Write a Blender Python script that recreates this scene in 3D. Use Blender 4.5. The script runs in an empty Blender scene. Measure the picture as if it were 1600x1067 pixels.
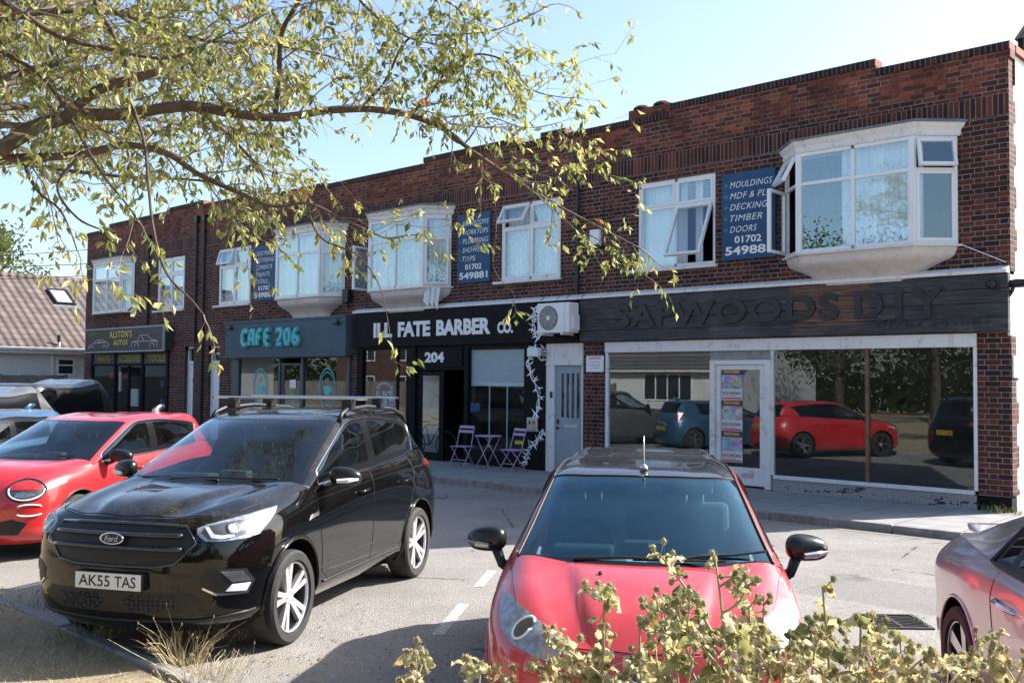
import bpy, bmesh, math, random
import numpy as np
from mathutils import Vector, Matrix
from mathutils.bvhtree import BVHTree
from mathutils.geometry import delaunay_2d_cdt
random.seed(7)
sc = bpy.context.scene
COL = sc.collection
R = math.radians
# ---------------------------------------------------------------- camera
def cam_basis(yaw, p, r):
    cy, sy, cp, sp, cr, sr = math.cos(yaw), math.sin(yaw), math.cos(p), math.sin(p), math.cos(r), math.sin(r)
    fwd = Vector((sy*cp, cy*cp, sp)); right = Vector((cy, -sy, 0)); up = right.cross(fwd)
    return cr*right+sr*up, cr*up-sr*right, fwd
CR, CU, CF = cam_basis(R(-43.06), R(2.27), R(0.524))
cam_d = bpy.data.cameras.new('camera'); cam = bpy.data.objects.new('camera', cam_d); COL.objects.link(cam)
cam_d.sensor_width = 36; cam_d.lens = 36*1555/1600; cam_d.clip_start = 0.05; cam_d.clip_end = 3000
cam.matrix_world = Matrix(((CR.x, CU.x, -CF.x, 0), (CR.y, CU.y, -CF.y, 0), (CR.z, CU.z, -CF.z, 2.0), (0, 0, 0, 1)))
sc.camera = cam
# ---------------------------------------------------------------- light
SUN_AZ, SUN_EL = R(27), R(36)          # azimuth from +Y towards +X
w = bpy.data.worlds.new('World'); sc.world = w; w.use_nodes = True
bg = w.node_tree.nodes['Background']
sky = w.node_tree.nodes.new('ShaderNodeTexSky'); sky.sky_type = 'NISHITA'; sky.sun_disc = False
sky.sun_elevation = SUN_EL; sky.sun_rotation = SUN_AZ; sky.air_density = 1.0; sky.dust_density = 1.7; sky.ozone_density = 1.6
w.node_tree.links.new(sky.outputs[0], bg.inputs[0]); bg.inputs[1].default_value = 0.11
sd = bpy.data.lights.new('sun', 'SUN'); sd.energy = 4.6; sd.angle = R(0.5); sd.color = (1, .965, .91)
sun = bpy.data.objects.new('sun', sd); COL.objects.link(sun)
SD = Vector((math.sin(SUN_AZ)*math.cos(SUN_EL), math.cos(SUN_AZ)*math.cos(SUN_EL), math.sin(SUN_EL)))
sun.rotation_euler = SD.to_track_quat('Z', 'Y').to_euler(); sun.location = SD*60
sc.view_settings.view_transform = 'Standard'; sc.view_settings.look = 'None'
sc.view_settings.exposure = 1.42; sc.view_settings.gamma = 1
# ---------------------------------------------------------------- object helpers
def tag(o, label=None, cat=None, group=None, kind=None):
    if label: o['label'] = label
    if cat: o['category'] = cat
    if group: o['group'] = group
    if kind: o['kind'] = kind
    return o
def thing(name, loc=(0, 0, 0), rz=0, label=None, cat=None, group=None):
    o = bpy.data.objects.new(name, None); COL.objects.link(o); o.empty_display_size = .2
    o.location = loc; o.rotation_euler = (0, 0, rz)
    o['_m'] = 0
    del o['_m']
    return tag(o, label, cat, group)
def copy_tree(o, parent=None):
    c = o.copy(); COL.objects.link(c); c.parent = parent
    if parent is not None: c.matrix_parent_inverse = o.matrix_parent_inverse.copy()
    for ch in o.children: copy_tree(ch, c)
    return c
def wm(o):
    m = Matrix.LocRotScale(o.location, o.rotation_euler, o.scale)
    return wm(o.parent) @ o.matrix_parent_inverse @ m if o.parent else m
class MB:
    def __init__(s): s.v = []; s.f = []; s.mi = []; s.M = None
    def add(s, vs, fs, mi=0):
        b = len(s.v)
        for p in vs: s.v.append(tuple(s.M @ Vector(p)) if s.M else tuple(p))
        for f in fs: s.f.append([i+b for i in f]); s.mi.append(mi)
        return s
    def box(s, x0, x1, y0, y1, z0, z1, mi=0):
        v = [(x, y, z) for x in (x0, x1) for y in (y0, y1) for z in (z0, z1)]
        return s.add(v, [(0, 1, 3, 2), (4, 6, 7, 5), (0, 4, 5, 1), (2, 3, 7, 6), (0, 2, 6, 4), (1, 5, 7, 3)], mi)
    def prism(s, poly, ax, a, b, mi=0):
        n = len(poly)
        def P(p, t): return {'x': (t, p[0], p[1]), 'y': (p[0], t, p[1]), 'z': (p[0], p[1], t)}[ax]
        v = [P(p, a) for p in poly]+[P(p, b) for p in poly]
        return s.add(v, [tuple(range(n)), tuple(range(2*n-1, n-1, -1))]+[(i, (i+1) % n, (i+1) % n+n, i+n) for i in range(n)], mi)
    def quad(s, a, b, c, d, mi=0): return s.add([a, b, c, d], [(0, 1, 2, 3)], mi)
    def tube(s, pts, r, n=8, cap=True, mi=0, flat=1.0):
        pts = [Vector(p) for p in pts]; m = len(pts)
        rs = r if isinstance(r, (list, tuple)) else [r]*m
        vs = []; up = None
        for i, p in enumerate(pts):
            t = (pts[min(i+1, m-1)]-pts[max(i-1, 0)])
            t = t.normalized() if t.length > 1e-9 else Vector((0, 0, 1))
            if up is None:
                up = Vector((0, 0, 1)) if abs(t.z) < .9 else Vector((1, 0, 0))
            u = (up-t*up.dot(t)); u = u.normalized() if u.length > 1e-6 else t.orthogonal().normalized(); up = u
            q = t.cross(u)
            for k in range(n):
                a = 2*math.pi*k/n
                vs.append(p+(u*math.cos(a)*flat+q*math.sin(a))*rs[i])
        fs = [(i*n+k, i*n+(k+1) % n, (i+1)*n+(k+1) % n, (i+1)*n+k) for i in range(m-1) for k in range(n)]
        if cap: fs += [tuple(range(n-1, -1, -1)), tuple(range((m-1)*n, m*n))]
        return s.add(vs, fs, mi)
    def lathe(s, prof, c, ax='z', n=24, mi=0, close=False):
        c = Vector(c); vs = []
        for (r, h) in prof:
            for k in range(n):
                a = 2*math.pi*k/n; u, q = r*math.cos(a), r*math.sin(a)
                vs.append(c+Vector({'z': (u, q, h), 'x': (h, u, q), 'y': (u, h, q)}[ax]))
        m = len(prof)
        fs = [(i*n+k, i*n+(k+1) % n, (i+1)*n+(k+1) % n, (i+1)*n+k) for i in range(m-1) for k in range(n)]
        if close: fs += [((m-1)*n+k, (m-1)*n+(k+1) % n, (k+1) % n, k) for k in range(n)]
        else:
            if prof[0][0] > 1e-5: fs.append(tuple(range(n)))
            if prof[-1][0] > 1e-5: fs.append(tuple(range((m-1)*n, m*n)))
        return s.add(vs, fs, mi)
    def ball(s, c, r, n=8, m=6, sc3=(1, 1, 1), mi=0):
        c = Vector(c); vs = [c+Vector((0, 0, -r*sc3[2]))]
        for i in range(1, m):
            t = math.pi*i/m
            for k in range(n):
                a = 2*math.pi*k/n
                vs.append(c+Vector((math.sin(t)*math.cos(a)*r*sc3[0], math.sin(t)*math.sin(a)*r*sc3[1], -math.cos(t)*r*sc3[2])))
        vs.append(c+Vector((0, 0, r*sc3[2]))); L = len(vs)-1
        fs = [(0, 1+(k+1) % n, 1+k) for k in range(n)]
        fs += [(1+i*n+k, 1+i*n+(k+1) % n, 1+(i+1)*n+(k+1) % n, 1+(i+1)*n+k) for i in range(m-2) for k in range(n)]
        fs += [(1+(m-2)*n+k, 1+(m-2)*n+(k+1) % n, L) for k in range(n)]
        return s.add(vs, fs, mi)
    def build(s, name, mats, parent=None, world=False, smooth=False, bevel=0, recalc=True, merge=0, angle=None):
        me = bpy.data.meshes.new(name); me.from_pydata(s.v, [], s.f)
        mats = mats if isinstance(mats, (list, tuple)) else [mats]
        for m in mats: me.materials.append(m)
        if len(mats) > 1: me.polygons.foreach_set('material_index', s.mi)
        if recalc or merge:
            b = bmesh.new(); b.from_mesh(me)
            if merge: bmesh.ops.remove_doubles(b, verts=b.verts, dist=merge)
            if recalc: bmesh.ops.recalc_face_normals(b, faces=b.faces)
            b.to_mesh(me); b.free()
        if smooth:
            me.polygons.foreach_set('use_smooth', [True]*len(me.polygons))
            if angle: me.set_sharp_from_angle(angle=R(angle))
        me.update()
        o = bpy.data.objects.new(name, me); COL.objects.link(o)
        if parent is not None:
            o.parent = parent
            if world: o.matrix_parent_inverse = wm(parent).inverted()
        if bevel:
            bv = o.modifiers.new('bevel', 'BEVEL'); bv.width = bevel; bv.segments = 2; bv.limit_method = 'ANGLE'; bv.angle_limit = R(40)
        return o
def struct(name, mb, m, **k):
    o = mb.build(name, m, **k); o['kind'] = 'structure'; return o
def text_verts(s, shear=0, offset=0, extrude=.01, spacing=1.0, res=3):
    c = bpy.data.curves.new('t', 'FONT'); c.body = s; c.size = 1; c.shear = shear; c.offset = offset; c.extrude = 0
    c.space_character = spacing; c.resolution_u = res; c.fill_mode = 'FRONT'
    o = bpy.data.objects.new('t', c); COL.objects.link(o)
    dg = bpy.context.evaluated_depsgraph_get(); me = bpy.data.meshes.new_from_object(o.evaluated_get(dg))
    vs = np.array([v.co[:] for v in me.vertices]).reshape(-1, 3); fs = [tuple(p.vertices) for p in me.polygons]
    bpy.data.objects.remove(o); bpy.data.curves.remove(c); bpy.data.meshes.remove(me)
    mn, mx = vs.min(0), vs.max(0)
    return (vs[:, :2]-mn[:2])/(mx[:2]-mn[:2]), fs
def put_text(mb, s, fn, thick_vec=None, mi=0, **k):
    """fn maps unit (u,v) to a 3-D point; thick_vec: extrusion"""
    uv, fs = text_verts(s, **k)
    P = [Vector(fn(u, v)) for u, v in uv]
    mb.add(P, fs, mi)
    if thick_vec is not None:
        tv = Vector(thick_vec); n = len(P)
        from collections import Counter
        ec = Counter()
        for f in fs:
            for i in range(len(f)): ec[frozenset((f[i], f[(i+1) % len(f)]))] += 1
        side = []
        for f in fs:
            for i in range(len(f)):
                a, b_ = f[i], f[(i+1) % len(f)]
                if ec[frozenset((a, b_))] == 1: side.append((a, b_, b_+n, a+n))
        mb.add(P+[p+tv for p in P], side, mi)
    return mb
def rect_text(mb, s, x0, x1, z0, z1, y, thick=.012, mi=0, **k):
    return put_text(mb, s, lambda u, v: (x0+(x1-x0)*u, y, z0+(z1-z0)*v), (0, thick, 0) if thick else None, mi, **k)
# ---------------------------------------------------------------- materials
class NM:
    def __init__(s, name):
        s.m = bpy.data.materials.new(name); s.m.use_nodes = True; s.t = s.m.node_tree
        s.b = s.t.nodes['Principled BSDF']
        tc = s.t.nodes.new('ShaderNodeTexCoord'); s.obj = tc.outputs['Object']
        g = s.t.nodes.new('ShaderNodeNewGeometry'); s.pos = g.outputs['Position']; s.nrm = g.outputs['True Normal']; s.rnd = None
    def _in(s, sock, v):
        if isinstance(v, bpy.types.NodeSocket): s.t.links.new(v, sock)
        elif v is not None:
            if hasattr(sock.default_value, '__len__') and isinstance(v, (tuple, list)):
                sock.default_value = tuple(v)+((1,) if len(v) == 3 and len(sock.default_value) == 4 else ())
            else: sock.default_value = v
    def math(s, op, a, b=None, c=None):
        n = s.t.nodes.new('ShaderNodeMath'); n.operation = op
        for i, v in enumerate((a, b, c)): s._in(n.inputs[i], v)
        return n.outputs[0]
    def add(s, a, b): return s.math('ADD', a, b)
    def mul(s, a, b): return s.math('MULTIPLY', a, b)
    def lt(s, a, b): return s.math('LESS_THAN', a, b)
    def gt(s, a, b): return s.math('GREATER_THAN', a, b)
    def smooth(s, x, a, b):
        n = s.t.nodes.new('ShaderNodeMapRange'); n.interpolation_type = 'SMOOTHSTEP'; s._in(n.inputs[0], x)
        n.inputs[1].default_value = a; n.inputs[2].default_value = b; return n.outputs[0]
    def xyz(s, v):
        n = s.t.nodes.new('ShaderNodeSeparateXYZ'); s._in(n.inputs[0], v); return n.outputs
    def comb(s, x=0, y=0, z=0):
        n = s.t.nodes.new('ShaderNodeCombineXYZ')
        for i, v in enumerate((x, y, z)): s._in(n.inputs[i], v)
        return n.outputs[0]
    def scalev(s, v, k):
        n = s.t.nodes.new('ShaderNodeVectorMath'); n.operation = 'MULTIPLY'; s._in(n.inputs[0], v); n.inputs[1].default_value = k; return n.outputs[0]
    def noise(s, v, scale, detail=4, rough=.55, dist=0):
        n = s.t.nodes.new('ShaderNodeTexNoise'); s._in(n.inputs['Vector'], v); n.inputs['Scale'].default_value = scale
        n.inputs['Detail'].default_value = detail; n.inputs['Roughness'].default_value = rough; n.inputs['Distortion'].default_value = dist
        return n.outputs['Fac']
    def voro(s, v, scale, feature='F1', out='Distance'):
        n = s.t.nodes.new('ShaderNodeTexVoronoi'); n.feature = feature; s._in(n.inputs['Vector'], v); n.inputs['Scale'].default_value = scale
        return n.outputs[out]
    def white(s, v, out='Value'):
        n = s.t.nodes.new('ShaderNodeTexWhiteNoise'); n.noise_dimensions = '3D'; s._in(n.inputs['Vector'], v); return n.outputs[out]
    def ramp(s, f, stops, const=False):
        n = s.t.nodes.new('ShaderNodeValToRGB'); s._in(n.inputs[0], f); e = n.color_ramp.elements
        if const: n.color_ramp.interpolation = 'CONSTANT'
        while len(e) < len(stops): e.new(0.5)
        for i, (p, c) in enumerate(stops):
            e[i].position = p; c = (c, c, c) if isinstance(c, (int, float)) else c; e[i].color = (c[0], c[1], c[2], 1)
        return n.outputs[0]
    def mix(s, f, a, b, blend='MIX'):
        n = s.t.nodes.new('ShaderNodeMix'); n.data_type = 'RGBA'; n.blend_type = blend
        s._in(n.inputs[0], f); s._in(n.inputs[6], a); s._in(n.inputs[7], b); return n.outputs[2]
    def bump(s, h, strength=.4, dist=.01):
        n = s.t.nodes.new('ShaderNodeBump'); s._in(n.inputs['Height'], h); n.inputs['Strength'].default_value = strength; n.inputs['Distance'].default_value = dist
        s.t.links.new(n.outputs[0], s.b.inputs['Normal']); return n.outputs[0]
    def set(s, **k):
        for a, v in k.items():
            nm = {'col': 'Base Color', 'rough': 'Roughness', 'metal': 'Metallic', 'coat': 'Coat Weight', 'coatr': 'Coat Roughness', 'spec': 'Specular IOR Level',
                  'trans': 'Transmission Weight', 'ior': 'IOR', 'alpha': 'Alpha', 'sheen': 'Sheen Weight', 'emc': 'Emission Color', 'ems': 'Emission Strength', 'sss': 'Subsurface Weight'}[a]
            s._in(s.b.inputs[nm], v)
        return s.m
def simple(name, col, rough=.5, metal=0, var=.12, vs=6, coat=0, bump=0, bs=60, spec=.5, coord='obj'):
    n = NM(name); v = n.obj if coord == 'obj' else n.pos
    f = n.noise(v, vs, 5, .6)
    c = n.ramp(f, [(.3, tuple(x*(1-var) for x in col)), (.7, tuple(min(1, x*(1+var)) for x in col))])
    r = n.math('MULTIPLY_ADD', n.noise(v, vs*3, 3), .2*rough, rough*.9)
    if bump: n.bump(n.noise(v, bs, 4), bump, .004)
    return n.set(col=c, rough=r, metal=metal, coat=coat, spec=spec)
def glassy(name, tint=(.9, .95, .95), ior=1.5, rough=.0, dirt=.0, dcol=(.6, .6, .55), boost=1.0, gcol=(1, 1, 1)):
    n = NM(name); t = n.t; out = t.nodes['Material Output']
    dt = t.nodes.new('ShaderNodeVectorMath'); dt.operation = 'DOT_PRODUCT'; ge = t.nodes.new('ShaderNodeNewGeometry')
    t.links.new(ge.outputs['Incoming'], dt.inputs[0]); t.links.new(ge.outputs['Normal'], dt.inputs[1]); f0 = ((ior-1)/(ior+1))**2
    sch = n.math('MULTIPLY_ADD', n.math('POWER', n.math('SUBTRACT', 1, n.math('MINIMUM', n.math('ABSOLUTE', dt.outputs['Value']), 1)), 5), 1-f0, f0)
    tr = t.nodes.new('ShaderNodeBsdfTransparent'); tr.inputs[0].default_value = (*tint, 1)
    gl = t.nodes.new('ShaderNodeBsdfGlossy'); gl.inputs['Roughness'].default_value = rough; gl.inputs[0].default_value = (*gcol, 1)
    mx = t.nodes.new('ShaderNodeMixShader'); f = n.math('MULTIPLY', sch, boost)
    t.links.new(n.math('MINIMUM', f, 1.0), mx.inputs[0]); t.links.new(tr.outputs[0], mx.inputs[1]); t.links.new(gl.outputs[0], mx.inputs[2])
    last = mx
    if dirt:
        df = t.nodes.new('ShaderNodeBsdfDiffuse'); df.inputs[0].default_value = (*dcol, 1)
        m2 = t.nodes.new('ShaderNodeMixShader')
        d = n.mul(n.smooth(n.noise(n.obj, 3, 6, .7), .3, .8), dirt)
        t.links.new(d, m2.inputs[0]); t.links.new(mx.outputs[0], m2.inputs[1]); t.links.new(df.outputs[0], m2.inputs[2]); last = m2
    t.links.new(last.outputs[0], out.inputs[0]); t.nodes.remove(n.b)
    return n.m
def paint(name, col, rough=.35, metal=0, dust=.15, dustc=(.35, .32, .28), flake=0):
    n = NM(name); x = n.xyz(n.nrm)
    up = n.smooth(x[2], .2, 1.0)
    d = n.mul(n.mul(n.add(up, .15), n.smooth(n.noise(n.obj, 5, 8, .75), .25, .85)), dust)
    sp = n.mul(n.gt(n.noise(n.obj, 90, 2), .68), n.mul(up, dust*1.2)); d = n.math('MINIMUM', n.add(d, sp), 1.0)
    c = n.mix(d, col, dustc)
    return n.set(col=c, rough=n.math('MULTIPLY_ADD', d, .5, rough), metal=metal, coat=1.0, coatr=n.math('MULTIPLY_ADD', d, .5, .03))
M = {}
def brick_mat(name, hue=1.0):
    n = NM(name); p = n.xyz(n.pos); nx = n.math('ABSOLUTE', n.xyz(n.nrm)[0])
    side = n.gt(nx, .5); u0 = n.add(n.mul(p[0], n.math('SUBTRACT', 1, side)), n.mul(p[1], side)); z = p[2]
    # soldier band or coping: stand the bricks up
    sol = n.mul(n.gt(z, 6.13), n.lt(z, 6.46)); sol = n.mul(sol, n.math('SUBTRACT', 1, side))
    h, P, S, mt = .0825, .365, .243, .0085
    row = n.math('FLOOR', n.math('DIVIDE', z, h)); fz = n.math('SUBTRACT', z, n.mul(row, h))
    off = n.mul(n.math('MODULO', row, 2), P/2)
    uu = n.add(n.add(u0, off), n.add(400*P, n.mul(n.white(n.comb(row, 3, 7)), .012)))
    cell = n.math('FLOOR', n.math('DIVIDE', uu, P)); fu = n.math('SUBTRACT', uu, n.mul(cell, P))
    ish = n.gt(fu, S); wdt = n.add(S, n.mul(ish, P-2*S)); fx = n.math('SUBTRACT', fu, n.mul(ish, S))
    d = n.math('MINIMUM', n.math('MINIMUM', fx, n.math('SUBTRACT', wdt, fx)), n.math('MINIMUM', fz, n.math('SUBTRACT', h, fz)))
    # soldier
    sc_ = n.math('FLOOR', n.math('DIVIDE', n.add(u0, 100), h)); fs = n.math('SUBTRACT', n.add(u0, 100), n.mul(sc_, h))
    ds = n.math('MINIMUM', n.math('MINIMUM', fs, n.math('SUBTRACT', h, fs)), n.math('MINIMUM', n.math('SUBTRACT', z, 6.13), n.math('SUBTRACT', 6.46, z)))
    d = n.add(n.mul(d, n.math('SUBTRACT', 1, sol)), n.mul(ds, sol))
    d = n.add(d, n.mul(n.math('SUBTRACT', n.noise(n.pos, 45, 3), .5), .006))
    idv = n.comb(n.add(n.add(n.mul(cell, 2), ish), n.mul(sol, n.add(sc_, 1000))), n.add(row, n.mul(sol, 77)), 1)
    idv = n.comb(n.add(n.mul(n.add(n.mul(cell, 2), ish), n.math('SUBTRACT', 1, sol)), n.mul(sc_, sol)), n.mul(row, n.math('SUBTRACT', 1, sol)), sol)
    r1 = n.white(idv)
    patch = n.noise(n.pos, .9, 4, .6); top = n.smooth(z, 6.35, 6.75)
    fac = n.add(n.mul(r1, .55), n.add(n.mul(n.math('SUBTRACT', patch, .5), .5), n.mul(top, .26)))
    col = n.ramp(fac, [(.05, (.028, .012, .011)), (.3, (.066, .022, .015)), (.5, (.105, .033, .020)), (.7, (.165, .050, .027)), (.92, (.29, .09, .04))])
    grain = n.noise(n.pos, 160, 4, .7); col = n.mix(.35, col, n.ramp(grain, [(.3, 0.25), (.7, .9)]), 'OVERLAY')
    soot = n.smooth(n.noise(n.scalev(n.pos, (2.2, 2.2, .5)), 1, 5, .65), .5, .75); col = n.mix(n.mul(soot, .35), col, (.018, .013, .013))
    # mortar: paler below, darker in the parapet patches
    mc = n.ramp(n.noise(n.pos, 2.2, 5, .7), [(.3, (.15, .115, .11)), (.6, (.29, .25, .245))])
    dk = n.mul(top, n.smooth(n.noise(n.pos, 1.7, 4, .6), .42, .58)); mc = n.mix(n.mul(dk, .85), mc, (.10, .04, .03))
    mor = n.math('SUBTRACT', 1, n.smooth(d, mt*.5, mt*.72))
    c = n.mix(mor, col, mc)
    n.bump(n.add(n.mul(n.math('SUBTRACT', 1, mor), 1), n.mul(grain, .25)), .6, .006)
    return n.set(col=c, rough=.85, spec=.3)
def coping_mat():
    n = NM('coping_brick'); p = n.xyz(n.pos); nx = n.gt(n.math('ABSOLUTE', n.xyz(n.nrm)[0]), .5)
    u = n.add(n.mul(p[0], n.math('SUBTRACT', 1, nx)), n.mul(p[1], nx)); u = n.add(u, 100)
    c_ = n.math('FLOOR', n.math('DIVIDE', u, .083)); f = n.math('SUBTRACT', u, n.mul(c_, .083))
    d = n.math('MINIMUM', f, n.math('SUBTRACT', .083, f)); d = n.add(d, n.mul(n.noise(n.pos, 40), .004))
    col = n.ramp(n.add(n.mul(n.white(n.comb(c_, 1, 1)), .6), n.mul(n.noise(n.pos, 3, 5, .7), .4)), [(.2, (.016, .012, .013)), (.6, (.035, .02, .018)), (.9, (.10, .035, .025))])
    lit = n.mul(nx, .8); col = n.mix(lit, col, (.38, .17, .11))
    mor = n.math('SUBTRACT', 1, n.smooth(d, .005, .009)); c = n.mix(n.mul(mor, .8), col, (.22, .19, .18))
    n.bump(n.math('SUBTRACT', 1, mor), .5, .006)
    return n.set(col=c, rough=.9, spec=.3)
def mk_materials():
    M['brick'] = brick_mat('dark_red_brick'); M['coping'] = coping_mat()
    # pier brick in sun
    M['upvc'] = simple('white_upvc', (.74, .76, .78), .3, var=.04, vs=3)
    n = NM('aged_white_paint'); f = n.noise(n.pos, 5, 8, .75); st = n.noise(n.scalev(n.pos, (9, 9, 1.2)), 1, 5, .7)
    c = n.mix(n.smooth(f, .52, .72), (.70, .70, .69), (.42, .38, .34)); c = n.mix(n.mul(n.smooth(st, .55, .75), .5), c, (.30, .27, .25))
    n.bump(f, .3, .004); M['oldwhite'] = n.set(col=c, rough=.6)
    n = NM('painted_render'); f = n.noise(n.pos, 3, 8, .7); st = n.noise(n.scalev(n.pos, (5, 5, .7)), 1, 6, .7)
    c = n.mix(n.smooth(f, .4, .75), (.62, .58, .55), (.50, .46, .43)); c = n.mix(n.mul(n.smooth(st, .52, .8), .4), c, (.30, .26, .24))
    n.bump(n.noise(n.pos, 90, 4), .12, .003); M['render'] = n.set(col=c, rough=.8)
    M['lead'] = simple('lead_flashing', (.13, .15, .17), .55, var=.3, vs=4, coord='pos')
    M['glass'] = glassy('window_glass', (.95, .98, .98), 1.52, dirt=.02, boost=2.9, gcol=(.80, .93, 1.0))
    M['shopglass'] = glassy('shop_glass', (.92, .95, .95), 1.5, dirt=.015, boost=1.35, gcol=(.92, .97, 1.0))
    n = NM('net_curtain'); x = n.xyz(n.pos); wv = n.noise(n.comb(n.add(n.mul(x[0], 14), n.mul(x[1], 5)), n.mul(x[2], .4), 0), 1, 3, .6)
    c = n.ramp(wv, [(.3, (.55, .63, .68)), (.65, (.78, .84, .87))]); n.bump(wv, .5, .03); M['curtain'] = n.set(col=c, rough=.95)
    n = NM('lace_curtain'); wv = n.noise(n.comb(n.mul(x[0], 1), 0, 0), 8, 2); v = n.voro(n.scalev(n.pos, (1, 1, .5)), 22); wz = n.noise(n.scalev(n.pos, (12, 12, .8)), 1, 4, .7)
    c = n.mix(n.smooth(v, .2, .5), (.34, .44, .50), (.66, .76, .82)); c = n.mix(.5, c, n.ramp(wz, [(.35, (.35, .4, .44)), (.65, (.8, .84, .86))])); M['lace'] = n.set(col=c, rough=.95)
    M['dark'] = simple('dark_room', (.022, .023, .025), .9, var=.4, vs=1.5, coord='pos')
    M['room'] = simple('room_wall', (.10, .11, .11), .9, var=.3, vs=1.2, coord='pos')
    M['blackpaint'] = simple('black_painted_board', (.0045, .0055, .007), .6, var=.3, vs=3, spec=.15, coord='pos')
    M['blackplastic'] = simple('black_plastic', (.012, .012, .013), .45, var=.2)
    M['trim'] = simple('satin_black_trim', (.010, .010, .011), .5, var=.2)
    M['rubber'] = simple('tyre_rubber', (.028, .027, .026), .8, var=.25, vs=14, bump=.2)
    M['chrome'] = simple('chrome', (.75, .76, .78), .12, 1, var=.04)
    M['silver'] = simple('brushed_alloy', (.62, .62, .63), .28, 1, var=.08)
    M['rimsilver'] = simple('machined_rim', (.82, .82, .83), .33, .75, var=.08)
    M['darkalloy'] = simple('dark_alloy', (.05, .05, .055), .35, .6, var=.1)
    M['whiteletter'] = simple('white_letter', (.78, .79, .80), .5, var=.05)
    M['signblue'] = simple('sign_blue', (.018, .070, .165), .5, spec=.3, var=.10, vs=2.5, coord='pos')
    M['signgreen'] = simple('sign_green', (.0, .20, .14), .5)
    M['yellow'] = simple('yellow_letter', (.62, .50, .06), .5)
    M['cafe'] = simple('cafe_board', (.060, .105, .132), .55, spec=.25, var=.12, vs=1.6, coord='pos')
    M['teal'] = simple('teal_letter', (.10, .50, .52), .45, var=.06)
    M['cafeframe'] = simple('cafe_frame', (.06, .085, .095), .5, coord='pos')
    M['greydoor'] = simple('blue_grey_door', (.26, .32, .36), .45, var=.08, coord='pos')
    M['lilac'] = simple('lilac_metal', (.46, .33, .50), .4, var=.06)
    M['alsign'] = simple('autos_board', (.045, .047, .052), .5, var=.15, coord='pos')
    M['brownwood'] = simple('brown_mullion', (.16, .085, .055), .6, var=.3, vs=8, coord='pos')
    M['blind'] = simple('roller_blind', (.50, .60, .66), .8, var=.06, coord='pos')
    M['concrete'] = simple('concrete', (.26, .25, .235), .9, var=.25, vs=5, bump=.3, coord='pos')
    # charred boards
    n = NM('charred_timber'); x = n.xyz(n.pos); b = n.math('FLOOR', n.math('DIVIDE', n.math('SUBTRACT', x[2], 2.82), .232))
    jt = n.math('FLOOR', n.math('DIVIDE', n.add(x[0], n.mul(n.white(n.comb(b, 2, 5)), 3.1)), 2.35))
    g = n.noise(n.comb(n.mul(x[0], 2.2), n.mul(x[2], 42), n.mul(b, 9)), 1, 7, .7, .6)
    k = n.noise(n.comb(n.add(n.mul(x[0], .55), n.mul(b, 3.7)), n.mul(x[2], 1.3), jt), 1.6, 4, .6)
    ch = n.ramp(n.add(n.mul(g, .7), n.mul(k, .3)), [(.36, (.009, .0095, .011)), (.52, (.044, .046, .05)), (.68, (.13, .13, .13))])
    br = n.ramp(n.add(g, 0), [(.35, (.04, .02, .014)), (.5, (.12, .06, .04)), (.68, (.27, .17, .125))])
    ctr = n.math('SUBTRACT', 1, n.smooth(n.math('ABSOLUTE', n.add(x[0], 7.55)), .25, 1.25))
    ms = n.smooth(n.add(n.mul(ctr, .75), n.mul(n.math('SUBTRACT', k, .5), 1.1)), .3, .62)
    low = n.smooth(x[2], 2.95, 3.05); c = n.mix(n.mul(n.mul(ms, .9), n.add(.3, n.mul(low, .7))), ch, br)
    n.bump(g, .5, .01); M['char'] = n.set(col=c, rough=.75)
    M['charletter'] = simple('black_sign_letter', (.012, .014, .018), .5, var=.3, coord='pos')
    # mosaic stall riser
    n = NM('mosaic_tile'); x = n.xyz(n.pos); s_ = .026
    ix = n.math('FLOOR', n.math('DIVIDE', n.add(x[0], 50), s_)); iz = n.math('FLOOR', n.math('DIVIDE', x[2], s_))
    fx = n.math('SUBTRACT', n.math('DIVIDE', n.add(x[0], 50), s_), ix); fz = n.math('SUBTRACT', n.math('DIVIDE', x[2], s_), iz)
    d = n.math('MINIMUM', n.math('MINIMUM', fx, n.math('SUBTRACT', 1, fx)), n.math('MINIMUM', fz, n.math('SUBTRACT', 1, fz)))
    gone = n.gt(n.add(n.noise(n.scalev(n.pos, (1, 1, 3)), 2.2, 6, .7), n.mul(n.white(n.comb(ix, iz, 0)), .10)), .65)
    c = n.mix(n.white(n.comb(ix, iz, 2)), (.36, .37, .37), (.46, .47, .47)); c = n.mix(n.lt(d, .12), c, (.10, .10, .10)); c = n.mix(gone, c, (.02, .02, .02))
    n.bump(n.math('SUBTRACT', n.smooth(d, .05, .2), gone), .4, .003); M['mosaic'] = n.set(col=c, rough=.5)
mk_materials()
# ================================================================ terrace of shops
Y0 = 16.07
def T(x, y, z, rz=0): return Matrix.Translation((x, y, z)) @ Matrix.Rotation(rz, 4, 'Z')
def wall_holes(mb, x0, x1, z0, z1, holes, y, rev=.12, back=None):
    xs = sorted({x0, x1, *[min(max(v, x0), x1) for h in holes for v in h[:2]]}); zs = sorted({z0, z1, *[min(max(v, z0), z1) for h in holes for v in h[2:]]})
    for a, b in zip(xs, xs[1:]):
        for c, d in zip(zs, zs[1:]):
            mx, mz = (a+b)/2, (c+d)/2
            if any(h[0] < mx < h[1] and h[2] < mz < h[3] for h in holes): continue
            mb.quad((a, y, c), (b, y, c), (b, y, d), (a, y, d))
    for (a, b, c, d) in holes:
        for p, q in (((a, c), (a, d)), ((b, d), (b, c)), ((b, c), (a, c)), ((a, d), (b, d))):
            mb.quad((p[0], y, p[1]), (q[0], y, q[1]), (q[0], y+rev, q[1]), (p[0], y+rev, p[1]))
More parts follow.
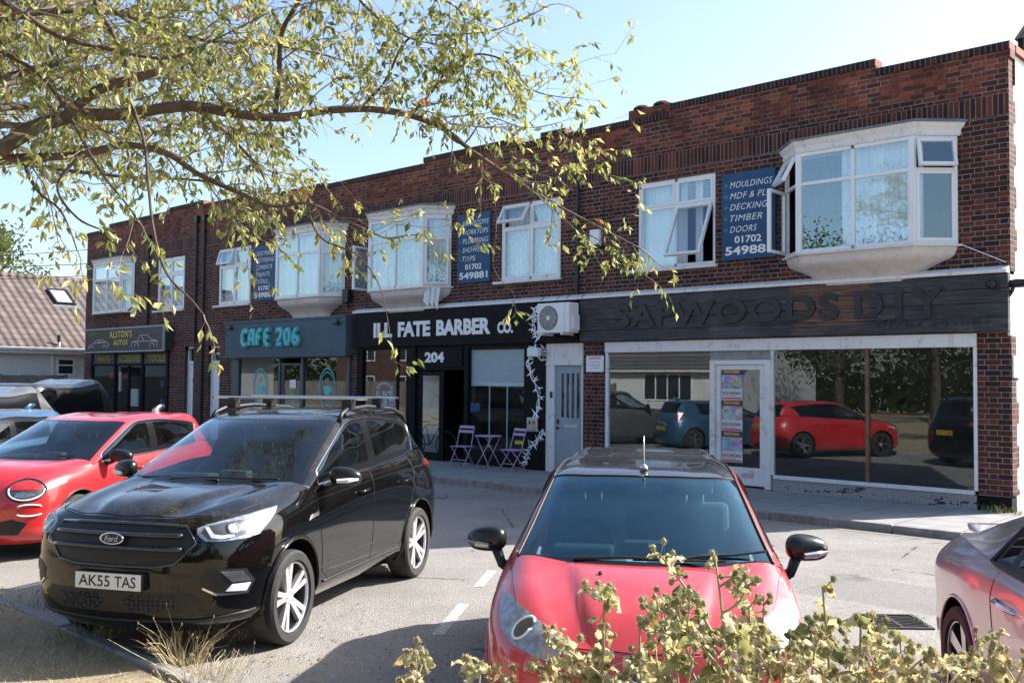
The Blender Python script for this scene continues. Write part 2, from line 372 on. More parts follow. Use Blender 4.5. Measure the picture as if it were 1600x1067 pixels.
def fbox(F, x0, x1, z0, z1, y0=-.035, y1=.035): F.box(x0, x1, y0, y1, z0, z1)
def sash(F, G, x0, x1, z0, z1, t=.045, y0=-.045, y1=.02):
    fbox(F, x0, x0+t, z0, z1, y0, y1); fbox(F, x1-t, x1, z0, z1, y0, y1)
    fbox(F, x0+t, x1-t, z0, z0+t, y0, y1); fbox(F, x0+t, x1-t, z1-t, z1, y0, y1)
    G.box(x0+t-.004, x1-t+.004, -.014, -.008, z0+t-.004, z1-t+.004)
def panel(F, G, Mx, w, h, cols=2, top=.5, fw=.06, plain=(), opened={}):
    """framed window in its own plane; x along, z up, +y into the room"""
    F.M = G.M = Mx
    fbox(F, 0, fw, 0, h); fbox(F, w-fw, w, 0, h)
    cw = (w-fw)/cols; xs = [(fw+i*cw, (i+1)*cw) for i in range(cols)]
    for i in range(1, cols): fbox(F, i*cw, i*cw+fw, fw, h-fw)
    for a, b in xs:
        fbox(F, a, b, 0, fw); fbox(F, a, b, h-fw, h)
        if top: fbox(F, a, b, h-top-fw, h-top)
    fbox(F, fw, w-fw, 0, 0) if False else None
    k = 0
    for i, (a, b) in enumerate(xs):
        rows = [(fw, h-top-fw), (h-top, h-fw)] if top else [(fw, h-fw)]
        for j, (c, d) in enumerate(rows):
            if (i, j) in opened:
                kind, ang = opened[(i, j)]
                if kind == 'top': O = Mx @ Matrix.Translation((a, -.04, d)) @ Matrix.Rotation(-ang, 4, 'X')
                elif kind == 'left': O = Mx @ Matrix.Translation((a, -.04, d)) @ Matrix.Rotation(-ang, 4, 'Z')
                else: O = Mx @ Matrix.Translation((b, -.04, d)) @ Matrix.Rotation(ang, 4, 'Z') @ Matrix.Translation((a-b, 0, 0))
                F.M = G.M = O; sash(F, G, 0, b-a, c-d, 0, .05); F.M = G.M = Mx
            elif (i, j) in plain: G.box(a-.002, b+.002, -.012, -.006, c-.002, d+.002)
            else: sash(F, G, a, b, c, d)
    F.M = G.M = None
def curtain(mb, x0, x1, z0, z1, y, amp=.03, n=60):
    vs = []
    for i in range(n+1):
        x = x0+(x1-x0)*i/n; yy = y+amp*math.sin(i*1.15+math.sin(i*.37)*1.5)
        vs += [(x, yy, z0), (x, yy, z1)]
    mb.add(vs, [(2*i, 2*i+2, 2*i+3, 2*i+1) for i in range(n)])
def flat_window(par, x0, x1, z0=4.22, z1=5.93, cur='curtain', cy=.22, gap=None, **k):
    F, G, C, S = MB(), MB(), MB(), MB()
    panel(F, G, T(x0, Y0+.06, z0), x1-x0, z1-z0, **k)
    f = F.build('window', M['upvc'], par, world=True, bevel=.006); G.build('pane', M['glass'], f, world=True)
    for a, b in (gap or [(x0+.02, x1-.02)]): curtain(C, a, b, z0+.02, z1-.02, Y0+cy, n=int(30*(b-a))+6)
    C.build('curtain', M[cur], f, world=True, smooth=True)
    S.box(x0-.18, x1+.06, Y0-.09, Y0+.02, z0-.065, z0-.005); S.build('sill', M['oldwhite'], f, world=True, bevel=.008)
    return f
def bay_window(par, xl, fl, fr, xr, p=.47, z0=4.2, z1=5.9, cur='curtain', left={}, right={}, front={}, apron=True, cgap=None, top=.5):
    F, G = MB(), MB(); H = z1-z0; yf = Y0-p
    panel(F, G, T(fl, yf, z0), fr-fl, H, 2, top, plain={(0, 0), (0, 1), (1, 0), (1, 1)}, opened=front)
    a1 = math.atan2(-p, fl-xl); wl = math.hypot(p, fl-xl)
    panel(F, G, T(xl, Y0, z0, a1), wl, H, 1, top, .05, opened=left)
    a2 = math.atan2(p, xr-fr); wr = math.hypot(p, xr-fr)
    panel(F, G, T(fr, yf, z0, a2), wr, H, 1, top, .05, opened=right)
    for x in (fl, fr): F.box(x-.045, x+.045, yf-.042, yf+.05, z0, z1)
    f = F.build('bay_window', M['upvc'], par, world=True, bevel=.005); G.build('pane', M['glass'], f, world=True)
    C = MB()
    for a, b in (cgap or [(fl+.02, fr-.02)]): curtain(C, a, b, z0+.03, z1-.03, yf+.16, n=int(34*(b-a))+6)
    if cur == 'lace' or cgap is None:
        for (ax, ay, bx, by) in ((xl+.05, Y0+.05, fl-.02, yf+.17), (fr+.02, yf+.17, xr-.05, Y0+.05)):
            n = 16; vs = []
            for i in range(n+1):
                t = i/n; o_ = .02*math.sin(i*1.3); vs += [(ax+(bx-ax)*t+o_, ay+(by-ay)*t+o_, z0+.03), (ax+(bx-ax)*t+o_, ay+(by-ay)*t+o_, z1-.03)]
            C.add(vs, [(2*i, 2*i+2, 2*i+3, 2*i+1) for i in range(n)])
    C.build('curtain', M[cur], f, world=True, smooth=True)
    def ring(o, zb, k=1.0, q=None):
        q = p if q is None else q
        return [(xl-o*1.2, Y0+.02, zb), (xl-o*1.2, Y0-o*.2, zb), (fl-o*.55, Y0-q-o, zb), (fr+o*.55, Y0-q-o, zb), (xr+o*1.2, Y0-o*.2, zb), (xr+o*1.2, Y0+.02, zb)]
    def stack(mb, rings):
        n = len(rings[0]); vs = [v for r in rings for v in r]
        fs = [(i*n+k, i*n+(k+1) % n, (i+1)*n+(k+1) % n, (i+1)*n+k) for i in range(len(rings)-1) for k in range(n)]
        mb.add(vs, fs+[tuple(range(n)), tuple(range((len(rings)-1)*n, len(rings)*n))])
    K = MB(); stack(K, [ring(.045, z1+.002), ring(.06, z1+.03), ring(.06, z1+.10), ring(.10, z1+.15), ring(.12, z1+.2)])
    K.build('cornice', M['oldwhite'], f, world=True)
    L = MB(); stack(L, [ring(.15, z1+.202), ring(.15, z1+.235), ring(.0, z1+.30, q=p*.6)]); L.build('bay_roof', M['lead'], f, world=True)
    S = MB(); stack(S, [ring(.03, z0-.035), ring(.07, z0-.032), ring(.07, z0-.005), ring(.02, z0-.001)]); S.build('sill', M['oldwhite'], f, world=True)
    if apron:
        A = MB(); rs = []; cx = (fl+fr)/2
        for i in range(11):
            t = i/10; e = 1-(1-t)**1.0; pr = 1-t*t*(3-2*t)*.62
            if t < .35: pr = 1-.10*(t/.35)**2
            else: u = (t-.35)/.65; pr = .90-.62*math.sin(u*math.pi/2)**.85
            zz = z0-.036-(.50)*t
            sh = (1-pr)*.85
            rs.append([(xl+sh, Y0+.02, zz), (xl+sh, Y0-.01, zz), (fl+sh*.55, Y0-p*pr, zz), (fr-sh*.55, Y0-p*pr, zz), (xr-sh, Y0-.01, zz), (xr-sh, Y0+.02, zz)])
        stack(A, rs); A.build('apron', M['render'], f, world=True, smooth=True, angle=40)
    return f
def room(par, x0, x1, z0, z1, y0, y1, mat='room', name='interior'):
    mb = MB(); mb.quad((x0, y0, z0), (x1, y0, z0), (x1, y1, z0), (x0, y1, z0)); mb.quad((x0, y0, z1), (x1, y0, z1), (x1, y1, z1), (x0, y1, z1))
    mb.quad((x0, y1, z0), (x1, y1, z0), (x1, y1, z1), (x0, y1, z1)); mb.quad((x0, y0, z0), (x0, y1, z0), (x0, y1, z1), (x0, y0, z1)); mb.quad((x1, y0, z0), (x1, y1, z0), (x1, y1, z1), (x1, y0, z1))
    return mb.build(name, M[mat], par, world=True, recalc=False)
def coping(par, segs):
    mb = MB()
    for a, b, z in segs: mb.box(a, b, Y0-.03, Y0+.26, z-.12, z)
    return mb.build('coping', M['coping'], par, world=True)
def parapet(mb, segs):
    for a, b, z in segs:
        mb.quad((a, Y0, 7.0), (b, Y0, 7.0), (b, Y0, z-.12), (a, Y0, z-.12))
        mb.quad((a, Y0+.23, 6.6), (b, Y0+.23, 6.6), (b, Y0+.23, z-.12), (a, Y0+.23, z-.12))
        mb.quad((a, Y0, 7.0), (a, Y0+.23, 7.0), (a, Y0+.23, z-.12), (a, Y0, z-.12)); mb.quad((b, Y0, 7.0), (b, Y0+.23, 7.0), (b, Y0+.23, z-.12), (b, Y0, z-.12))
def shell(par, x0, x1, flankR=None, flankL=None):
    mb = MB(); y1 = Y0+10
    mb.quad((x0, Y0+.23, 6.75), (x1, Y0+.23, 6.75), (x1, y1, 6.6), (x0, y1, 6.6)); mb.quad((x0, y1, 0), (x1, y1, 0), (x1, y1, 6.6), (x0, y1, 6.6))
    return mb.build('roof', M['lead'], par, world=True, recalc=False)
def panes(par, rects, y):
    for a, b, c, d in rects: g = MB(); g.box(a, b, y, y+.008, c, d); g.build('pane', M['shopglass'], par, world=True)
def ledge(par, x0, x1, z, d=.16, name='ledge'):
    mb = MB(); mb.add([(x0, Y0-d, z), (x1, Y0-d, z), (x1, Y0-d, z+.05), (x0, Y0-d, z+.05), (x0, Y0+.01, z), (x1, Y0+.01, z), (x1, Y0+.01, z+.12), (x0, Y0+.01, z+.12)],
        [(0, 1, 2, 3), (3, 2, 6, 7), (4, 5, 1, 0), (0, 3, 7, 4), (1, 5, 6, 2), (4, 7, 6, 5)])
    return mb.build(name, M['oldwhite'], par, world=True)
XS = dict(S=(-13.03, -4.75), B=(-20.62, -13.03), C=(-28.30, -20.62), A=(-36.6, -28.30))
def blue_sign(x0, x1, words, nums, label):
    t = thing('sign_board', ((x0+x1)/2, Y0, 4.25), label=label, cat='sign', group='blue trade signs on the upper wall')
    z0, z1 = 4.25, 5.85
    b = MB(); b.box(x0, x1, Y0-.045, Y0-.006, z0, z1); b.build('panel', M['signblue'], t, world=True, bevel=.004)
    L = MB(); D = MB(); h = .115; w = x1-x0
    for i, s in enumerate(words):
        zz = z1-.28-i*.205; ww = min(.79*w, len(s)*.098*w+.02)
        rect_text(L, s, x0+.16*w, x0+.16*w+ww, zz, zz+h, Y0-.0475, 0, shear=.28, offset=-.004, spacing=1.08)
        n = 12; D.add([(x0+.085*w+.036*math.cos(2*math.pi*k/n), Y0-.0475, zz+.06+.036*math.sin(2*math.pi*k/n)) for k in range(n)], [tuple(range(n))])
    rect_text(L, '01702', x0+.25*w, x0+.75*w, z0+.30, z0+.43, Y0-.0475, 0, offset=.02)
    rect_text(L, nums, x0+.07*w, x0+.93*w, z0+.085, z0+.245, Y0-.0475, 0, offset=.025)
    L.build('lettering', M['whiteletter'], t, world=True, recalc=False); D.build('bullet_dots', M['signgreen'], t, world=True, recalc=False)
# ---------------------------------------------------------------- shop with charred timber fascia
def shop_S():
    x0, x1 = XS['S']
    b = thing('shop_building', ((x0+x1)/2, Y0, 0), label='brick corner shop with empty plate glass front, white door and bay window', cat='shop', group='terrace of brick shops')
    W = MB(); bay = (-8.40, -5.53, 4.19, 5.9); win = (-11.63, -9.85, 4.22, 5.93)
    wall_holes(W, x0, x1, 2.8, 7.0, [bay, win], Y0)
    W.quad((x0+.05, Y0, 0), (-12.40, Y0, 0), (-12.40, Y0, 2.8), (x0+.05, Y0, 2.8)); W.quad((-5.22, Y0, .32), (x1, Y0, .32), (x1, Y0, 2.8), (-5.22, Y0, 2.8))
    W.quad((-12.40, Y0, 0), (-12.40, Y0+.25, 0), (-12.40, Y0+.25, 2.8), (-12.40, Y0, 2.8)); W.quad((-5.22, Y0, .0), (-5.22, Y0+.25, .0), (-5.22, Y0+.25, 2.8), (-5.22, Y0, 2.8))
    segs = [(x0, -11.86, 7.26), (-11.86, -10.85, 7.26), (-10.85, -6.78, 7.41), (-6.78, x1+.05, 7.24)]
    parapet(W, segs); W.box(-11.86, -10.86, Y0+.0, Y0+.23, 7.262, 7.44)
    # quoined return on the flank: courses of brick stepping in and out
    for i in range(22):
        z = .10+i*.33; d = .24 if i % 2 else .34
        if 2.7 < z < 3.7: continue
        W.box(x1, x1+.022, Y0+.001, Y0+d, max(z, .34), min(z+.33, 7.1))
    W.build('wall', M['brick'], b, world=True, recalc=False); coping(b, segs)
    Q = MB(); Q.box(-5.24, x1+.01, Y0-.004, Y0+.24, 0, .315); Q.build('plinth', M['blackpaint'], b, world=True)
    K = MB()
    for x in (-11.6, -11.12): K.lathe([(.19, 7.442), (.19, 7.47), (.13, 7.515), (.0, 7.525)], (x, Y0+.12, 0), n=14)
    K.build('chimney_cap', M['coping'], b, world=True, smooth=True, angle=40)
    Fk = MB(); Fk.quad((x1+.004, Y0+.23, 0), (x1+.004, Y0+10, 0), (x1+.004, Y0+10, 7.12), (x1+.004, Y0+.23, 7.12)); Fk.box(x1-.02, x1+.02, Y0-.02, Y0+.34, 2.75, 3.68)
    Fk.box(x1+.004, x1+.05, Y0+.02, Y0+.22, 2.12, 2.45)
    Fk.build('flank_wall', M['sunwhite'], b, world=True, recalc=False)
    Fc = MB(); Fc.box(x1-.02, x1+.06, Y0+.26, Y0+10, 7.12, 7.24); Fc.box(x1-.3, x1+.1, Y0+1.6, Y0+2.9, 6.6, 7.75); Fc.prism([(Y0+1.55, 7.75), (Y0+2.95, 7.75), (Y0+2.6, 8.0), (Y0+2.25, 8.25), (Y0+1.9, 8.0)], 'x', x1-.34, x1+.12)
    Fc.build('flank_coping', M['coping'], b, world=True)
    Fw = MB(); Fw.M = T(x1+.03, Y0+.78, 2.95, math.pi/2); fbox(Fw, 0, .9, 0, .6, -.03, .0); Fw.M = None; Fw.build('flank_window', M['trim'], b, world=True)
    shell(b, x0, x1)
    flat_window(b, -11.62, -9.86, cur='curtain', plain={(0, 0)}, opened={(1, 0): ('top', R(24))}, gap=[(-11.58, -10.6), (-10.42, -10.24)])
    bay_window(b, -8.40, -7.93, -6.01, -5.50, left={(0, 0): ('left', R(46)), (0, 1): ('top', R(28))}, right={(0, 1): ('top', R(12))}, cgap=[(-7.24, -6.05), (-5.98, -5.9)])
    room(b, x0+.02, -9.3, 3.8, 6.5, Y0+.13, Y0+3.5); room(b, -9.2, x1-.02, 3.8, 6.5, Y0+.13, Y0+3.5)
    ledge(b, x0+.02, x1+.01, 3.70)
    bm_ = MB(); bm_.box(-12.40, -5.22, Y0-.05, Y0+.05, 2.59, 2.80); bm_.build('beam', M['oldwhite'], b, world=True, bevel=.006)
    # shop windows
    fr = MB(); fr.box(-12.40, -12.33, Y0-.02, Y0+.06, .38, 2.59); fr.box(-12.33, -9.95, Y0-.02, Y0+.06, .32, .385); fr.box(-5.275, -5.222, Y0-.02, Y0+.06, .38, 2.59); fr.box(-8.66, -5.275, Y0-.03, Y0+.06, .32, .385)
    fr.box(-8.71, -8.66, Y0-.02, Y0+.06, .385, 2.59)
    sf = fr.build('shop_window', M['oldwhite'], b, world=True, bevel=.004)
    ml = MB(); ml.box(-6.985, -6.93, Y0-.03, Y0+.05, .385, 2.59); ml.box(-12.33, -9.95, Y0-.01, Y0+.05, 2.55, 2.59); ml.build('mullion', M['brownwood'], sf, world=True, bevel=.004)
    panes(sf, [(-12.33, -9.95, .385, 2.55), (-8.66, -6.985, .385, 2.59), (-6.93, -5.275, .385, 2.59)], Y0+.015)
    sr = MB(); sr.box(-12.40, -9.97, Y0+.0, Y0+.05, .0, .318); sr.box(-8.69, -5.242, Y0+.0, Y0+.05, .0, .318); sr.build('stall_riser', M['mosaic'], b, world=True)
    # door
    d = MB(); d.box(-9.95, -9.84, Y0-.04, Y0+.07, .12, 2.42); d.box(-8.82, -8.71, Y0-.04, Y0+.07, .12, 2.42); d.box(-9.84, -8.82, Y0-.04, Y0+.07, 2.335, 2.42)
    d.box(-9.83, -9.73, Y0-.012, Y0+.03, .16, 2.33); d.box(-8.93, -8.83, Y0-.012, Y0+.03, .16, 2.33); d.box(-9.73, -8.93, Y0-.012, Y0+.03, 2.24, 2.33); d.box(-9.73, -8.93, Y0-.012, Y0+.03, .16, .48)
    dd = d.build('door', M['oldwhite'], b, world=True, bevel=.006)
    g = MB(); g.box(-9.73, -8.93, Y0+.008, Y0+.014, .48, 2.24); g.build('pane', M['shopglass'], dd, world=True)
    tp = MB(); tp.box(-9.95, -8.71, Y0-.01, Y0+.02, 2.425, 2.588); tp.box(-9.95, -8.71, Y0-.03, Y0+.3, .0, .118); tp.build('transom_panel', M['concrete'], b, world=True)
    h = MB(); h.tube([(-9.79, Y0-.02, 1.28), (-9.79, Y0-.06, 1.28), (-9.79, Y0-.06, 1.14), (-9.79, Y0-.02, 1.14)], .011); h.box(-9.81, -9.77, Y0-.02, Y0-.012, .98, 1.06); h.build('handle', M['silver'], dd, world=True)
    lb = MB(); lb.box(-9.3, -9.05, Y0-.02, Y0-.012, .3, .38); lb.build('letterbox', M['silver'], dd, world=True)
    room(b, x0+.05, x1-.05, .08, 2.85, Y0+.24, Y0+6)
    # things on and in it
    t = thing('fascia_sign', (-8.9, Y0, 2.82), label='wide charred timber fascia board with black letters above the empty shop', cat='sign', group='shop fascia signs')
    bb = MB()
    for i in range(4): bb.box(x0+.03, x1+.02, Y0-.13+.004*(i % 2), Y0-.005, 2.82+i*.2175, 2.82+(i+1)*.2175-.006)
    bb.build('board', M['char'], t, world=True, bevel=.006)
    L = MB(); rect_text(L, 'SAPWOODS', -12.06, -7.38, 3.08, 3.53, Y0-.16, .03, offset=.03, spacing=1.08); rect_text(L, 'DIY', -7.1, -5.66, 3.08, 3.53, Y0-.16, .03, offset=.03, spacing=1.45)
    rect_text(L, '01702 549881', -6.75, -5.02, 2.92, 3.05, Y0-.142, .01, offset=.01)
    L.build('lettering', M['charletter'], t, world=True)
    for i in range(3):
        z = .56+i*.567; p = thing('poster', (-9.5, Y0-.014, z), label=['colourful event poster at the bottom of the white shop door', 'colourful event poster in the middle of the white shop door', 'colourful event poster at the top of the white shop door'][i], cat='poster', group='posters on the shop door')
        mb = MB(); mb.box(-9.715, -9.285, Y0+.001, Y0+.0065, z, z+.555); mb.build('sheet', M['poster'], p, world=True)
        l1 = MB(); rect_text(l1, 'FANTASIA', -9.66, -9.34, z+.485, z+.54, Y0-.001, 0, offset=.03); rect_text(l1, 'FRIDAY 8 PM', -9.69, -9.42, z+.155, z+.18, Y0-.001, 0, offset=.01); l1.build('title', M['posteryellow'], p, world=True, recalc=False)
        l2 = MB(); rect_text(l2, 'ROCHFORD', -9.69, -9.31, z+.095, z+.145, Y0-.001, 0, offset=.03); l2.build('town_name', M['posternavy'], p, world=True, recalc=False)
        l3 = MB(); l3.quad((-9.70, Y0-.001, z+.012), (-9.30, Y0-.001, z+.012), (-9.30, Y0-.001, z+.04), (-9.70, Y0-.001, z+.04)); rect_text(l3, 'BOOK ONLINE', -9.69, -9.40, z+.055, z+.08, Y0-.001, 0, offset=.01); l3.build('red_strip', M['posterred'], p, world=True, recalc=False)
    n_ = thing('notice', (-12.68, Y0, 2.2), label='small white warning notice on the brick pier beside the grey door', cat='sign')
    mb = MB(); mb.box(-12.90, -12.45, Y0-.018, Y0-.004, 2.2, 2.53); mb.build('panel', M['whiteletter'], n_, world=True)
    l = MB(); rect_text(l, 'WARNING', -12.84, -12.52, 2.455, 2.51, Y0-.0195, 0, offset=.02); l.build('heading', M['posterred'], n_, world=True, recalc=False)
    l = MB()
    for q, (s, a, c) in enumerate((('No parking', -12.8, -12.56), ('in this area', -12.82, -12.54), ('at any time', -12.79, -12.57))): rect_text(l, s, a, c, 2.38-q*.06, 2.415-q*.06, Y0-.0195, 0)
    l.build('small_print', M['posternavy'], n_, world=True, recalc=False)
    for nm, lab, cx, cz in (('security_light', 'black dome light at the right end of the charred fascia', -4.95, 3.53),):
        t = thing(nm, (cx, Y0-.13, cz), label=lab, cat='light'); mb = MB(); mb.ball((cx, Y0-.19, cz), .075, 14, 10); mb.build('dome', M['blackplastic'], t, world=True, smooth=True)
        mb = MB(); mb.lathe([(.05, 0), (.05, .04)], (cx, Y0-.17, cz), 'y', 14); mb.build('base', M['blackplastic'], t, world=True)
    t = thing('security_camera', (x1, Y0-.05, 3.55), label='black camera on a bracket at the shop corner', cat='camera')
    mb = MB(); mb.tube([(x1+.03, Y0-.02, 3.53), (x1+.12, Y0-.06, 3.53), (x1+.3, Y0-.1, 3.52)], [.06, .07, .06], 12); mb.build('body', M['blackplastic'], t, world=True, smooth=True, angle=40)
    mb = MB(); mb.tube([(x1-.0, Y0-.02, 3.35), (x1+.05, Y0-.04, 3.42), (x1+.08, Y0-.05, 3.5)], .03, 8); mb.build('bracket', M['blackplastic'], t, world=True)
    # dead office chair seen through the left pane
    t = thing('office_chair', (-11.3, Y0+1.2, .08), .5, 'black office chair inside the empty shop behind the left pane', 'chair')
    mb = MB(); mb.box(-.25, .25, -.25, .25, .45, .53); mb.build('seat', M['blackplastic'], t, bevel=.03)
    mb = MB(); mb.box(-.23, .23, .22, .27, .6, 1.15); mb.build('backrest', M['blackplastic'], t, bevel=.03)
    mb = MB(); mb.tube([(0, 0, .1), (0, 0, .46)], .03)
    for k in range(5): a = k*2*math.pi/5; mb.tube([(0, 0, .12), (.3*math.cos(a), .3*math.sin(a), .06)], .02)
    mb.build('base', M['silver'], t)
    wire = MB(); wire.tube([(-5.4, Y0-.03, 4.17), (-5.1, Y0-.03, 4.02), (-4.78, Y0-.03, 3.86)], .008, 5); tag(wire.build('cable', M['whiteletter']), 'thin white cable running down the brickwork to the shop corner', 'cable')
# ---------------------------------------------------------------- barber
def shop_B():
    x0, x1 = XS['B']
    b = thing('shop_building', ((x0+x1)/2, Y0, 0), label='brick barber shop with black painted front and grey side door', cat='shop', group='terrace of brick shops')
    W = MB(); bay = (-19.95, -17.0, 4.19, 5.9); win = (-15.39, -13.63, 4.22, 5.93)
    wall_holes(W, x0, x1, 2.8, 7.0, [bay, win], Y0)
    W.quad((x0, Y0, 0), (-20.3, Y0, 0), (-20.3, Y0, 2.8), (x0, Y0, 2.8)); W.quad((x1-.02, Y0, 0), (x1+.05, Y0, 0), (x1+.05, Y0, 2.8), (x1-.02, Y0, 2.8))
    segs = [(x0, -18.0, 7.26), (-18.0, -14.9, 7.40), (-14.9, -14.2, 7.26), (-14.2, -13.5, 7.38), (-13.5, x1, 7.26)]
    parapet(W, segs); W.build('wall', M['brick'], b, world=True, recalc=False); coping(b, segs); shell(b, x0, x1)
    flat_window(b, -15.38, -13.64, cur='lace', opened={(0, 1): ('top', R(30))})
    bay_window(b, -19.95, -19.42, -17.47, -17.0, cur='lace', left={(0, 0): ('left', R(40))}, right={(0, 0): ('left', R(6))})
    cl = MB()
    for i in range(3): cl.quad((-17.45+i*.12, Y0-.42+.05*i, 4.17), (-17.3+i*.13, Y0-.40+.05*i, 4.17), (-17.36+i*.1, Y0-.38+.05*i, 3.72-.08*(i == 2)), (-17.5+i*.13, Y0-.42+.05*i, 3.85))
    tag(cl.build('cloth', M['curtain'], recalc=False), 'pale rag hanging below the casement of the barber bay window', 'cloth')
    room(b, x0+.02, -16.3, 3.8, 6.5, Y0+.13, Y0+3.5); room(b, -16.25, x1-.02, 3.8, 6.5, Y0+.13, Y0+3.5)
    ledge(b, x0+.1, x1, 3.70)
    # front
    f = MB(); f.box(-20.42, -20.20, Y0-.06, Y0+.1, 0, 2.82); f.box(-18.49, -18.16, Y0-.06, Y0+.1, 0, 2.82); f.box(-16.47, -16.34, Y0-.06, Y0+.1, .0, 2.82); f.box(-14.60, -13.99, Y0-.06, Y0+.1, 0, 2.82)
    f.box(-20.20, -18.49, Y0-.06, Y0+.1, 0, .44); f.box(-16.34, -14.60, Y0-.06, Y0+.1, 0, .44); f.box(-20.20, -18.49, Y0-.05, Y0+.1, 2.74, 2.82); f.box(-16.34, -14.60, Y0-.05, Y0+.1, 2.74, 2.82)
    f.box(-18.16, -16.47, Y0-.02, Y0+.1, 2.24, 2.82); f.box(-18.9, -18.84, Y0-.03, Y0+.05, .44, 2.74)
    sf = f.build('shopfront', M['blackpaint'], b, world=True, bevel=.006)
    panes(sf, [(-20.20, -18.9, .44, 2.74), (-18.84, -18.49, .44, 2.74), (-16.34, -14.60, .44, 2.74)], Y0)
    bl = MB(); bl.quad((-16.33, Y0+.05, 1.88), (-14.62, Y0+.05, 1.88), (-14.62, Y0+.05, 2.70), (-16.33, Y0+.05, 2.70)); bl.build('blind', M['blind'], sf, world=True, recalc=False)
    st = MB()
    for x in (-15.75, -15.2): st.box(x, x+.02, Y0+.04, Y0+.06, .5, 1.88)
    st.build('blind_cord', M['whiteletter'], sf, world=True)
    lb = MB()
    lb.box(-14.9, -14.66, Y0-.008, Y0-.002, .62, .7); lb.build('window_label', M['yellow'], sf, world=True)
    rb = MB(); rb.lathe([(.0, -.004), (.10, -.004), (.10, -.002), (0, -.002)], (-16.08, Y0, 1.40), 'y', 14); rb.box(-16.3, -16.16, Y0-.006, Y0-.002, 1.28, 1.5); rb.build('round_sticker', M['signblue'], sf, world=True)
    dc = MB(); rect_text(dc, 'ILL FATE', -19.70, -19.06, 1.56, 1.72, Y0-.003, 0, offset=.03); rect_text(dc, 'BARBER CO.', -19.82, -18.93, 1.36, 1.52, Y0-.003, 0, offset=.03)
    n = 14
    for k in range(n):
        a = math.pi*(.12+.76*k/n); a2 = math.pi*(.12+.76*(k+.75)/n); rr = [(.27, a), (.36 if k % 2 else .33, (a+a2)/2), (.27, a2), (.22, (a+a2)/2)]
        dc.add([(-19.37+r*math.cos(t)*1.15, Y0-.003, 1.66+r*math.sin(t)*.95) for r, t in rr], [(0, 1, 2, 3)])
    dc.build('window_lettering', M['decalblue'], sf, world=True, recalc=False)
    d = MB()
    def leaf(mb, xa, xb, y, z0=.13, z1=2.21, t=.1):
        mb.box(xa, xa+t, y, y+.045, z0, z1); mb.box(xb-t, xb, y, y+.045, z0, z1); mb.box(xa+t, xb-t, y, y+.045, z1-t, z1); mb.box(xa+t, xb-t, y, y+.045, z0, z0+t*1.6)
    d.box(-18.16, -18.08, Y0-.0, Y0+.06, .12, 2.24); d.box(-17.27, -17.21, Y0, Y0+.06, .12, 2.24)
    leaf(d, -18.08, -17.27, Y0+.0); dr = d.build('door', M['blackpaint'], b, world=True, bevel=.004)
    g = MB(); g.box(-17.98, -17.37, Y0+.018, Y0+.024, .28, 2.12); g.build('pane', M['shopglass'], dr, world=True)
    bk = MB(); bk.quad((-18.8, Y0+.62, .12), (-17.95, Y0+.62, .12), (-17.95, Y0+.62, 2.2), (-18.8, Y0+.62, 2.2)); bk.build('reflection_sheet', M['reflsheet'], b, world=True, recalc=False)  # pale sheet added behind the glass, standing in for a sunlit reflection
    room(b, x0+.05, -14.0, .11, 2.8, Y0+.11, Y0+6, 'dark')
    # side door with white surround
    s = MB(); s.box(-13.99, -13.76, Y0-.03, Y0+.08, .0, 2.80); s.box(-13.02, -12.985, Y0-.03, Y0+.08, 0, 2.80); s.box(-13.76, -13.02, Y0-.02, Y0+.08, 2.36, 2.80); s.box(-13.99, -12.985, Y0-.05, Y0-.03, 2.34, 2.38)
    sd_ = s.build('door_surround', M['oldwhite'], b, world=True, bevel=.006)
    d = MB(); xa, xb = -13.755, -13.025
    sl = [(-13.60+i*.14, -13.60+i*.14+.075) for i in range(4)]
    xs = [xa]+[v for p in sl for v in p]+[xb]
    for i in range(0, len(xs), 2): d.box(xs[i], xs[i+1], Y0+.02, Y0+.06, 1.24, 2.17)
    d.box(xa, xb, Y0+.02, Y0+.06, .12, 1.24); d.box(xa, xb, Y0+.02, Y0+.06, 2.17, 2.355)
    dr = d.build('door', M['greydoor'], b, world=True, bevel=.004)
    g = MB(); g.box(-13.6, -13.1, Y0+.045, Y0+.05, 1.24, 2.17); g.build('pane', M['shopglass'], dr, world=True)
    l = MB(); l.box(-13.5, -13.15, Y0+.008, Y0+.02, 1.02, 1.10); l.build('letterbox', M['silver'], dr, world=True, bevel=.006)
    l = MB(); l.ball((-13.68, Y0-.0, 1.02), .03); l.box(-13.70, -13.66, Y0+.0, Y0+.02, 1.1, 1.2); l.build('handle', M['blackplastic'], dr, world=True)
    l = MB(); l.box(-13.86, -13.80, Y0-.045, Y0-.03, 1.65, 1.78); l.build('doorbell', M['blackplastic'], b, world=True)
    # thorn mural painted on the pier and fascia
    rnd = random.Random(4); m = MB()
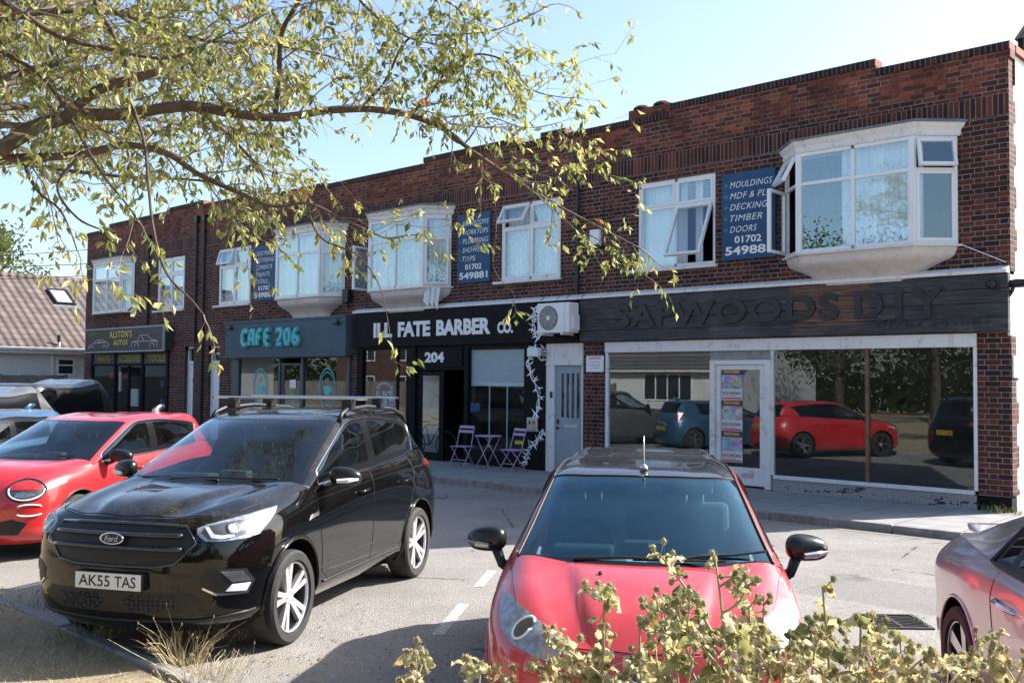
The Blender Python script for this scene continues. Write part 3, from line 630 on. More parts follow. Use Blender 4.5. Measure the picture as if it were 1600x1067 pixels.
    def vine(pts, w=.05, y=Y0-.064):
        for sgn in (-1, 1):
            vs = []; N = 40
            P = [Vector((p[0], 0, p[1])) for p in pts]
            def at(t):
                t *= len(P)-1; i = min(int(t), len(P)-2); return P[i].lerp(P[i+1], t-i)
            for i in range(N+1):
                t = i/N; q = at(t); d_ = (at(min(1, t+.02))-at(max(0, t-.02))).normalized(); nn = Vector((-d_.z, 0, d_.x))
                c = q+nn*sgn*.035*math.sin(t*len(pts)*3.2); ww = w*(.55+.3*math.sin(t*9+sgn)); vs += [(c.x-nn.x*ww/2, y-.0015*(sgn+1), c.z-nn.z*ww/2), (c.x+nn.x*ww/2, y-.0015*(sgn+1), c.z+nn.z*ww/2)]
                if i % 4 == 2:
                    s2 = rnd.choice((-1, 1)); tip = c+nn*s2*rnd.uniform(.12, .2)+d_*rnd.uniform(-.08, .08); a_ = c+d_*.03; b_ = c-d_*.03
                    m.add([(a_.x, y-.0045, a_.z), (b_.x, y-.0045, b_.z), (tip.x, y-.0045, tip.z)], [(0, 1, 2)])
            m.add(vs, [(2*i, 2*i+1, 2*i+3, 2*i+2) for i in range(N)])
    vine([(-14.25, 2.80), (-14.5, 2.4), (-14.35, 2.1), (-14.15, 1.75), (-14.2, 1.35), (-14.35, 1.1)]); vine([(-14.02, 2.7), (-14.1, 2.45)], .04); vine([(-14.02, .98), (-14.2, .72), (-14.42, .55), (-14.52, .3), (-14.5, .2)])
    m.build('thorn_mural', M['whiteletter'], b, world=True, recalc=False)
    t = thing('fascia_sign', (-16.8, Y0, 2.82), label='black barber fascia board with white block letters', cat='sign', group='shop fascia signs')
    bb = MB(); bb.box(-20.44, -13.05, Y0-.13, Y0-.005, 2.82, 3.695); bb.build('board', M['blackpaint'], t, world=True, bevel=.006)
    L = MB(); z0, z1 = 3.05, 3.42
    for s_, a, c, zz in (('ILL', -19.66, -18.95, 0), ('FATE', -18.72, -17.55, 0), ('BARBER', -17.33, -15.55, 0), ('CO.', -15.33, -14.86, -.06)):
        rect_text(L, s_, a, c, z0+(.0 if zz == 0 else 0), z1+zz*1.8, Y0-.15, .018, offset=.045)
    L.build('lettering', M['whiteletter'], t, world=True)
    m = MB(); vine([(-14.15, 3.62), (-14.3, 3.4), (-14.25, 3.1), (-14.1, 2.9)], .05, Y0-.1325); m.build('thorn_motif', M['whiteletter'], t, world=True, recalc=False)
    t = thing('number_sign', (-17.47, Y0-.02, 2.4), label='black panel with white number over the barber doorway', cat='sign')
    bb = MB(); bb.box(-18.1, -16.55, Y0-.05, Y0-.022, 2.32, 2.76); bb.build('panel', M['blackpaint'], t, world=True)
    L = MB(); rect_text(L, '204', -17.82, -17.15, 2.42, 2.67, Y0-.062, .012, offset=.045); L.build('lettering', M['whiteletter'], t, world=True)
    # meter box
    t = thing('meter_box', (-14.25, Y0-.06, .95), label='small steel outlet box on the black barber pier', cat='box')
    bb = MB(); bb.box(-14.42, -14.12, Y0-.16, Y0-.064, .92, 1.22); bb.build('case', M['silver'], t, world=True, bevel=.01)
    bb = MB(); [bb.box(x, x+.06, Y0-.166, Y0-.16, 1.08, 1.15) for x in (-14.36, -14.24)]; bb.build('socket', M['brownwood'], t, world=True)
    # air conditioner
    t = thing('air_conditioner', (-13.5, Y0-.13, 2.97), label='white outdoor air conditioning unit bolted over the barber fascia', cat='air conditioner')
    xa, xb, za, zb = -13.83, -12.98, 3.0, 3.62; ya = Y0-.50; yb = Y0-.17
    bb = MB(); bb.box(xa, xb-.12, ya, yb, za, zb); bb.box(xb-.12, xb, ya+.015, yb, za, zb); bb.box(xb, xb+.05, ya+.1, yb-.02, za+.05, zb-.25); bb.build('case', M['upvc'], t, world=True, bevel=.012)
    bb = MB(); cx = xa+.31; bb.lathe([(.245, 0), (.25, -.012), (.235, -.012)], (cx, ya, 3.31), 'y', 32); bb.lathe([(.0, -.001), (.235, -.001)], (cx, ya-.002, 3.31), 'y', 32); bb.build('fan_recess', M['blackplastic'], t, world=True)
    bb = MB()
    for r in range(1, 12): rr = .02*r+.005; bb.lathe([(rr, -.016), (rr+.004, -.016), (rr+.004, -.012), (rr, -.012)], (cx, ya, 3.31), 'y', 32, close=True)
    for k in range(12): a = k*math.pi/6; bb.tube([(cx, ya-.014, 3.31), (cx+.24*math.cos(a), ya-.014, 3.31+.24*math.sin(a))], .003, 4)
    bb.lathe([(0, -.02), (.045, -.02), (.045, -.012)], (cx, ya, 3.31), 'y', 20); bb.build('fan_grille', M['upvc'], t, world=True)
    bb = MB()
    for x in (xa+.1, xb-.2): bb.box(x, x+.04, ya-.02, Y0-.01, za-.045, za-.004); bb.box(x, x+.04, Y0-.12, Y0-.0, za-.045, za+.5)
    bb.build('bracket', M['upvc'], t, world=True)
    bb = MB()
    for x in (-14.0, -13.55, -13.3, -12.95+.05): bb.tube([(x, Y0-.02, 4.3), (x, Y0-.03, 3.85), (x, Y0-.2, 3.72)], .007, 5)
    bb.build('cable', M['blackplastic'], t, world=True)
    t = thing('wall_lamp', (-14.2, Y0-.06, 2.6), label='small white security lamp at the top of the black barber pier', cat='lamp'); bb = MB(); bb.box(-14.4, -14.08, Y0-.2, Y0-.064, 2.52, 2.72); bb.build('body', M['upvc'], t, world=True, bevel=.03)
    t = thing('alarm_box', (-12.65, Y0, 4.72), label='white burglar alarm box with dark base on the brick wall', cat='alarm box')
    bb = MB(); bb.box(-12.78, -12.53, Y0-.09, Y0-.002, 4.81, 5.12); bb.build('cover', M['upvc'], t, world=True, bevel=.012)
    bb = MB(); bb.box(-12.785, -12.525, Y0-.095, Y0-.002, 4.71, 4.805); bb.build('strobe', M['posternavy'], t, world=True, bevel=.01)
    # bicycle behind the door glass, seen in side view
    t = thing('bicycle', (-18.05, Y0+.34, .11), R(4), 'dark bicycle standing behind the glass barber door', 'bicycle')
    def wheel_b(cx):
        bb = MB(); n = 28
        bb.tube([(cx+.33*math.cos(2*math.pi*k/n), 0, .34+.33*math.sin(2*math.pi*k/n)) for k in range(n+1)], .022, 6, cap=False)
        for k in range(10): a = k*math.pi/5; bb.tube([(cx, 0, .34), (cx+.32*math.cos(a), 0, .34+.32*math.sin(a))], .003, 3)
        bb.build('wheel', M['blackplastic'], t)
    wheel_b(-.5); wheel_b(.55)
    bb = MB(); J = dict(h=(.36, 0, .82), b=(.0, 0, .33), s=(-.13, 0, .8), r=(-.5, 0, .34))
    for a, c in ('hb', 'hs', 'sb', 'br', 'sr'): bb.tube([J[a], J[c]], .02, 6)
    bb.tube([(.34, 0, .92), (.55, 0, .34)], .022, 6); bb.build('frame', M['trim'], t)
    bb = MB(); bb.tube([(.36, -.32, 1.0), (.32, -.1, .96), (.32, .1, .96), (.36, .32, 1.0)], .014, 6); bb.build('handlebar', M['blackplastic'], t)
    bb = MB(); bb.box(-.28, -.02, -.06, .06, .86, .9); bb.build('saddle', M['blackplastic'], t, bevel=.02)
# ---------------------------------------------------------------- cafe
def shop_C():
    x0, x1 = XS['C']
    b = thing('shop_building', ((x0+x1)/2, Y0, 0), label='brick cafe with slate blue front and white side door', cat='shop', group='terrace of brick shops')
    W = MB(); bay = (-24.0, -21.05, 4.19, 5.9); win = (-27.37, -25.57, 4.22, 5.93); door = (-27.86, -27.19, 0, 3.0)
    wall_holes(W, x0, -26.45, 0, 2.9, [door], Y0, .25); wall_holes(W, x0, x1, 2.9, 7.0, [bay, win, (-27.86, -27.19, 2.9, 3.0)], Y0)
    W.quad((-20.75, Y0, 0), (x1, Y0, 0), (x1, Y0, 2.9), (-20.75, Y0, 2.9))
    segs = [(x0, -26.0, 7.45), (-26.0, -22.0, 7.32), (-22.0, x1, 7.26)]
    parapet(W, segs); W.build('wall', M['brick'], b, world=True, recalc=False); coping(b, segs); shell(b, x0, x1)
    flat_window(b, -27.36, -25.58, opened={(0, 1): ('top', R(16))}); bay_window(b, -24.0, -23.48, -21.52, -21.05)
    room(b, x0+.02, x1-.02, 3.8, 6.5, Y0+.13, Y0+3.5)
    f = MB(); f.box(-26.45, -26.05, Y0-.05, Y0+.1, 0, 2.7); f.box(-23.99, -23.90, Y0-.05, Y0+.1, 0, 2.7); f.box(-22.90, -22.80, Y0-.05, Y0+.1, 0, 2.7); f.box(-20.85, -20.75, Y0-.05, Y0+.1, 0, 2.7)
    f.box(-26.05, -23.99, Y0-.05, Y0+.1, 0, .6); f.box(-22.80, -20.85, Y0-.05, Y0+.1, 0, .6); f.box(-26.05, -20.85, Y0-.045, Y0+.1, 2.58, 2.7); f.box(-23.9, -22.9, Y0-.03, Y0+.05, 2.38, 2.44)
    f.box(-23.9, -23.78, Y0, Y0+.05, .1, 2.38); f.box(-23.02, -22.9, Y0, Y0+.05, .1, 2.38); f.box(-23.78, -23.02, Y0, Y0+.05, .1, .4)
    sf = f.build('shopfront', M['cafeframe'], b, world=True, bevel=.006)
    panes(sf, [(-26.05, -23.99, .6, 2.58), (-22.8, -20.85, .6, 2.58)], Y0); panes(sf, [(-23.78, -23.02, .4, 2.38)], Y0+.02)
    dc = MB()
    for cx in (-24.95, -21.75):
        n = 30
        for r0, r1 in ((.40, .43), (.33, .35)):
            dc.add([(cx+r*math.cos(2*math.pi*k/n)*.86, Y0-.004, 1.76+r*math.sin(2*math.pi*k/n)*1.28) for k in range(n) for r in (r0, r1)], [(2*k, 2*k+1, (2*k+3) % (2*n), (2*k+2) % (2*n)) for k in range(n)])
        dc.add([(cx+x, Y0-.004, 1.68+z) for x, z in ((-.17, .14), (.17, .14), (.15, .0), (.08, -.1), (-.08, -.1), (-.15, .0))], [tuple(range(6))])
        dc.add([(cx+x, Y0-.004, 1.68+z) for x, z in ((.16, .1), (.25, .08), (.23, -.02), (.14, -.02), (.14, .01), (.2, .01), (.21, .06), (.16, .07))], [tuple(range(8))])
        for q in (-.07, 0, .07): dc.add([(cx+q-.012, Y0-.004, 1.9), (cx+q+.012, Y0-.004, 1.9), (cx+q+.025, Y0-.004, 2.03), (cx+q+.0, Y0-.004, 2.03)], [(0, 1, 2, 3)])
        rect_text(dc, 'COFFEE', cx-.31, cx+.31, 1.02, 1.22, Y0-.004, 0, offset=.03)
    dc.build('window_decal', M['teal'], sf, world=True, recalc=False)
    dc = MB(); dc.box(-23.5, -23.2, Y0+.008, Y0+.014, 1.75, 1.98); dc.build('opening_times', M['whiteletter'], sf, world=True)
    dc = MB()
    for q in range(3): rect_text(dc, ('206', 'CAFE', 'OPEN')[q], -23.48, -23.25, 1.5-q*.2, 1.62-q*.2, Y0+.016, 0, offset=.02)
    dc.build('door_lettering', M['teal'], sf, world=True, recalc=False)
    dd = MB(); dd.box(-27.83, -27.22, Y0+.14, Y0+.18, .1, 2.45); d_ = dd.build('door', M['upvc'], b, world=True)
    fr = MB(); fr.box(-27.86, -27.80, Y0+.1, Y0+.19, .1, 3.0); fr.box(-27.25, -27.19, Y0+.1, Y0+.19, .1, 3.0); fr.box(-27.80, -27.25, Y0+.1, Y0+.19, 2.94, 3.0); fr.box(-27.80, -27.25, Y0+.1, Y0+.19, 2.46, 2.54); fr.build('frame', M['upvc'], d_, world=True)
    for z0_, z1_ in ((.3, 1.0), (1.2, 2.2)):
        pn = MB(); pn.box(-27.72, -27.33, Y0+.125, Y0+.138, z0_, z1_); pn.build('door_panel', M['upvc'], d_, world=True, bevel=.01)
    g = MB(); g.box(-27.8, -27.25, Y0+.14, Y0+.15, 2.54, 2.94); g.build('pane', M['shopglass'], d_, world=True)
    g = MB(); g.box(-27.3, -27.26, Y0+.09, Y0+.14, 1.1, 1.28); g.build('handle', M['blackplastic'], d_, world=True)
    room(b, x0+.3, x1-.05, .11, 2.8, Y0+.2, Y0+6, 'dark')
    t = thing('fascia_sign', (-23.5, Y0, 2.62), label='slate blue cafe fascia box with rounded turquoise letters', cat='sign', group='shop fascia signs')
    bb = MB(); bb.box(-26.45, -20.64, Y0-.27, Y0-.004, 2.62, 3.64); bb.box(-26.5, -20.6, Y0-.30, Y0-.272, 3.60, 3.66); bb.box(-26.5, -20.6, Y0-.30, Y0-.272, 2.60, 2.66); bb.build('board', M['cafe'], t, world=True, bevel=.008)
    L = MB(); u = (-22.30+25.30)/17.4
    def strokes(ch, x, z0, h):
        S = {'C': [[(1.9, .82), (1.5, 1), (.7, 1), (.25, .75), (.25, .25), (.7, 0), (1.5, 0), (1.9, .18)]], 'A': [[(.2, 0), (.3, .6), (.8, 1), (1.4, 1), (1.6, .75), (1.6, 0)], [(.4, .4), (1.6, .4)]],
             'F': [[(1.8, 1), (.8, 1), (.4, .75), (.3, 0)], [(.4, .52), (1.4, .52)]], 'E': [[(1.7, 1), (.8, 1), (.3, .75), (.3, .25), (.8, 0), (1.7, 0)], [(.4, .52), (1.5, .52)]],
             '2': [[(.3, .85), (.7, 1), (1.4, 1), (1.7, .8), (1.5, .5), (.6, .2), (.4, 0), (1.8, 0)]], '0': [[(1.0, 1), (.4, .8), (.3, .3), (.7, 0), (1.3, 0), (1.7, .3), (1.6, .8), (1.0, 1)]],
             '6': [[(1.6, 1), (.9, .9), (.4, .5), (.4, .2), (.8, 0), (1.4, 0), (1.7, .22), (1.4, .45), (.8, .45), (.4, .25)]]}[ch]
        for s_ in S: L.tube([(x+p*u*.95, Y0-.315, z0+q*h) for p, q in s_], .078, 8)
    x = -25.45
    for ch in 'CAFE 206':
        if ch == ' ': x += 1.2*u; continue
        strokes(ch, x, 2.95, .42); x += 2.25*u
    L.build('lettering', M['teal'], t, world=True, smooth=True, angle=50)
    for i, xx in enumerate((-26.1, -20.95)):
        t = thing('spotlight', (xx, Y0-.3, 3.5), label=['small dark spotlight at the left end of the cafe fascia', 'small dark spotlight at the right end of the cafe fascia'][i], cat='light', group='spotlights on the cafe fascia')
        bb = MB(); bb.box(xx-.1, xx+.1, Y0-.40, Y0-.31, 3.42, 3.50); bb.build('head', M['blackplastic'], t, world=True, bevel=.02); bb = MB(); bb.box(xx-.02, xx+.02, Y0-.33, Y0-.302, 3.5, 3.58); bb.build('bracket', M['blackplastic'], t, world=True)
    t = thing('wall_speaker', (-20.82, Y0, 4.0), label='black outdoor floodlight on the brick between cafe and barber', cat='light'); bb = MB(); bb.box(-20.95, -20.7, Y0-.18, Y0-.05, 4.0, 4.35); bb.build('case', M['blackplastic'], t, world=True, bevel=.02); bb = MB(); bb.tube([(-20.82, Y0-.1, 4.0), (-20.85, Y0-.03, 3.85)], .02); bb.build('bracket', M['blackplastic'], t, world=True)
# ---------------------------------------------------------------- autos shop
def shop_A():
    x0, x1 = XS['A']
    b = thing('shop_building', ((x0+x1)/2, Y0, 0), label='brick car parts shop at the far left end of the terrace', cat='shop', group='terrace of brick shops')
    W = MB(); bay = (-35.9, -32.8, 4.25, 5.98); win = (-31.2, -29.42, 4.22, 5.93); door = (-29.27, -28.75, 0, 3.0)
    wall_holes(W, -30.35, x1, 0, 2.9, [door], Y0, .25); wall_holes(W, x0, x1, 2.9, 7.0, [bay, win, (-29.27, -28.75, 2.9, 3.0)], Y0)
    W.quad((x0, Y0, 0), (-35.9, Y0, 0), (-35.9, Y0, 2.9), (x0, Y0, 2.9))
    W.quad((x0, Y0, 0), (x0, Y0+10, 0), (x0, Y0+10, 7.0), (x0, Y0, 7.0))
    segs = [(x0, -34.8, 7.32), (-34.8, -30.6, 7.48), (-30.6, x1, 7.58)]
    parapet(W, segs); W.build('wall', M['brick'], b, world=True, recalc=False); coping(b, segs); shell(b, x0, x1)
    flat_window(b, -31.2, -29.43, cols=2); bay_window(b, -35.9, -35.25, -33.2, -32.8, p=.3, apron=False, z0=4.27, z1=5.95)
    room(b, x0+.02, x1-.02, 3.8, 6.5, Y0+.13, Y0+3.5)
    f = MB(); xs = (-35.9, -34.06, -32.06, -30.35)
    for x in xs: f.box(x-.07, x+.07, Y0-.04, Y0+.08, 0, 2.9)
    for a, c in zip(xs, xs[1:]):
        f.box(a+.07, c-.07, Y0-.03, Y0+.06, 2.40, 2.47); f.box(a+.07, c-.07, Y0-.03, Y0+.06, 0, .3)
    f.box(-33.1, -33.0, Y0-.03, Y0+.05, .3, 2.4); sf = f.build('shopfront', M['blackpaint'], b, world=True)
    panes(sf, [(a+.07, c-.07, .3, 2.40) for a, c in zip(xs, xs[1:])], Y0)
    tp = MB(); [tp.box(a+.07, c-.07, Y0-.01, Y0+.02, 2.47, 2.86) for a, c in zip(xs, xs[1:])]; tp.build('transom_board', M['alsign'], sf, world=True)
    L = MB(); [rect_text(L, s, a, c, 2.53, 2.77, Y0-.014, 0, offset=.015) for s, a, c in (('PARTS', -35.5, -34.5), ('ACCESSORIES', -33.85, -32.25), ('TOOLS', -31.7, -30.55))]; L.build('lettering', M['yellowdim'], sf, world=True, recalc=False)
    st = MB(); st.box(-35.6, -34.2, Y0+.5, Y0+.7, 1.95, 2.15); st.build('shelf_goods', M['posterred'], b, world=True)
    st = MB(); st.box(-34.8, -34.5, Y0+.4, Y0+.45, 1.5, 2.2); st.box(-33.8, -33.2, Y0+.4, Y0+.45, 1.0, 1.6); st.build('price_card', M['whiteletter'], b, world=True)
    st = MB(); [st.box(-31.6+.3*i, -31.4+.3*i, Y0+.4, Y0+.6, .8+.3*j, 1.0+.3*j) for i in range(4) for j in range(4) if (i+j) % 2]; st.build('packet_display', M['signblue'], b, world=True)
    dd = MB(); dd.box(-29.24, -28.78, Y0+.14, Y0+.18, .1, 2.45); d_ = dd.build('door', M['upvc'], b, world=True)
    fr = MB(); fr.box(-29.27, -29.21, Y0+.1, Y0+.19, .1, 3.0); fr.box(-28.81, -28.75, Y0+.1, Y0+.19, .1, 3.0); fr.box(-29.21, -28.81, Y0+.1, Y0+.19, 2.94, 3.0); fr.box(-29.21, -28.81, Y0+.1, Y0+.19, 2.46, 2.54); fr.build('frame', M['upvc'], d_, world=True)
    for z0_, z1_ in ((.3, 1.0), (1.2, 2.2)):
        pn = MB(); pn.box(-29.15, -28.87, Y0+.125, Y0+.138, z0_, z1_); pn.build('door_panel', M['upvc'], d_, world=True, bevel=.01)
    g = MB(); g.box(-29.21, -28.81, Y0+.14, Y0+.15, 2.54, 2.94); g.build('pane', M['shopglass'], d_, world=True)
    g = MB(); g.box(-28.95, -28.87, Y0+.10, Y0+.124, 1.85, 2.0); g.build('knocker', M['blackplastic'], d_, world=True)
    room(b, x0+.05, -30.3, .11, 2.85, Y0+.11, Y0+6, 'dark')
    t = thing('fascia_sign', (-32.9, Y0, 2.86), label='dark grey sign box with yellow lettering and white car outlines', cat='sign', group='shop fascia signs')
    xa, xb, z0, z1 = -35.78, -30.02, 2.86, 3.71; yf = Y0-.35
    bb = MB(); bb.box(xa+.04, xb-.04, yf, Y0-.003, z0+.04, z1-.04); bb.build('panel', M['alsign'], t, world=True)
    fr = MB(); fr.box(xa, xa+.045, yf-.012, Y0-.3, z0, z1); fr.box(xb-.045, xb, yf-.012, Y0-.3, z0, z1); fr.box(xa+.045, xb-.045, yf-.012, Y0-.3, z0, z0+.045); fr.box(xa+.045, xb-.045, yf-.012, Y0-.3, z1-.045, z1); fr.build('frame', M['framegrey'], t, world=True)
    L = MB(); rect_text(L, "ALSTON'S", -33.85, -32.2, 3.36, 3.60, yf-.004, 0, offset=.02, spacing=1.15); rect_text(L, 'AUTOS', -33.55, -32.5, 3.10, 3.29, yf-.004, 0, offset=.02, spacing=1.15); L.build('lettering', M['yellow'], t, world=True, recalc=False)
    L = MB(); rect_text(L, 'OPEN 7 DAYS', -35.5, -34.9, 3.46, 3.55, yf-.004, 0); L.build('small_lettering', M['yellowdim'], t, world=True, recalc=False)
    L = MB()
    def line(ps, ox, sx, sz=.3, oz=2.99): L.tube([(ox+sx*p, yf-.006, oz+sz*q) for p, q in ps], .008, 4)
    line([(0, 0), (.05, .45), (.25, .7), (.42, 1.05), (.65, 1.1), (.85, .8), (1, .55), (.98, .1)], -35.5, 1.6); line([(.25, .68), (.6, .75), (.85, .78)], -35.5, 1.6); line([(.08, .1), (.12, .35), (.22, .35), (.26, .1)], -35.5, 1.6); line([(.7, .1), (.74, .4), (.86, .4), (.9, .1)], -35.5, 1.6); line([(.45, 1.0), (.5, .8), (.7, .8)], -35.5, 1.6)
    line([(0, .1), (.0, .55), (.22, .65), (.34, 1.15), (.62, 1.15), (.78, .7), (1, .6), (1.0, .1)], -32.2, 1.75, .36); line([(0, .55), (.5, .6), (1, .55)], -32.2, 1.75, .36); line([(.12, .1), (.15, .4), (.26, .4), (.29, .1)], -32.2, 1.75, .36); line([(.72, .1), (.75, .4), (.86, .4), (.89, .1)], -32.2, 1.75, .36); line([(.4, 1.05), (.48, .68)], -32.2, 1.75, .36)
    L.build('car_outline', M['whiteletter'], t, world=True)
def extra_mats():
    M['sunwhite'] = simple('white_masonry_paint', (.72, .71, .68), .8, var=.08, vs=3, bump=.4, bs=40, coord='pos')
    n = NM('poster_print'); x = n.xyz(n.pos); v = n.voro(n.pos, 9, out='Color'); nz = n.noise(n.pos, 14, 5, .7)
    c = n.mix(.6, v, n.ramp(nz, [(.3, (.05, .06, .2)), (.5, (.25, .22, .32)), (.7, (.62, .55, .6))])); fz = n.math('FRACT', n.math('DIVIDE', n.math('SUBTRACT', x[2], .56), .567))
    c = n.mix(n.lt(fz, .35), c, (.62, .63, .66)); c = n.mix(n.gt(fz, .8), c, (.06, .04, .08)); M['poster'] = n.set(col=c, rough=.5)
    M['posteryellow'] = simple('poster_yellow', (.72, .48, .05), .5); M['posternavy'] = simple('navy_ink', (.02, .03, .07), .5); M['posterred'] = simple('red_ink', (.55, .05, .05), .5)
    M['decalblue'] = simple('pale_blue_decal', (.36, .55, .70), .5); M['reflsheet'] = simple('reflection_sheet', (.78, .77, .74), .7, coord='pos'); M['yellowdim'] = simple('faded_yellow', (.35, .30, .05), .6); M['framegrey'] = simple('sign_frame', (.30, .36, .40), .4)
extra_mats()
shop_S(); shop_B(); shop_C(); shop_A()
blue_sign(-9.69, -8.60, ['MOULDINGS', 'MDF & PLY', 'DECKING', 'TIMBER', 'DOORS'], '549881', 'blue sign reading mouldings, decking and timber, beside the open casement')
blue_sign(-16.75, -15.68, ['BATHROOMS', 'WORKTOPS', 'PLUMBING', 'SHOWERS', 'TAPS'], '549881', 'blue sign reading bathrooms, worktops and taps, above the barber shop')
blue_sign(-25.37, -24.23, ['ELECTRICAL', 'GUTTERING', 'CEMENTS', 'PAINTS', 'TOOLS'], '549881', 'blue sign reading electrical, guttering and paints, above the cafe')
# downpipes
for i, (x, z0, z1, lab) in enumerate(((-13.12, 3.85, 6.7, 'black downpipe on the brick wall beside the alarm box'), (-28.15, 0.1, 6.9, 'black downpipe between the two white side doors'), (-31.75, 3.75, 6.6, 'black downpipe beside the narrow window of the car parts shop'), (-28.62, 3.1, 6.9, 'thin black downpipe left of the cafe window'))):
    mb = MB(); mb.tube([(x, Y0-.06, z0), (x, Y0-.06, z1)], .04, 10); t = thing('downpipe', (x, Y0, z0), label=lab, cat='pipe', group='black downpipes on the terrace'); mb.build('pipe', M['blackplastic'], t, world=True, smooth=True, angle=40)
    mb = MB(); mb.box(x-.09, x+.09, Y0-.12, Y0-.002, z1, z1+.2)
    for q in range(3): z = z0+.3+(z1-z0-.6)*q/2; mb.box(x-.06, x+.06, Y0-.105, Y0-.002, z, z+.03)
    mb.build('bracket', M['blackplastic'], t, world=True)
# ================================================================ ground
def ground_mats():
    n = NM('worn_asphalt'); a = n.noise(n.pos, 260, 3, .7); v = n.voro(n.pos, 95); big = n.noise(n.pos, .55, 6, .65); med = n.noise(n.pos, 4, 6, .7)
    c = n.ramp(n.add(n.mul(a, .6), n.mul(v, .45)), [(.3, (.16, .147, .134)), (.5, (.25, .232, .213)), (.72, (.41, .38, .35))])
    c = n.mix(n.mul(n.smooth(big, .42, .62), .35), c, (.13, .127, .122)); c = n.mix(n.mul(n.smooth(med, .55, .75), .3), c, (.27, .255, .235))
    cr = n.voro(n.add(n.pos, 0) if False else n.pos, .55, 'DISTANCE_TO_EDGE'); w_ = n.noise(n.pos, 3, 4, .7)
    crack = n.mul(n.lt(n.add(cr, n.mul(n.math('SUBTRACT', w_, .5), .06)), .006), n.smooth(big, .5, .6)); c = n.mix(n.mul(crack, .8), c, (.04, .038, .035))
    x = n.xyz(n.pos); sp = n.voro(n.scalev(n.pos, (1, 1, 0)), .75); blot = n.math('SUBTRACT', 1, n.smooth(n.add(sp, n.mul(n.noise(n.pos, 7, 4, .7), .16)), .14, .30)); c = n.mix(n.mul(n.mul(blot, n.smooth(med, .4, .6)), .8), c, (.075, .072, .07))
    px = n.mul(n.gt(x[0], -4.6), n.lt(x[0], -2.3)); pt = n.mul(px, n.mul(n.gt(x[1], 8.9), n.lt(x[1], 10.1))); c = n.mix(n.mul(pt, .45), c, (.15, .147, .143))
    lt_ = n.mul(n.lt(x[1], 4.4), n.gt(n.noise(n.pos, 5, 6, .75), .5)); c = n.mix(n.mul(lt_, .45), c, (.30, .25, .19))
    n.bump(n.add(n.mul(a, .6), v), .7, .008); M['asphalt'] = n.set(col=c, rough=.92, spec=.25)
    n = NM('paving'); x = n.xyz(n.pos); s_ = .9
    ux = n.math('FRACT', n.math('DIVIDE', n.add(x[0], 100), s_)); uy = n.math('FRACT', n.math('DIVIDE', n.add(x[1], 100.2), .62))
    d = n.math('MINIMUM', n.math('MINIMUM', ux, n.math('SUBTRACT', 1, ux)), n.math('MINIMUM', uy, n.math('SUBTRACT', 1, uy)))
    j = n.lt(d, .012); f = n.noise(n.pos, 3, 7, .7); g = n.noise(n.pos, 120, 3)
    c = n.ramp(n.add(n.mul(f, .7), n.mul(g, .3)), [(.3, (.19, .185, .18)), (.7, (.33, .32, .31))]); c = n.mix(n.mul(j, .8), c, (.06, .06, .055)); n.bump(n.math('SUBTRACT', n.mul(g, .3), j), .4, .005)
    M['paving'] = n.set(col=c, rough=.9)
    M['kerb'] = simple('kerbstone', (.25, .235, .22), .9, var=.3, vs=6, bump=.5, coord='pos')
    n = NM('dry_grass_ground'); f = n.noise(n.pos, 1.3, 6, .7); g = n.noise(n.pos, 60, 5, .75); s2 = n.noise(n.scalev(n.pos, (30, 90, 1)), 1, 4, .7)
    c = n.ramp(n.add(n.mul(g, .5), n.mul(s2, .5)), [(.3, (.19, .135, .085)), (.5, (.40, .31, .20)), (.72, (.60, .50, .35))]); c = n.mix(n.mul(n.smooth(f, .5, .7), .5), c, (.20, .16, .10)); n.bump(n.add(g, s2), .8, .02)
    M['drygrass'] = n.set(col=c, rough=.95, spec=.2)
    n = NM('worn_white_line'); f = n.noise(n.pos, 30, 5, .75); bars = n.math('FRACT', n.mul(n.xyz(n.pos)[1], 14)); c = n.mix(n.smooth(n.add(f, n.mul(n.lt(bars, .3), .09)), .5, .64), (.46, .45, .43), (.22, .208, .195)); M['line'] = n.set(col=c, rough=.85)
    n = NM('worn_yellow_line'); f = n.noise(n.pos, 14, 6, .8); M['yline'] = n.set(col=n.mix(n.smooth(f, .42, .6), (.34, .27, .12), (.20, .19, .175)), rough=.9)
    M['iron'] = simple('cast_iron', (.045, .042, .04), .7, .3, var=.3, bump=.3)
    M['straw'] = simple('straw_blade', (.50, .40, .22), .8, var=.3, vs=30, coord='pos'); M['greenblade'] = simple('green_blade', (.12, .17, .045), .8, var=.4, vs=20, coord='pos')
ground_mats()
mb = MB(); S_ = 900; mb.quad((-S_, -S_, -.06), (S_, -S_, -.06), (S_, S_, -.06), (-S_, S_, -.06)); struct('ground', mb, M['drygrass'])
mb = MB(); mb.quad((-120, 3.42, 0), (60, 3.42, 0), (60, 13.3, 0), (-120, 13.3, 0)); struct('road', mb, M['asphalt'])
mb = MB(); mb.quad((-4.7, 13.3, .004), (6, 13.3, .004), (6, 60, .004), (-4.7, 60, .004)) if False else mb.quad((-1.2, 13.3, 0), (5, 13.3, 0), (5, 60, 0), (-1.2, 60, 0)); struct('side_road', mb, M['asphalt'])
mb = MB(); mb.box(-37.5, -1.35, 13.56, 16.6, -.05, .098); struct('pavement', mb, M['paving'])
mb = MB(); mb.quad((-4.74, 16.6, .1), (-1.35, 16.6, .1), (-1.35, 60, .1), (-4.74, 60, .1)); struct('side_path', mb, M['paving'])
rk = random.Random(3); mb = MB(); x = -37.5
while x < -1.3:
    j = rk.uniform(-.008, .008); mb.box(x+.004, x+.911, 13.42+j, 13.558, -.05, .105+rk.uniform(-.006, .004)); x += .915
struct('pavement_kerb', mb, M['kerb'], bevel=.015)
mb = MB(); x = -60
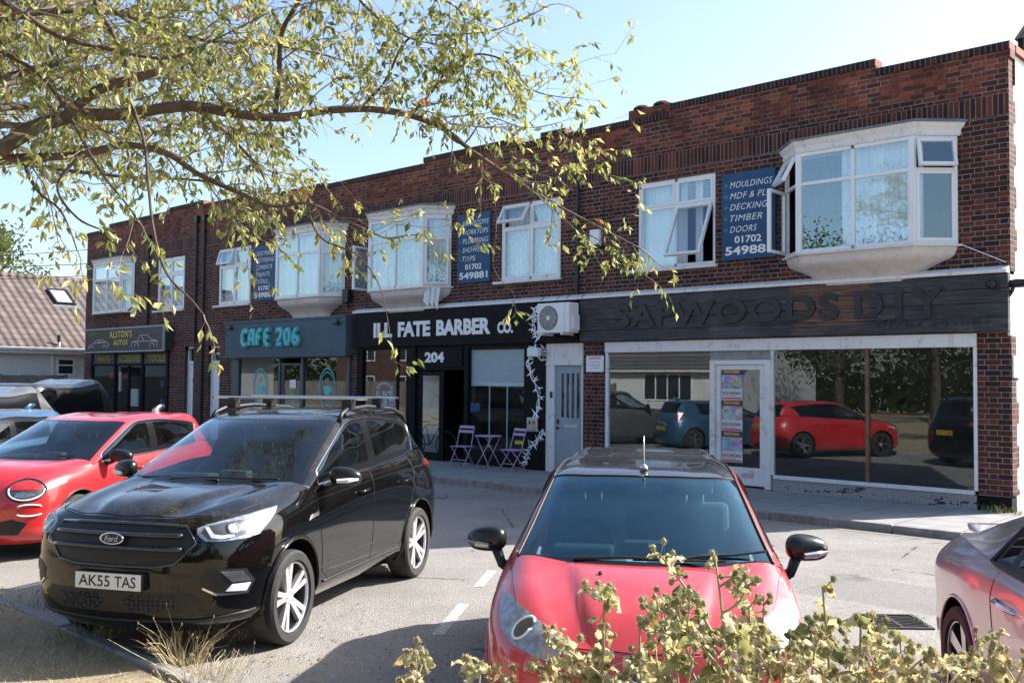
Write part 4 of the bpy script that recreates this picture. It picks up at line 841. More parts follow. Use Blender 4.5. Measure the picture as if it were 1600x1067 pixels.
while x < 30:
    j = rk.uniform(-.008, .008); mb.box(x+.005, x+.91, 3.30, 3.42+j, -.05, .075+rk.uniform(-.01, .006)); x += .915
struct('verge_kerb', mb, M['kerb'], bevel=.015)
# verge: gently uneven dry ground
mb = MB(); nx, ny = 120, 30; xs = np.linspace(-60, 30, nx+1); ys = np.linspace(-14, 3.3, ny+1)
def vz(x, y): return .05+.02*math.sin(x*1.7+y)+.015*math.sin(x*4.1-y*2.3)+max(0, (1.5-y))*.03
mb.add([(x, y, vz(x, y)) for x in xs for y in ys], [(i*(ny+1)+j, (i+1)*(ny+1)+j, (i+1)*(ny+1)+j+1, i*(ny+1)+j+1) for i in range(nx) for j in range(ny)]); struct('verge', mb, M['drygrass'], smooth=True)
# bay markings
mb = MB(); ang = R(35); ax = Vector((-math.sin(ang), math.cos(ang), 0)); sx = Vector((math.cos(ang), math.sin(ang), 0))
for k in range(-6, 14):
    o = Vector((-5.30, 4.66, .004))-Vector((1, 0, 0))*(k*3.02)
    for (a, b_) in ((.0, .3), (.9, 2.0), (2.75, 3.6)):
        w_ = .05; p = [o+ax*a-sx*w_, o+ax*a+sx*w_, o+ax*b_+sx*w_, o+ax*b_-sx*w_]; mb.quad(*p)
struct('road_marking', mb, M['line'], recalc=False)
mb = MB(); pts = [(-16.5, 11.9), (-14.2, 11.4), (-13.0, 11.25)]; mb.quad((-17.2, 11.35, .004), (-13.4, 10.75, .004), (-13.4, 10.87, .004), (-17.2, 11.55, .004)); struct('faded_marking', mb, M['line'], recalc=False)
mb = MB(); mb.quad((-36, 13.16, .004), (-5, 13.16, .004), (-5, 13.23, .004), (-36, 13.23, .004)); struct('yellow_line', mb, M['yline'], recalc=False)
# drain
t = thing('drain_grate', (-3.42, 8.4, 0), R(42), 'black iron drain grate in the road between the red hatchback and the silver coupe', 'drain'); t.scale = (.8, .8, 1)
mb = MB(); mb.quad((-.30, -.30, .004), (.30, -.30, .004), (.30, .30, .004), (-.30, .30, .004)); mb.build('pit', M['blackplastic'], t, recalc=False)
mb = MB(); mb.box(-.31, -.27, -.31, .31, .0, .014); mb.box(.27, .31, -.31, .31, .0, .014); mb.box(-.27, .27, -.31, -.27, 0, .014); mb.box(-.27, .27, .27, .31, 0, .014); mb.box(-.015, .015, -.27, .27, .0, .013)
for i in range(7):
    y = -.23+i*.07
    for a, b_ in ((-.27, -.015), (.015, .27)): mb.prism([(a, y), (b_, y+.05*(1 if a < 0 else -1)), (b_, y+.05*(1 if a < 0 else -1)+.022), (a, y+.022)], 'z', .005, .012)
mb.build('grate', M['iron'], t)
# ================================================================ vehicles
def hermite(P, axis_len, sub):
    """P: (n, m, 3) -> interpolate along axis 0 with chord-length Bessel tangents"""
    n = P.shape[0]; d = np.linalg.norm(np.diff(P, axis=0), axis=2).mean(1)+1e-6; t = np.concatenate([[0], np.cumsum(d)])
    T_ = np.zeros_like(P)
    s = np.diff(P, axis=0)/d[:, None, None]
    for i in range(1, n-1): T_[i] = (s[i-1]*d[i]+s[i]*d[i-1])/(d[i-1]+d[i])
    T_[0] = s[0]*1.5-T_[1]*.5 if n > 2 else s[0]; T_[-1] = s[-1]*1.5-T_[-2]*.5 if n > 2 else s[-1]
    out = []
    for i in range(n-1):
        for k in range(sub):
            u = k/sub; h = d[i]
            out.append((2*u**3-3*u**2+1)*P[i]+(u**3-2*u**2+u)*h*T_[i]+(-2*u**3+3*u**2)*P[i+1]+(u**3-u**2)*h*T_[i+1])
    out.append(P[-1]); return np.array(out)
def dense(P, su, sv):
    Q = hermite(np.array(P, float), 0, su); Q = hermite(Q.transpose(1, 0, 2), 0, sv).transpose(1, 0, 2); return Q
def coons(c0, c1, d0, d1, nu, nv):
    """c0,c1: curves along u at v=0,1 ; d0,d1 along v at u=0,1"""
    def samp(c, n):
        c = np.array(c, float); q = hermite(c[:, None, :], 0, 12)[:, 0]; L = np.concatenate([[0], np.cumsum(np.linalg.norm(np.diff(q, axis=0), axis=1))])
        t = np.linspace(0, L[-1], n+1); return np.stack([np.interp(t, L, q[:, k]) for k in range(3)], 1)
    C0, C1, D0, D1 = samp(c0, nu), samp(c1, nu), samp(d0, nv), samp(d1, nv); g = np.zeros((nu+1, nv+1, 3))
    for i in range(nu+1):
        u = i/nu
        for j in range(nv+1):
            v = j/nv
            g[i, j] = (1-v)*C0[i]+v*C1[i]+(1-u)*D0[j]+u*D1[j]-((1-u)*(1-v)*C0[0]+u*(1-v)*C0[-1]+(1-u)*v*C1[0]+u*v*C1[-1])
    return g
def grid_faces(nu, nv): return [(i*(nv+1)+j, (i+1)*(nv+1)+j, (i+1)*(nv+1)+j+1, i*(nv+1)+j+1) for i in range(nu) for j in range(nv)]
class Car:
    def __init__(s, sp, name, label, group=None, rot=0, loc=(0, 0, 0)):
        s.sp = sp; s.root = thing(name, loc, rot, label, 'van' if sp.get('van') else 'car', group); s.th = []
        s.shell()
    def part(s, name, mb, mat, par=None, **k):
        return mb.build(name, mat, par or s.root, **k)
    def both(s, mb):
        n = len(mb.v); mb.v += [(-x, y, z) for x, y, z in mb.v[:n]]; mb.f += [[i+n for i in f[::-1]] for f in mb.f]; mb.mi += mb.mi[:]
        return mb
    def shell(s):
        sp = s.sp; A = np.array(sp['A'], float).transpose(1, 0, 2)   # stations x rows
        su, sv = 7, 5; D = dense(A, su, sv); nu, nv = D.shape[0]-1, D.shape[1]-1
        D[:, :, 0] = np.maximum(D[:, :, 0], 0); D[0, :, 0] = 0; D[-1, :, 0] = 0
        vs = D.reshape(-1, 3); keep = []; F = grid_faces(nu, nv); R_ = sp['arch']
        bad = np.zeros(len(vs), bool)
        for ay in sp['axles']:
            dy, dz = vs[:, 1]-ay, vs[:, 2]-sp['wr']; r = np.hypot(dy, dz); bad |= (r < R_) & (vs[:, 0] > .45)
        F2 = [f for f in F if not all(bad[i] for i in f)]
        used = set(i for f in F2 for i in f)
        for i in used:
            if bad[i]:
                for ay in sp['axles']:
                    dy, dz = vs[i, 1]-ay, vs[i, 2]-sp['wr']; r = math.hypot(dy, dz)
                    if r < R_ and r > 1e-4: vs[i, 1] = ay+dy/r*R_; vs[i, 2] = sp['wr']+dz/r*R_
        a = MB(); a.add([tuple(p) for p in vs], F2); s.both(a)
        # bonnet
        r5 = A[:, 5]; k0, k1 = sp['hood']; cen = sp['hoodc']
        hd = coons(r5[0:k0+1], [sp['C'][0][4], sp['C'][0][3], sp['C'][0][2], r5[k1]], cen, r5[k0:k1+1], 24, 24)
        for i in range(25):
            for j in range(25):
                u, v = i/24, j/24; e = math.sin(math.pi*min(1, v*1.0))**.5 if 0 < v < 1 else 0
                for (uc, w_, h_) in sp.get('crease', []):
                    t = (u-uc-(.12*(1-v)*(-1)))/w_; hd[i, j, 2] += h_*e/(1+math.exp(-max(-30, min(30, -t))))*(1 if u < .999 else 0)*(1-u**6)
                hd[i, j, 2] += sp.get('crown', .02)*math.sin(math.pi*v)*(1-u*u)
        h = MB(); h.add([tuple(p) for p in hd.reshape(-1, 3)], grid_faces(24, 24)); s.both(h)
        C = np.array(sp['C'], float); cu, cv = 8, 8; G = dense(C, cu, cv); G[:, -1, 0] = 0; n1, n2 = G.shape[0]-1, G.shape[1]-1
        gv = [tuple(p) for p in G.reshape(-1, 3)]; gf = grid_faces(n1, n2)
        groups = dict(windscreen=[], front_side_window=[], rear_side_window=[], rear_window=[], roof=[], pillar=[], frit=[])
        e0, e1, bp, ws = sp.get('side0', .5), sp.get('side1', 5.2), sp.get('bp', 4.1), sp.get('bpw', .13)
        for f in gf:
            i, j = divmod(f[0], n2+1); c, r = (i+.5)/cu, (j+.5)/cv
            if c < 3 and r > 2: g = 'frit' if (c < .13 or r < 2.1 or c > 2.9) else 'windscreen'
            elif r < 1 and e0 < c < e1:
                g = 'frit' if abs(c-bp) < ws else ('front_side_window' if c < bp else ('rear_side_window' if not sp.get('van') else 'frit'))
                if r < .12 or r > .9 or c > e1-.14: g = 'frit'
            elif c > 6 and r > 2: g = 'frit' if (r < 2.12 or c < 6.1 or c > 6.85) else 'rear_window'
            elif c >= 3 and c < 6 and r > (1.9 if sp.get('roofm') else 1): g = 'roof'
            else: g = 'pillar'
            groups[g].append(f)
        allm = MB(); allm.v = a.v+h.v; allm.f = a.f+[[i+len(a.v) for i in f] for f in h.f]
        cm = MB(); cm.add(gv, gf); s.both(cm); o = len(allm.v); allm.v += cm.v; allm.f += [[i+o for i in f] for f in cm.f]
        s.bvh = BVHTree.FromPolygons(allm.v, allm.f)
        P = sp['paint']
        # body takes the pillars
        pm = MB(); pm.add(gv, groups['pillar']+([] if sp.get('roofm') else groups['roof'])); s.both(pm)
        b = len(a.v); a.v += pm.v; a.f += [[i+b for i in f] for f in pm.f]; a.mi += [0]*len(pm.f)
        s.body = s.part('body', s.clean(a), P, smooth=True, merge=.0015, angle=32, recalc=True)
        s.bonnet = s.part('bonnet', h, P, smooth=True, merge=.0012, angle=40)
        if sp.get('roofm'): m = MB(); m.add(gv, groups['roof']); s.part('roof', s.clean(s.both(m)), sp['roofm'], smooth=True, merge=.0015)
        m = MB(); m.add(gv, groups['frit']); s.part('window_trim', s.clean(s.both(m)), M['frit'], s.body, smooth=True, merge=.001)
        m = MB(); m.add(gv, groups['windscreen']); s.wind = s.part('windscreen', s.clean(s.both(m)), sp.get('wglass', M['carglass']), smooth=True, merge=.001)
        if groups['rear_window']: m = MB(); m.add(gv, groups['rear_window']); s.part('rear_window', s.clean(s.both(m)), M['darkglass'], smooth=True, merge=.001)
        for g, gm in (('front_side_window', M['carglass']), ('rear_side_window', sp.get('rglass', M['darkglass']))):
            if not groups[g]: continue
            for sg in (1, -1):
                m = MB(); m.add([(x*sg, y, z) for x, y, z in gv], groups[g]); s.part('side_window', s.clean(m), gm, smooth=True, merge=.0005)
        s.G = G; s.cu, s.cv = cu, cv
        # underside
        u = MB(); hw = sp['hw']; L = sp['len']; u.box(-hw*.74, hw*.74, .25, L-.2, sp['gc']+.02, sp['gc']+.10)
        for ay in sp['axles']:
            for sg in (1, -1):
                n = 20; R2 = R_+.005; pts = [(ay+R2*math.cos(math.pi*(1+.16)-(math.pi*1.32)*k/n), sp['wr']+R2*math.sin(math.pi*(1+.16)-(math.pi*1.32)*k/n)) for k in range(n+1)]
                xa, xb = sg*hw*.52, sg*(hw-.035)
                u.add([(x, p, q) for p, q in pts for x in (xa, xb)], [(2*k, 2*k+1, 2*k+3, 2*k+2) for k in range(n)]); u.add([(xa, p, q) for p, q in pts], [tuple(range(n+1))])
        s.part('underbody', u, M['blackplastic'], recalc=False)
        if sp.get('interior', True): s.interior()
    def clean(s, mb):
        us = sorted({i for f in mb.f for i in f}); mp = {o: k for k, o in enumerate(us)}; mb.v = [mb.v[i] for i in us]; mb.f = [[mp[i] for i in f] for f in mb.f]; return mb
    def gp(s, c, r):
        i, j = c*s.cu, r*s.cv; i0, j0 = min(int(i), s.G.shape[0]-2), min(int(j), s.G.shape[1]-2); fi, fj = i-i0, j-j0; G = s.G
        return G[i0, j0]*(1-fi)*(1-fj)+G[i0+1, j0]*fi*(1-fj)+G[i0, j0+1]*(1-fi)*fj+G[i0+1, j0+1]*fi*fj
    def hit(s, a, z, th):
        o = Vector((math.sin(th), -math.cos(th), 0)); h = Vector((math.cos(th), math.sin(th), 0)); q = Vector((0, s.sp['len']*.5, 0))
        st = q+h*(a-q.dot(h))+o*6+Vector((0, 0, z)); p, n, i, d = s.bvh.ray_cast(st, -o)
        if p is None: return None
        if n.dot(o) < 0: n = -n
        return p, n
    def hit_top(s, x, y):
        p, n, i, d = s.bvh.ray_cast(Vector((x, y, 4)), Vector((0, 0, -1))); return p, (n if n.z > 0 else -n)
    def decal(s, mb, outline, th=0, off=.004, mirror=True, step=.035, top=False, mi=0, inset=.006):
        pts = [Vector(p) for p in outline]; edges = [(i, (i+1) % len(pts)) for i in range(len(pts))]
        # refine outline
        ref = []
        for i, p in enumerate(pts):
            q = pts[(i+1) % len(pts)]; k = max(1, int((q-p).length/step))
            ref += [p.lerp(q, t/k) for t in range(k)]
        n0 = len(ref); xs = [p.x for p in ref]; ys = [p.y for p in ref]; inner = []
        def inside(p):
            c = False
            for i in range(n0):
                a, b = ref[i], ref[(i+1) % n0]
                if (a.y > p.y) != (b.y > p.y) and p.x < (b.x-a.x)*(p.y-a.y)/(b.y-a.y)+a.x: c = not c
            return c
        y = min(ys)+step/2
        while y < max(ys):
            x = min(xs)+step/2
            while x < max(xs):
                v = Vector((x, y))
                if inside(v) and min((v-r).length for r in ref) > step*.4: inner.append(v)
                x += step
            y += step
        V, E_, F, *_ = delaunay_2d_cdt(ref+inner, [(i, (i+1) % n0) for i in range(n0)], [list(range(n0))], 1, 1e-5)
        H = []
        for v in V:
            r = s.hit_top(v.x, v.y) if top else s.hit(v.x, v.y, th); H.append(r)
        F = [f for f in F if all(H[i] for i in f)]
        P = [(h[0]+h[1]*off) if h else Vector() for h in H]; B = [(h[0]-h[1]*inset) if h else Vector() for h in H]
        from collections import Counter
        ec = Counter(); dr = {}
        for f in F:
            for i in range(len(f)): k = frozenset((f[i], f[(i+1) % len(f)])); ec[k] += 1; dr[k] = (f[i], f[(i+1) % len(f)])
        n = len(P); side = [(dr[k][0], dr[k][1], dr[k][1]+n, dr[k][0]+n) for k, c in ec.items() if c == 1]
        fl = [list(f) for f in F]+side
        mb.add(P+B, fl, mi)
        if mirror: mb.add([(-p.x, p.y, p.z) for p in P+B], [f[::-1] for f in fl], mi)
        return mb
    def seam(s, mb, pts, th, r=.003, mirror=True, top=False, closed=False):
        q = []; pts = [Vector(p) for p in pts]+([Vector(pts[0])] if closed else [])
        for a, b in zip(pts, pts[1:]):
            k = max(1, int((b-a).length/.05)); q += [a.lerp(b, t/k) for t in range(k)]
        q.append(pts[-1]); P = []
        for v in q:
            h = s.hit_top(v.x, v.y) if top else s.hit(v.x, v.y, th)
            if h: P.append(h[0]+h[1]*r*.15)
        if len(P) < 2: return mb
        mb.tube(P, r, 5)
        if mirror: mb.tube([(-p.x, p.y, p.z) for p in P], r, 5)
        return mb
    def wheels(s, style='double', rr=.68, mats=None, width=.22, n=5):
        sp = s.sp; R_ = sp['wr']; rim = R_*rr; tr = sp['track']; zc = R_-sp.get('lift', 0)
        for ay in sp['axles']:
            for sg in (1, -1):
                w_ = MB()
                def X(r, h): return (r, sg*(tr-width/2+h*width))
                w_.lathe([X(rim, 0.06), X(R_*.93, 0), X(R_*.985, .08), X(R_, .22), X(R_, .78), X(R_*.985, .92), X(R_*.93, 1.0), X(rim*1.03, .99), X(rim, .93)], (0, ay, zc), 'x', 48, close=True)
                wh = s.part('wheel', w_, M['rubber'], smooth=True, angle=35)
                b = MB(); b.lathe([X(rim*.99, .05), X(rim*.94, .3), X(rim*.93, .8), X(rim*.96, .9), X(rim, .97), X(rim*1.0, .5)], (0, ay, zc), 'x', 48, close=True); b.lathe([X(.001, .5), X(rim*.94, .42)], (0, ay, zc), 'x', 32)
                b.lathe([X(.001, .56), X(rim*.62, .55), X(rim*.62, .5)], (0, ay, zc), 'x', 32)
                s.part('barrel', b, M['darkalloy'], wh, smooth=True, angle=40)
                f = MB(); xo = sg*(tr+width/2-.028); xi = xo-sg*.04
                f.lathe([(rim*1.0, xo+sg*.012), (rim*.945, xo+sg*.008), (rim*.935, xo-sg*.02), (rim*.99, xo-sg*.02)], (0, ay, zc), 'x', 48, close=True)
                def spoke(a0, a1, r0, r1, w0, w1):
                    def pt(r, a, w): return (r*math.cos(a)-w*math.sin(a), r*math.sin(a)+w*math.cos(a))
                    pl = [pt(r0, a0, -w0), pt(r1, a1, -w1), pt(r1, a1, w1), pt(r0, a0, w0)]
                    v = [(xo-sg*.018*(1 if k in (0, 3) else -.2), ay+p, zc+q) for k, (p, q) in enumerate(pl)]+[(xi, ay+p*1.0, zc+q) for p, q in pl]
                    f.add(v, [(0, 1, 2, 3), (7, 6, 5, 4), (0, 4, 5, 1), (1, 5, 6, 2), (2, 6, 7, 3), (3, 7, 4, 0)])
                for k in range(n):
                    a = 2*math.pi*k/n+math.pi/2+.2
                    if style == 'double':
                        for t in (-1, 1): spoke(a+t*.20, a+t*.17, .045, rim*.95, .017, .021)
                    else: spoke(a, a, .03, rim*.95, .032, .045)
                f.lathe([(.001, xo-sg*.012), (.055, xo-sg*.014), (.062, xo-sg*.03)], (0, ay, zc), 'x', 20)
                for k in range(5): a = 2*math.pi*k/5+.6; f.lathe([(.0, xo-.0), (.009, xo-sg*.004), (.009, xo-sg*.03)], (0, ay+.042*math.cos(a), zc+.042*math.sin(a)), 'x', 8)
                s.part('rim', f, mats or M['silver'], wh, smooth=True, angle=30)
    def interior(s):
        sp = s.sp; C = sp['C']; cy = C[0][4][1]; hw = sp['hw']; zb = C[0][2][2]; y1 = C[5][0][1]
        m = MB(); m.box(-hw*.86, hw*.86, cy+.1, y1+.5, sp['gc']+.12, sp['gc']+.16); s.part('cabin_floor', m, M['cabin'])
        m = MB(); m.prism([(cy+.06, zb-.30), (cy+.06, zb-.055), (cy+.30, zb-.03), (cy+.52, zb-.035), (cy+.62, zb-.08), (cy+.60, zb-.35)], 'x', -hw*.80, hw*.80); d = s.part('dashboard', m, M['dash'], bevel=.02)
        m = MB(); m.box(-.13, .13, cy+.50, cy+.62, zb-.06, zb+.06); m.prism([(cy+.38, zb-.04), (cy+.42, zb+.035), (cy+.6, zb+.03), (cy+.62, zb-.06)], 'x', -sp.get('drv', -1)*-.56, -sp.get('drv', -1)*-.18); s.part('instrument_binnacle', m, M['cabin'], d, bevel=.02)
        dx = -.37
        m = MB(); t = Matrix.Translation((dx, cy+.80, zb-.04)) @ Matrix.Rotation(R(-25), 4, 'X'); n = 24
        m.tube([t @ Vector((.185*math.cos(2*math.pi*k/n), 0, .185*math.sin(2*math.pi*k/n))) for k in range(n+1)], .016, 8, cap=False); m.tube([t @ Vector((-.18, 0, 0)), t @ Vector((.18, 0, 0))], .02, 6); m.tube([t @ Vector((0, 0, 0)), t @ Vector((0, 0, -.18))], .02, 6); m.ball(t @ Vector((0, .01, 0)), .06)
        s.part('steering_wheel', m, M['blackplastic'], smooth=True)
        rz = sp['roofz']
        for sx in (-.37, .37):
            y = cy+1.18; m = MB()
            m.box(sx-.25, sx+.25, y-.1, y+.42, zb-.55, zb-.40); m.prism([(y+.30, zb-.42), (y+.42, zb-.42), (y+.60, zb+.16), (y+.52, zb+.18)], 'x', sx-.24, sx+.24)
            st = s.part('seat', m, M['seat'], bevel=.04)
            m = MB(); m.box(sx-.13, sx+.13, y+.54, y+.63, zb+.22, zb+.36); h = s.part('headrest', m, M['seat'], st, bevel=.03)
            m = MB(); [m.tube([(sx+q, y+.575, zb+.12), (sx+q, y+.585, zb+.24)], .007, 6) for q in (-.06, .06)]; s.part('headrest_post', m, M['chrome'], h)
        y = cy+2.0; m = MB(); m.box(-hw*.72, hw*.72, y-.05, y+.4, zb-.55, zb-.38); m.prism([(y+.30, zb-.4), (y+.42, zb-.4), (y+.58, zb+.14), (y+.48, zb+.16)], 'x', -hw*.72, hw*.72); rs = s.part('rear_bench', m, M['seat'], bevel=.04)
        for sx in (-.36, .36):
            m = MB(); m.box(sx-.13, sx+.13, y+.48, y+.57, zb+.15, zb+.28); s.part('headrest', m, M['seat'], rs, bevel=.03)
        m = MB(); m.box(-.11, .11, C[3][4][1]-.10, C[3][4][1]-.07, C[3][4][2]-.12, C[3][4][2]-.06); m.tube([(0, C[3][4][1]-.07, C[3][4][2]-.07), (0, C[3][4][1]-.04, C[3][4][2]-.01)], .012); s.part('rear_view_mirror', m, M['blackplastic'], bevel=.01)
    def mirror(s, p, size=(.13, .085, .085), mat=None, strip=None, stalk='side', lead=.12):
        for sg in (1, -1):
            m = MB(); x, y, z = p; n, k = 16, 10; w_, d_, h_ = size
            ctr = Vector((x+w_, y, z)); vs = []
            m.ball(ctr, 1, 22, 14, (1, 1, 1)); vs = []
            for vx, vy, vz in m.v:
                e = lambda q, p: math.copysign(abs(q)**p, q)
                a_, b_, c_ = e(vx-ctr.x, .72), e(vy-ctr.y, .85), e(vz-ctr.z, .72); t_ = (a_+1)/2
                hz = h_*(1-.30*t_**2) if c_ > 0 else h_*(.92-.12*t_)
                by = d_*b_ if b_ < 0 else d_*.42*min(b_*1.6, 1)
                vs.append((sg*(ctr.x+a_*w_), ctr.y+by*(1-.25*t_)+.06*t_, ctr.z+c_*hz+.012*(1-t_)))
            m.v = vs
            w = s.part('wing_mirror', m, mat or M['mirrorblack'], smooth=True, angle=50)
            m = MB(); gl = [(sg*(x+w_+w_*.84*math.cos(2*math.pi*q/20)), y+d_*.46+.05*math.cos(2*math.pi*q/20), z+h_*.75*math.sin(2*math.pi*q/20)) for q in range(20)]; m.add(gl, [tuple(range(20))]); s.part('mirror_glass', m, M['chrome'], w, recalc=False)
            m = MB()
            if stalk == 'down': m.tube([(sg*(x+w_*.5), y+.0, z-h_*.5), (sg*(x+.03), y+.0, z-h_-.05), (sg*(x-.06), y+.03, z-h_-lead)], [.055, .05, .055], 12, flat=.6)
            else: m.tube([(sg*(x+w_*.5), y, z-h_*.55), (sg*(x+.0), y, z-h_*.9), (sg*(x-.1), y, z-h_*1.0)], [.035, .035, .045], 10, flat=.6)
            s.part('stalk', m, M['trim'], w, smooth=True)
            if strip:
                m = MB(); m.tube([(sg*(x+w_*.75), y-d_*.93, z-h_*.25), (sg*(x+w_*1.4), y-d_*.8+.03, z-h_*.22), (sg*(x+w_*1.9), y-d_*.3+.05, z-h_*.15)], [.016, .02, .012], 6); s.part('indicator', m, strip, w)
    def plate(s, y, z, text, rear=False, x0=0, tilt=0):
        w_, h_ = .52, .111; m = MB(); sg = 1 if rear else -1
        m.box(x0-w_/2, x0+w_/2, y, y-sg*(-.012), z-h_/2, z+h_/2); p = s.part('number_plate', m, M['plateyellow'] if rear else M['platewhite'], bevel=.004)
        t = MB(); yy = y-.0135 if not rear else y+.0135
        a, b = text.split(' '); L = .455
        def blk(s_, u0, u1):
            if rear: put_text(t, s_, lambda u, v: (x0+w_/2-.03-(u0+(u1-u0)*u)*L, yy, z-.037+.076*v), None, offset=.01)
            else: put_text(t, s_, lambda u, v: (x0-w_/2+.03+(u0+(u1-u0)*u)*L, yy, z-.037+.076*v), None, offset=.01)
        blk(a, 0, .55); blk(b, .63, 1.0)
        s.part('lettering', t, M['plateblack'], p, recalc=False); return p
    def wiper(s, a, b, c):
        m = MB(); m.tube([a, Vector(a).lerp(Vector(b), .5)+Vector((0, -.005, .012)), b], [.012, .010, .007], 6); d = (Vector(b)-Vector(a)).normalized(); m.tube([Vector(b)-d*c, Vector(b)+d*c], .008, 6); s.part('wiper', m, M['blackplastic'])
def veh_mats():
    M['frit'] = simple('black_window_trim', (.006, .006, .007), .2, var=.1)
    M['carglass'] = glassy('car_glass', (.62, .72, .72), 1.5, dirt=.010, dcol=(.5, .5, .48), boost=1.9, gcol=(.85, .95, 1.0)); M['darkglass'] = glassy('privacy_glass', (.06, .07, .075), 1.5, dirt=.02, dcol=(.4, .4, .38), boost=1.2); M['blueglass'] = glassy('blue_tint_glass', (.45, .72, .78), 1.5, dirt=.012, dcol=(.45, .55, .58), boost=2.5, gcol=(.45, .83, 1.0))
    M['cabin'] = simple('cabin_plastic', (.02, .02, .022), .8); M['dash'] = simple('dashboard_plastic', (.22, .23, .24), .75, var=.1); M['seat'] = simple('seat_fabric', (.13, .135, .145), .9, var=.2)
    M['blackgloss'] = paint('gloss_black', (.008, .008, .009), .25, dust=.10)
    M['platewhite'] = simple('white_plate', (.72, .72, .69), .4, var=.03); M['plateyellow'] = simple('yellow_plate', (.72, .50, .03), .4, var=.03); M['plateblack'] = simple('plate_black', (.01, .01, .01), .4)
    M['lens'] = glassy('lamp_lens', (.96, .97, .98), 1.45, boost=.8); M['lampsilver'] = simple('lamp_reflector', (.45, .47, .50), .25, .9, var=.2, vs=25); M['lampgrey'] = simple('lamp_housing', (.10, .105, .11), .35, .4, var=.3, vs=20); M['drl'] = simple('light_strip', (.80, .82, .84), .3, var=.05)
    M['lampclear'] = simple('clear_lamp_body', (.33, .36, .39), .3, .3, var=.4, vs=26)
    M['lampbrown'] = simple('projector_glass', (.20, .165, .135), .12, .5)
    M['mirrorblack'] = simple('mirror_black', (.010, .010, .011), .28, spec=.5)
    M['amber'] = simple('amber_lens', (.45, .16, .04), .25); M['redlens'] = simple('red_lens', (.35, .01, .012), .15); M['badgeblue'] = simple('badge_blue', (.012, .025, .075), .25)
    n = NM('dusty_black_paint'); x = n.xyz(n.nrm); up = n.smooth(x[2], .15, .95); f = n.noise(n.obj, 3.2, 9, .78); sp = n.noise(n.obj, 75, 3, .6)
    d = n.math('MINIMUM', n.add(n.mul(n.mul(up, n.smooth(f, .35, .75)), .13), n.mul(n.mul(up, n.gt(n.add(n.mul(sp, .7), n.mul(f, .35)), .63)), .22)), 1)
    d = n.add(d, .002); M['suvpaint'] = n.set(spec=.05, col=n.mix(d, (.003, .003, .0035), (.24, .19, .12)), rough=n.math('MULTIPLY_ADD', d, .9, .12), coat=1.0, coatr=n.math('MULTIPLY_ADD', d, .9, .025))
    M['red'] = paint('red_car_paint', (.55, .025, .030), .32, dust=.13, dustc=(.5, .32, .3)); M['red2'] = paint('bright_red_car_paint', (.56, .018, .022), .3, dust=.07, dustc=(.5, .32, .3))
    M['silverpaint'] = paint('silver_car_paint', (.50, .46, .48), .28, .65, dust=.04); M['bluepaint'] = paint('blue_car_paint', (.04, .115, .21), .3, .3, dust=.12)
    M['greyvan'] = paint('grey_van_paint', (.13, .13, .125), .3, .3, dust=.25); M['blackvan'] = paint('black_van_paint', (.018, .020, .024), .3, dust=.2)
    M['roofblack'] = paint('dusty_black_roof', (.008, .008, .009), .25, dust=.09, dustc=(.25, .22, .19))
veh_mats()
def low_rows(r3, gc, zs=(.0, .0, .0), ins=(.13, .035, .008)):
    out = []
    for (z, i) in zip(zs, ins):
        row = []
        for (x, y, _z) in r3:
            k = max(0, x-i) if x > .001 else 0; yc = min(max(y, .6), r3[-1][1]-.6); yy = y+(yc-y)/(abs(yc-y)+1e-6)*i*min(1, abs(yc-y)/.3) if abs(yc-y) > 1e-6 else y
            row.append((k, yy, z))
        out.append(row)
    return out
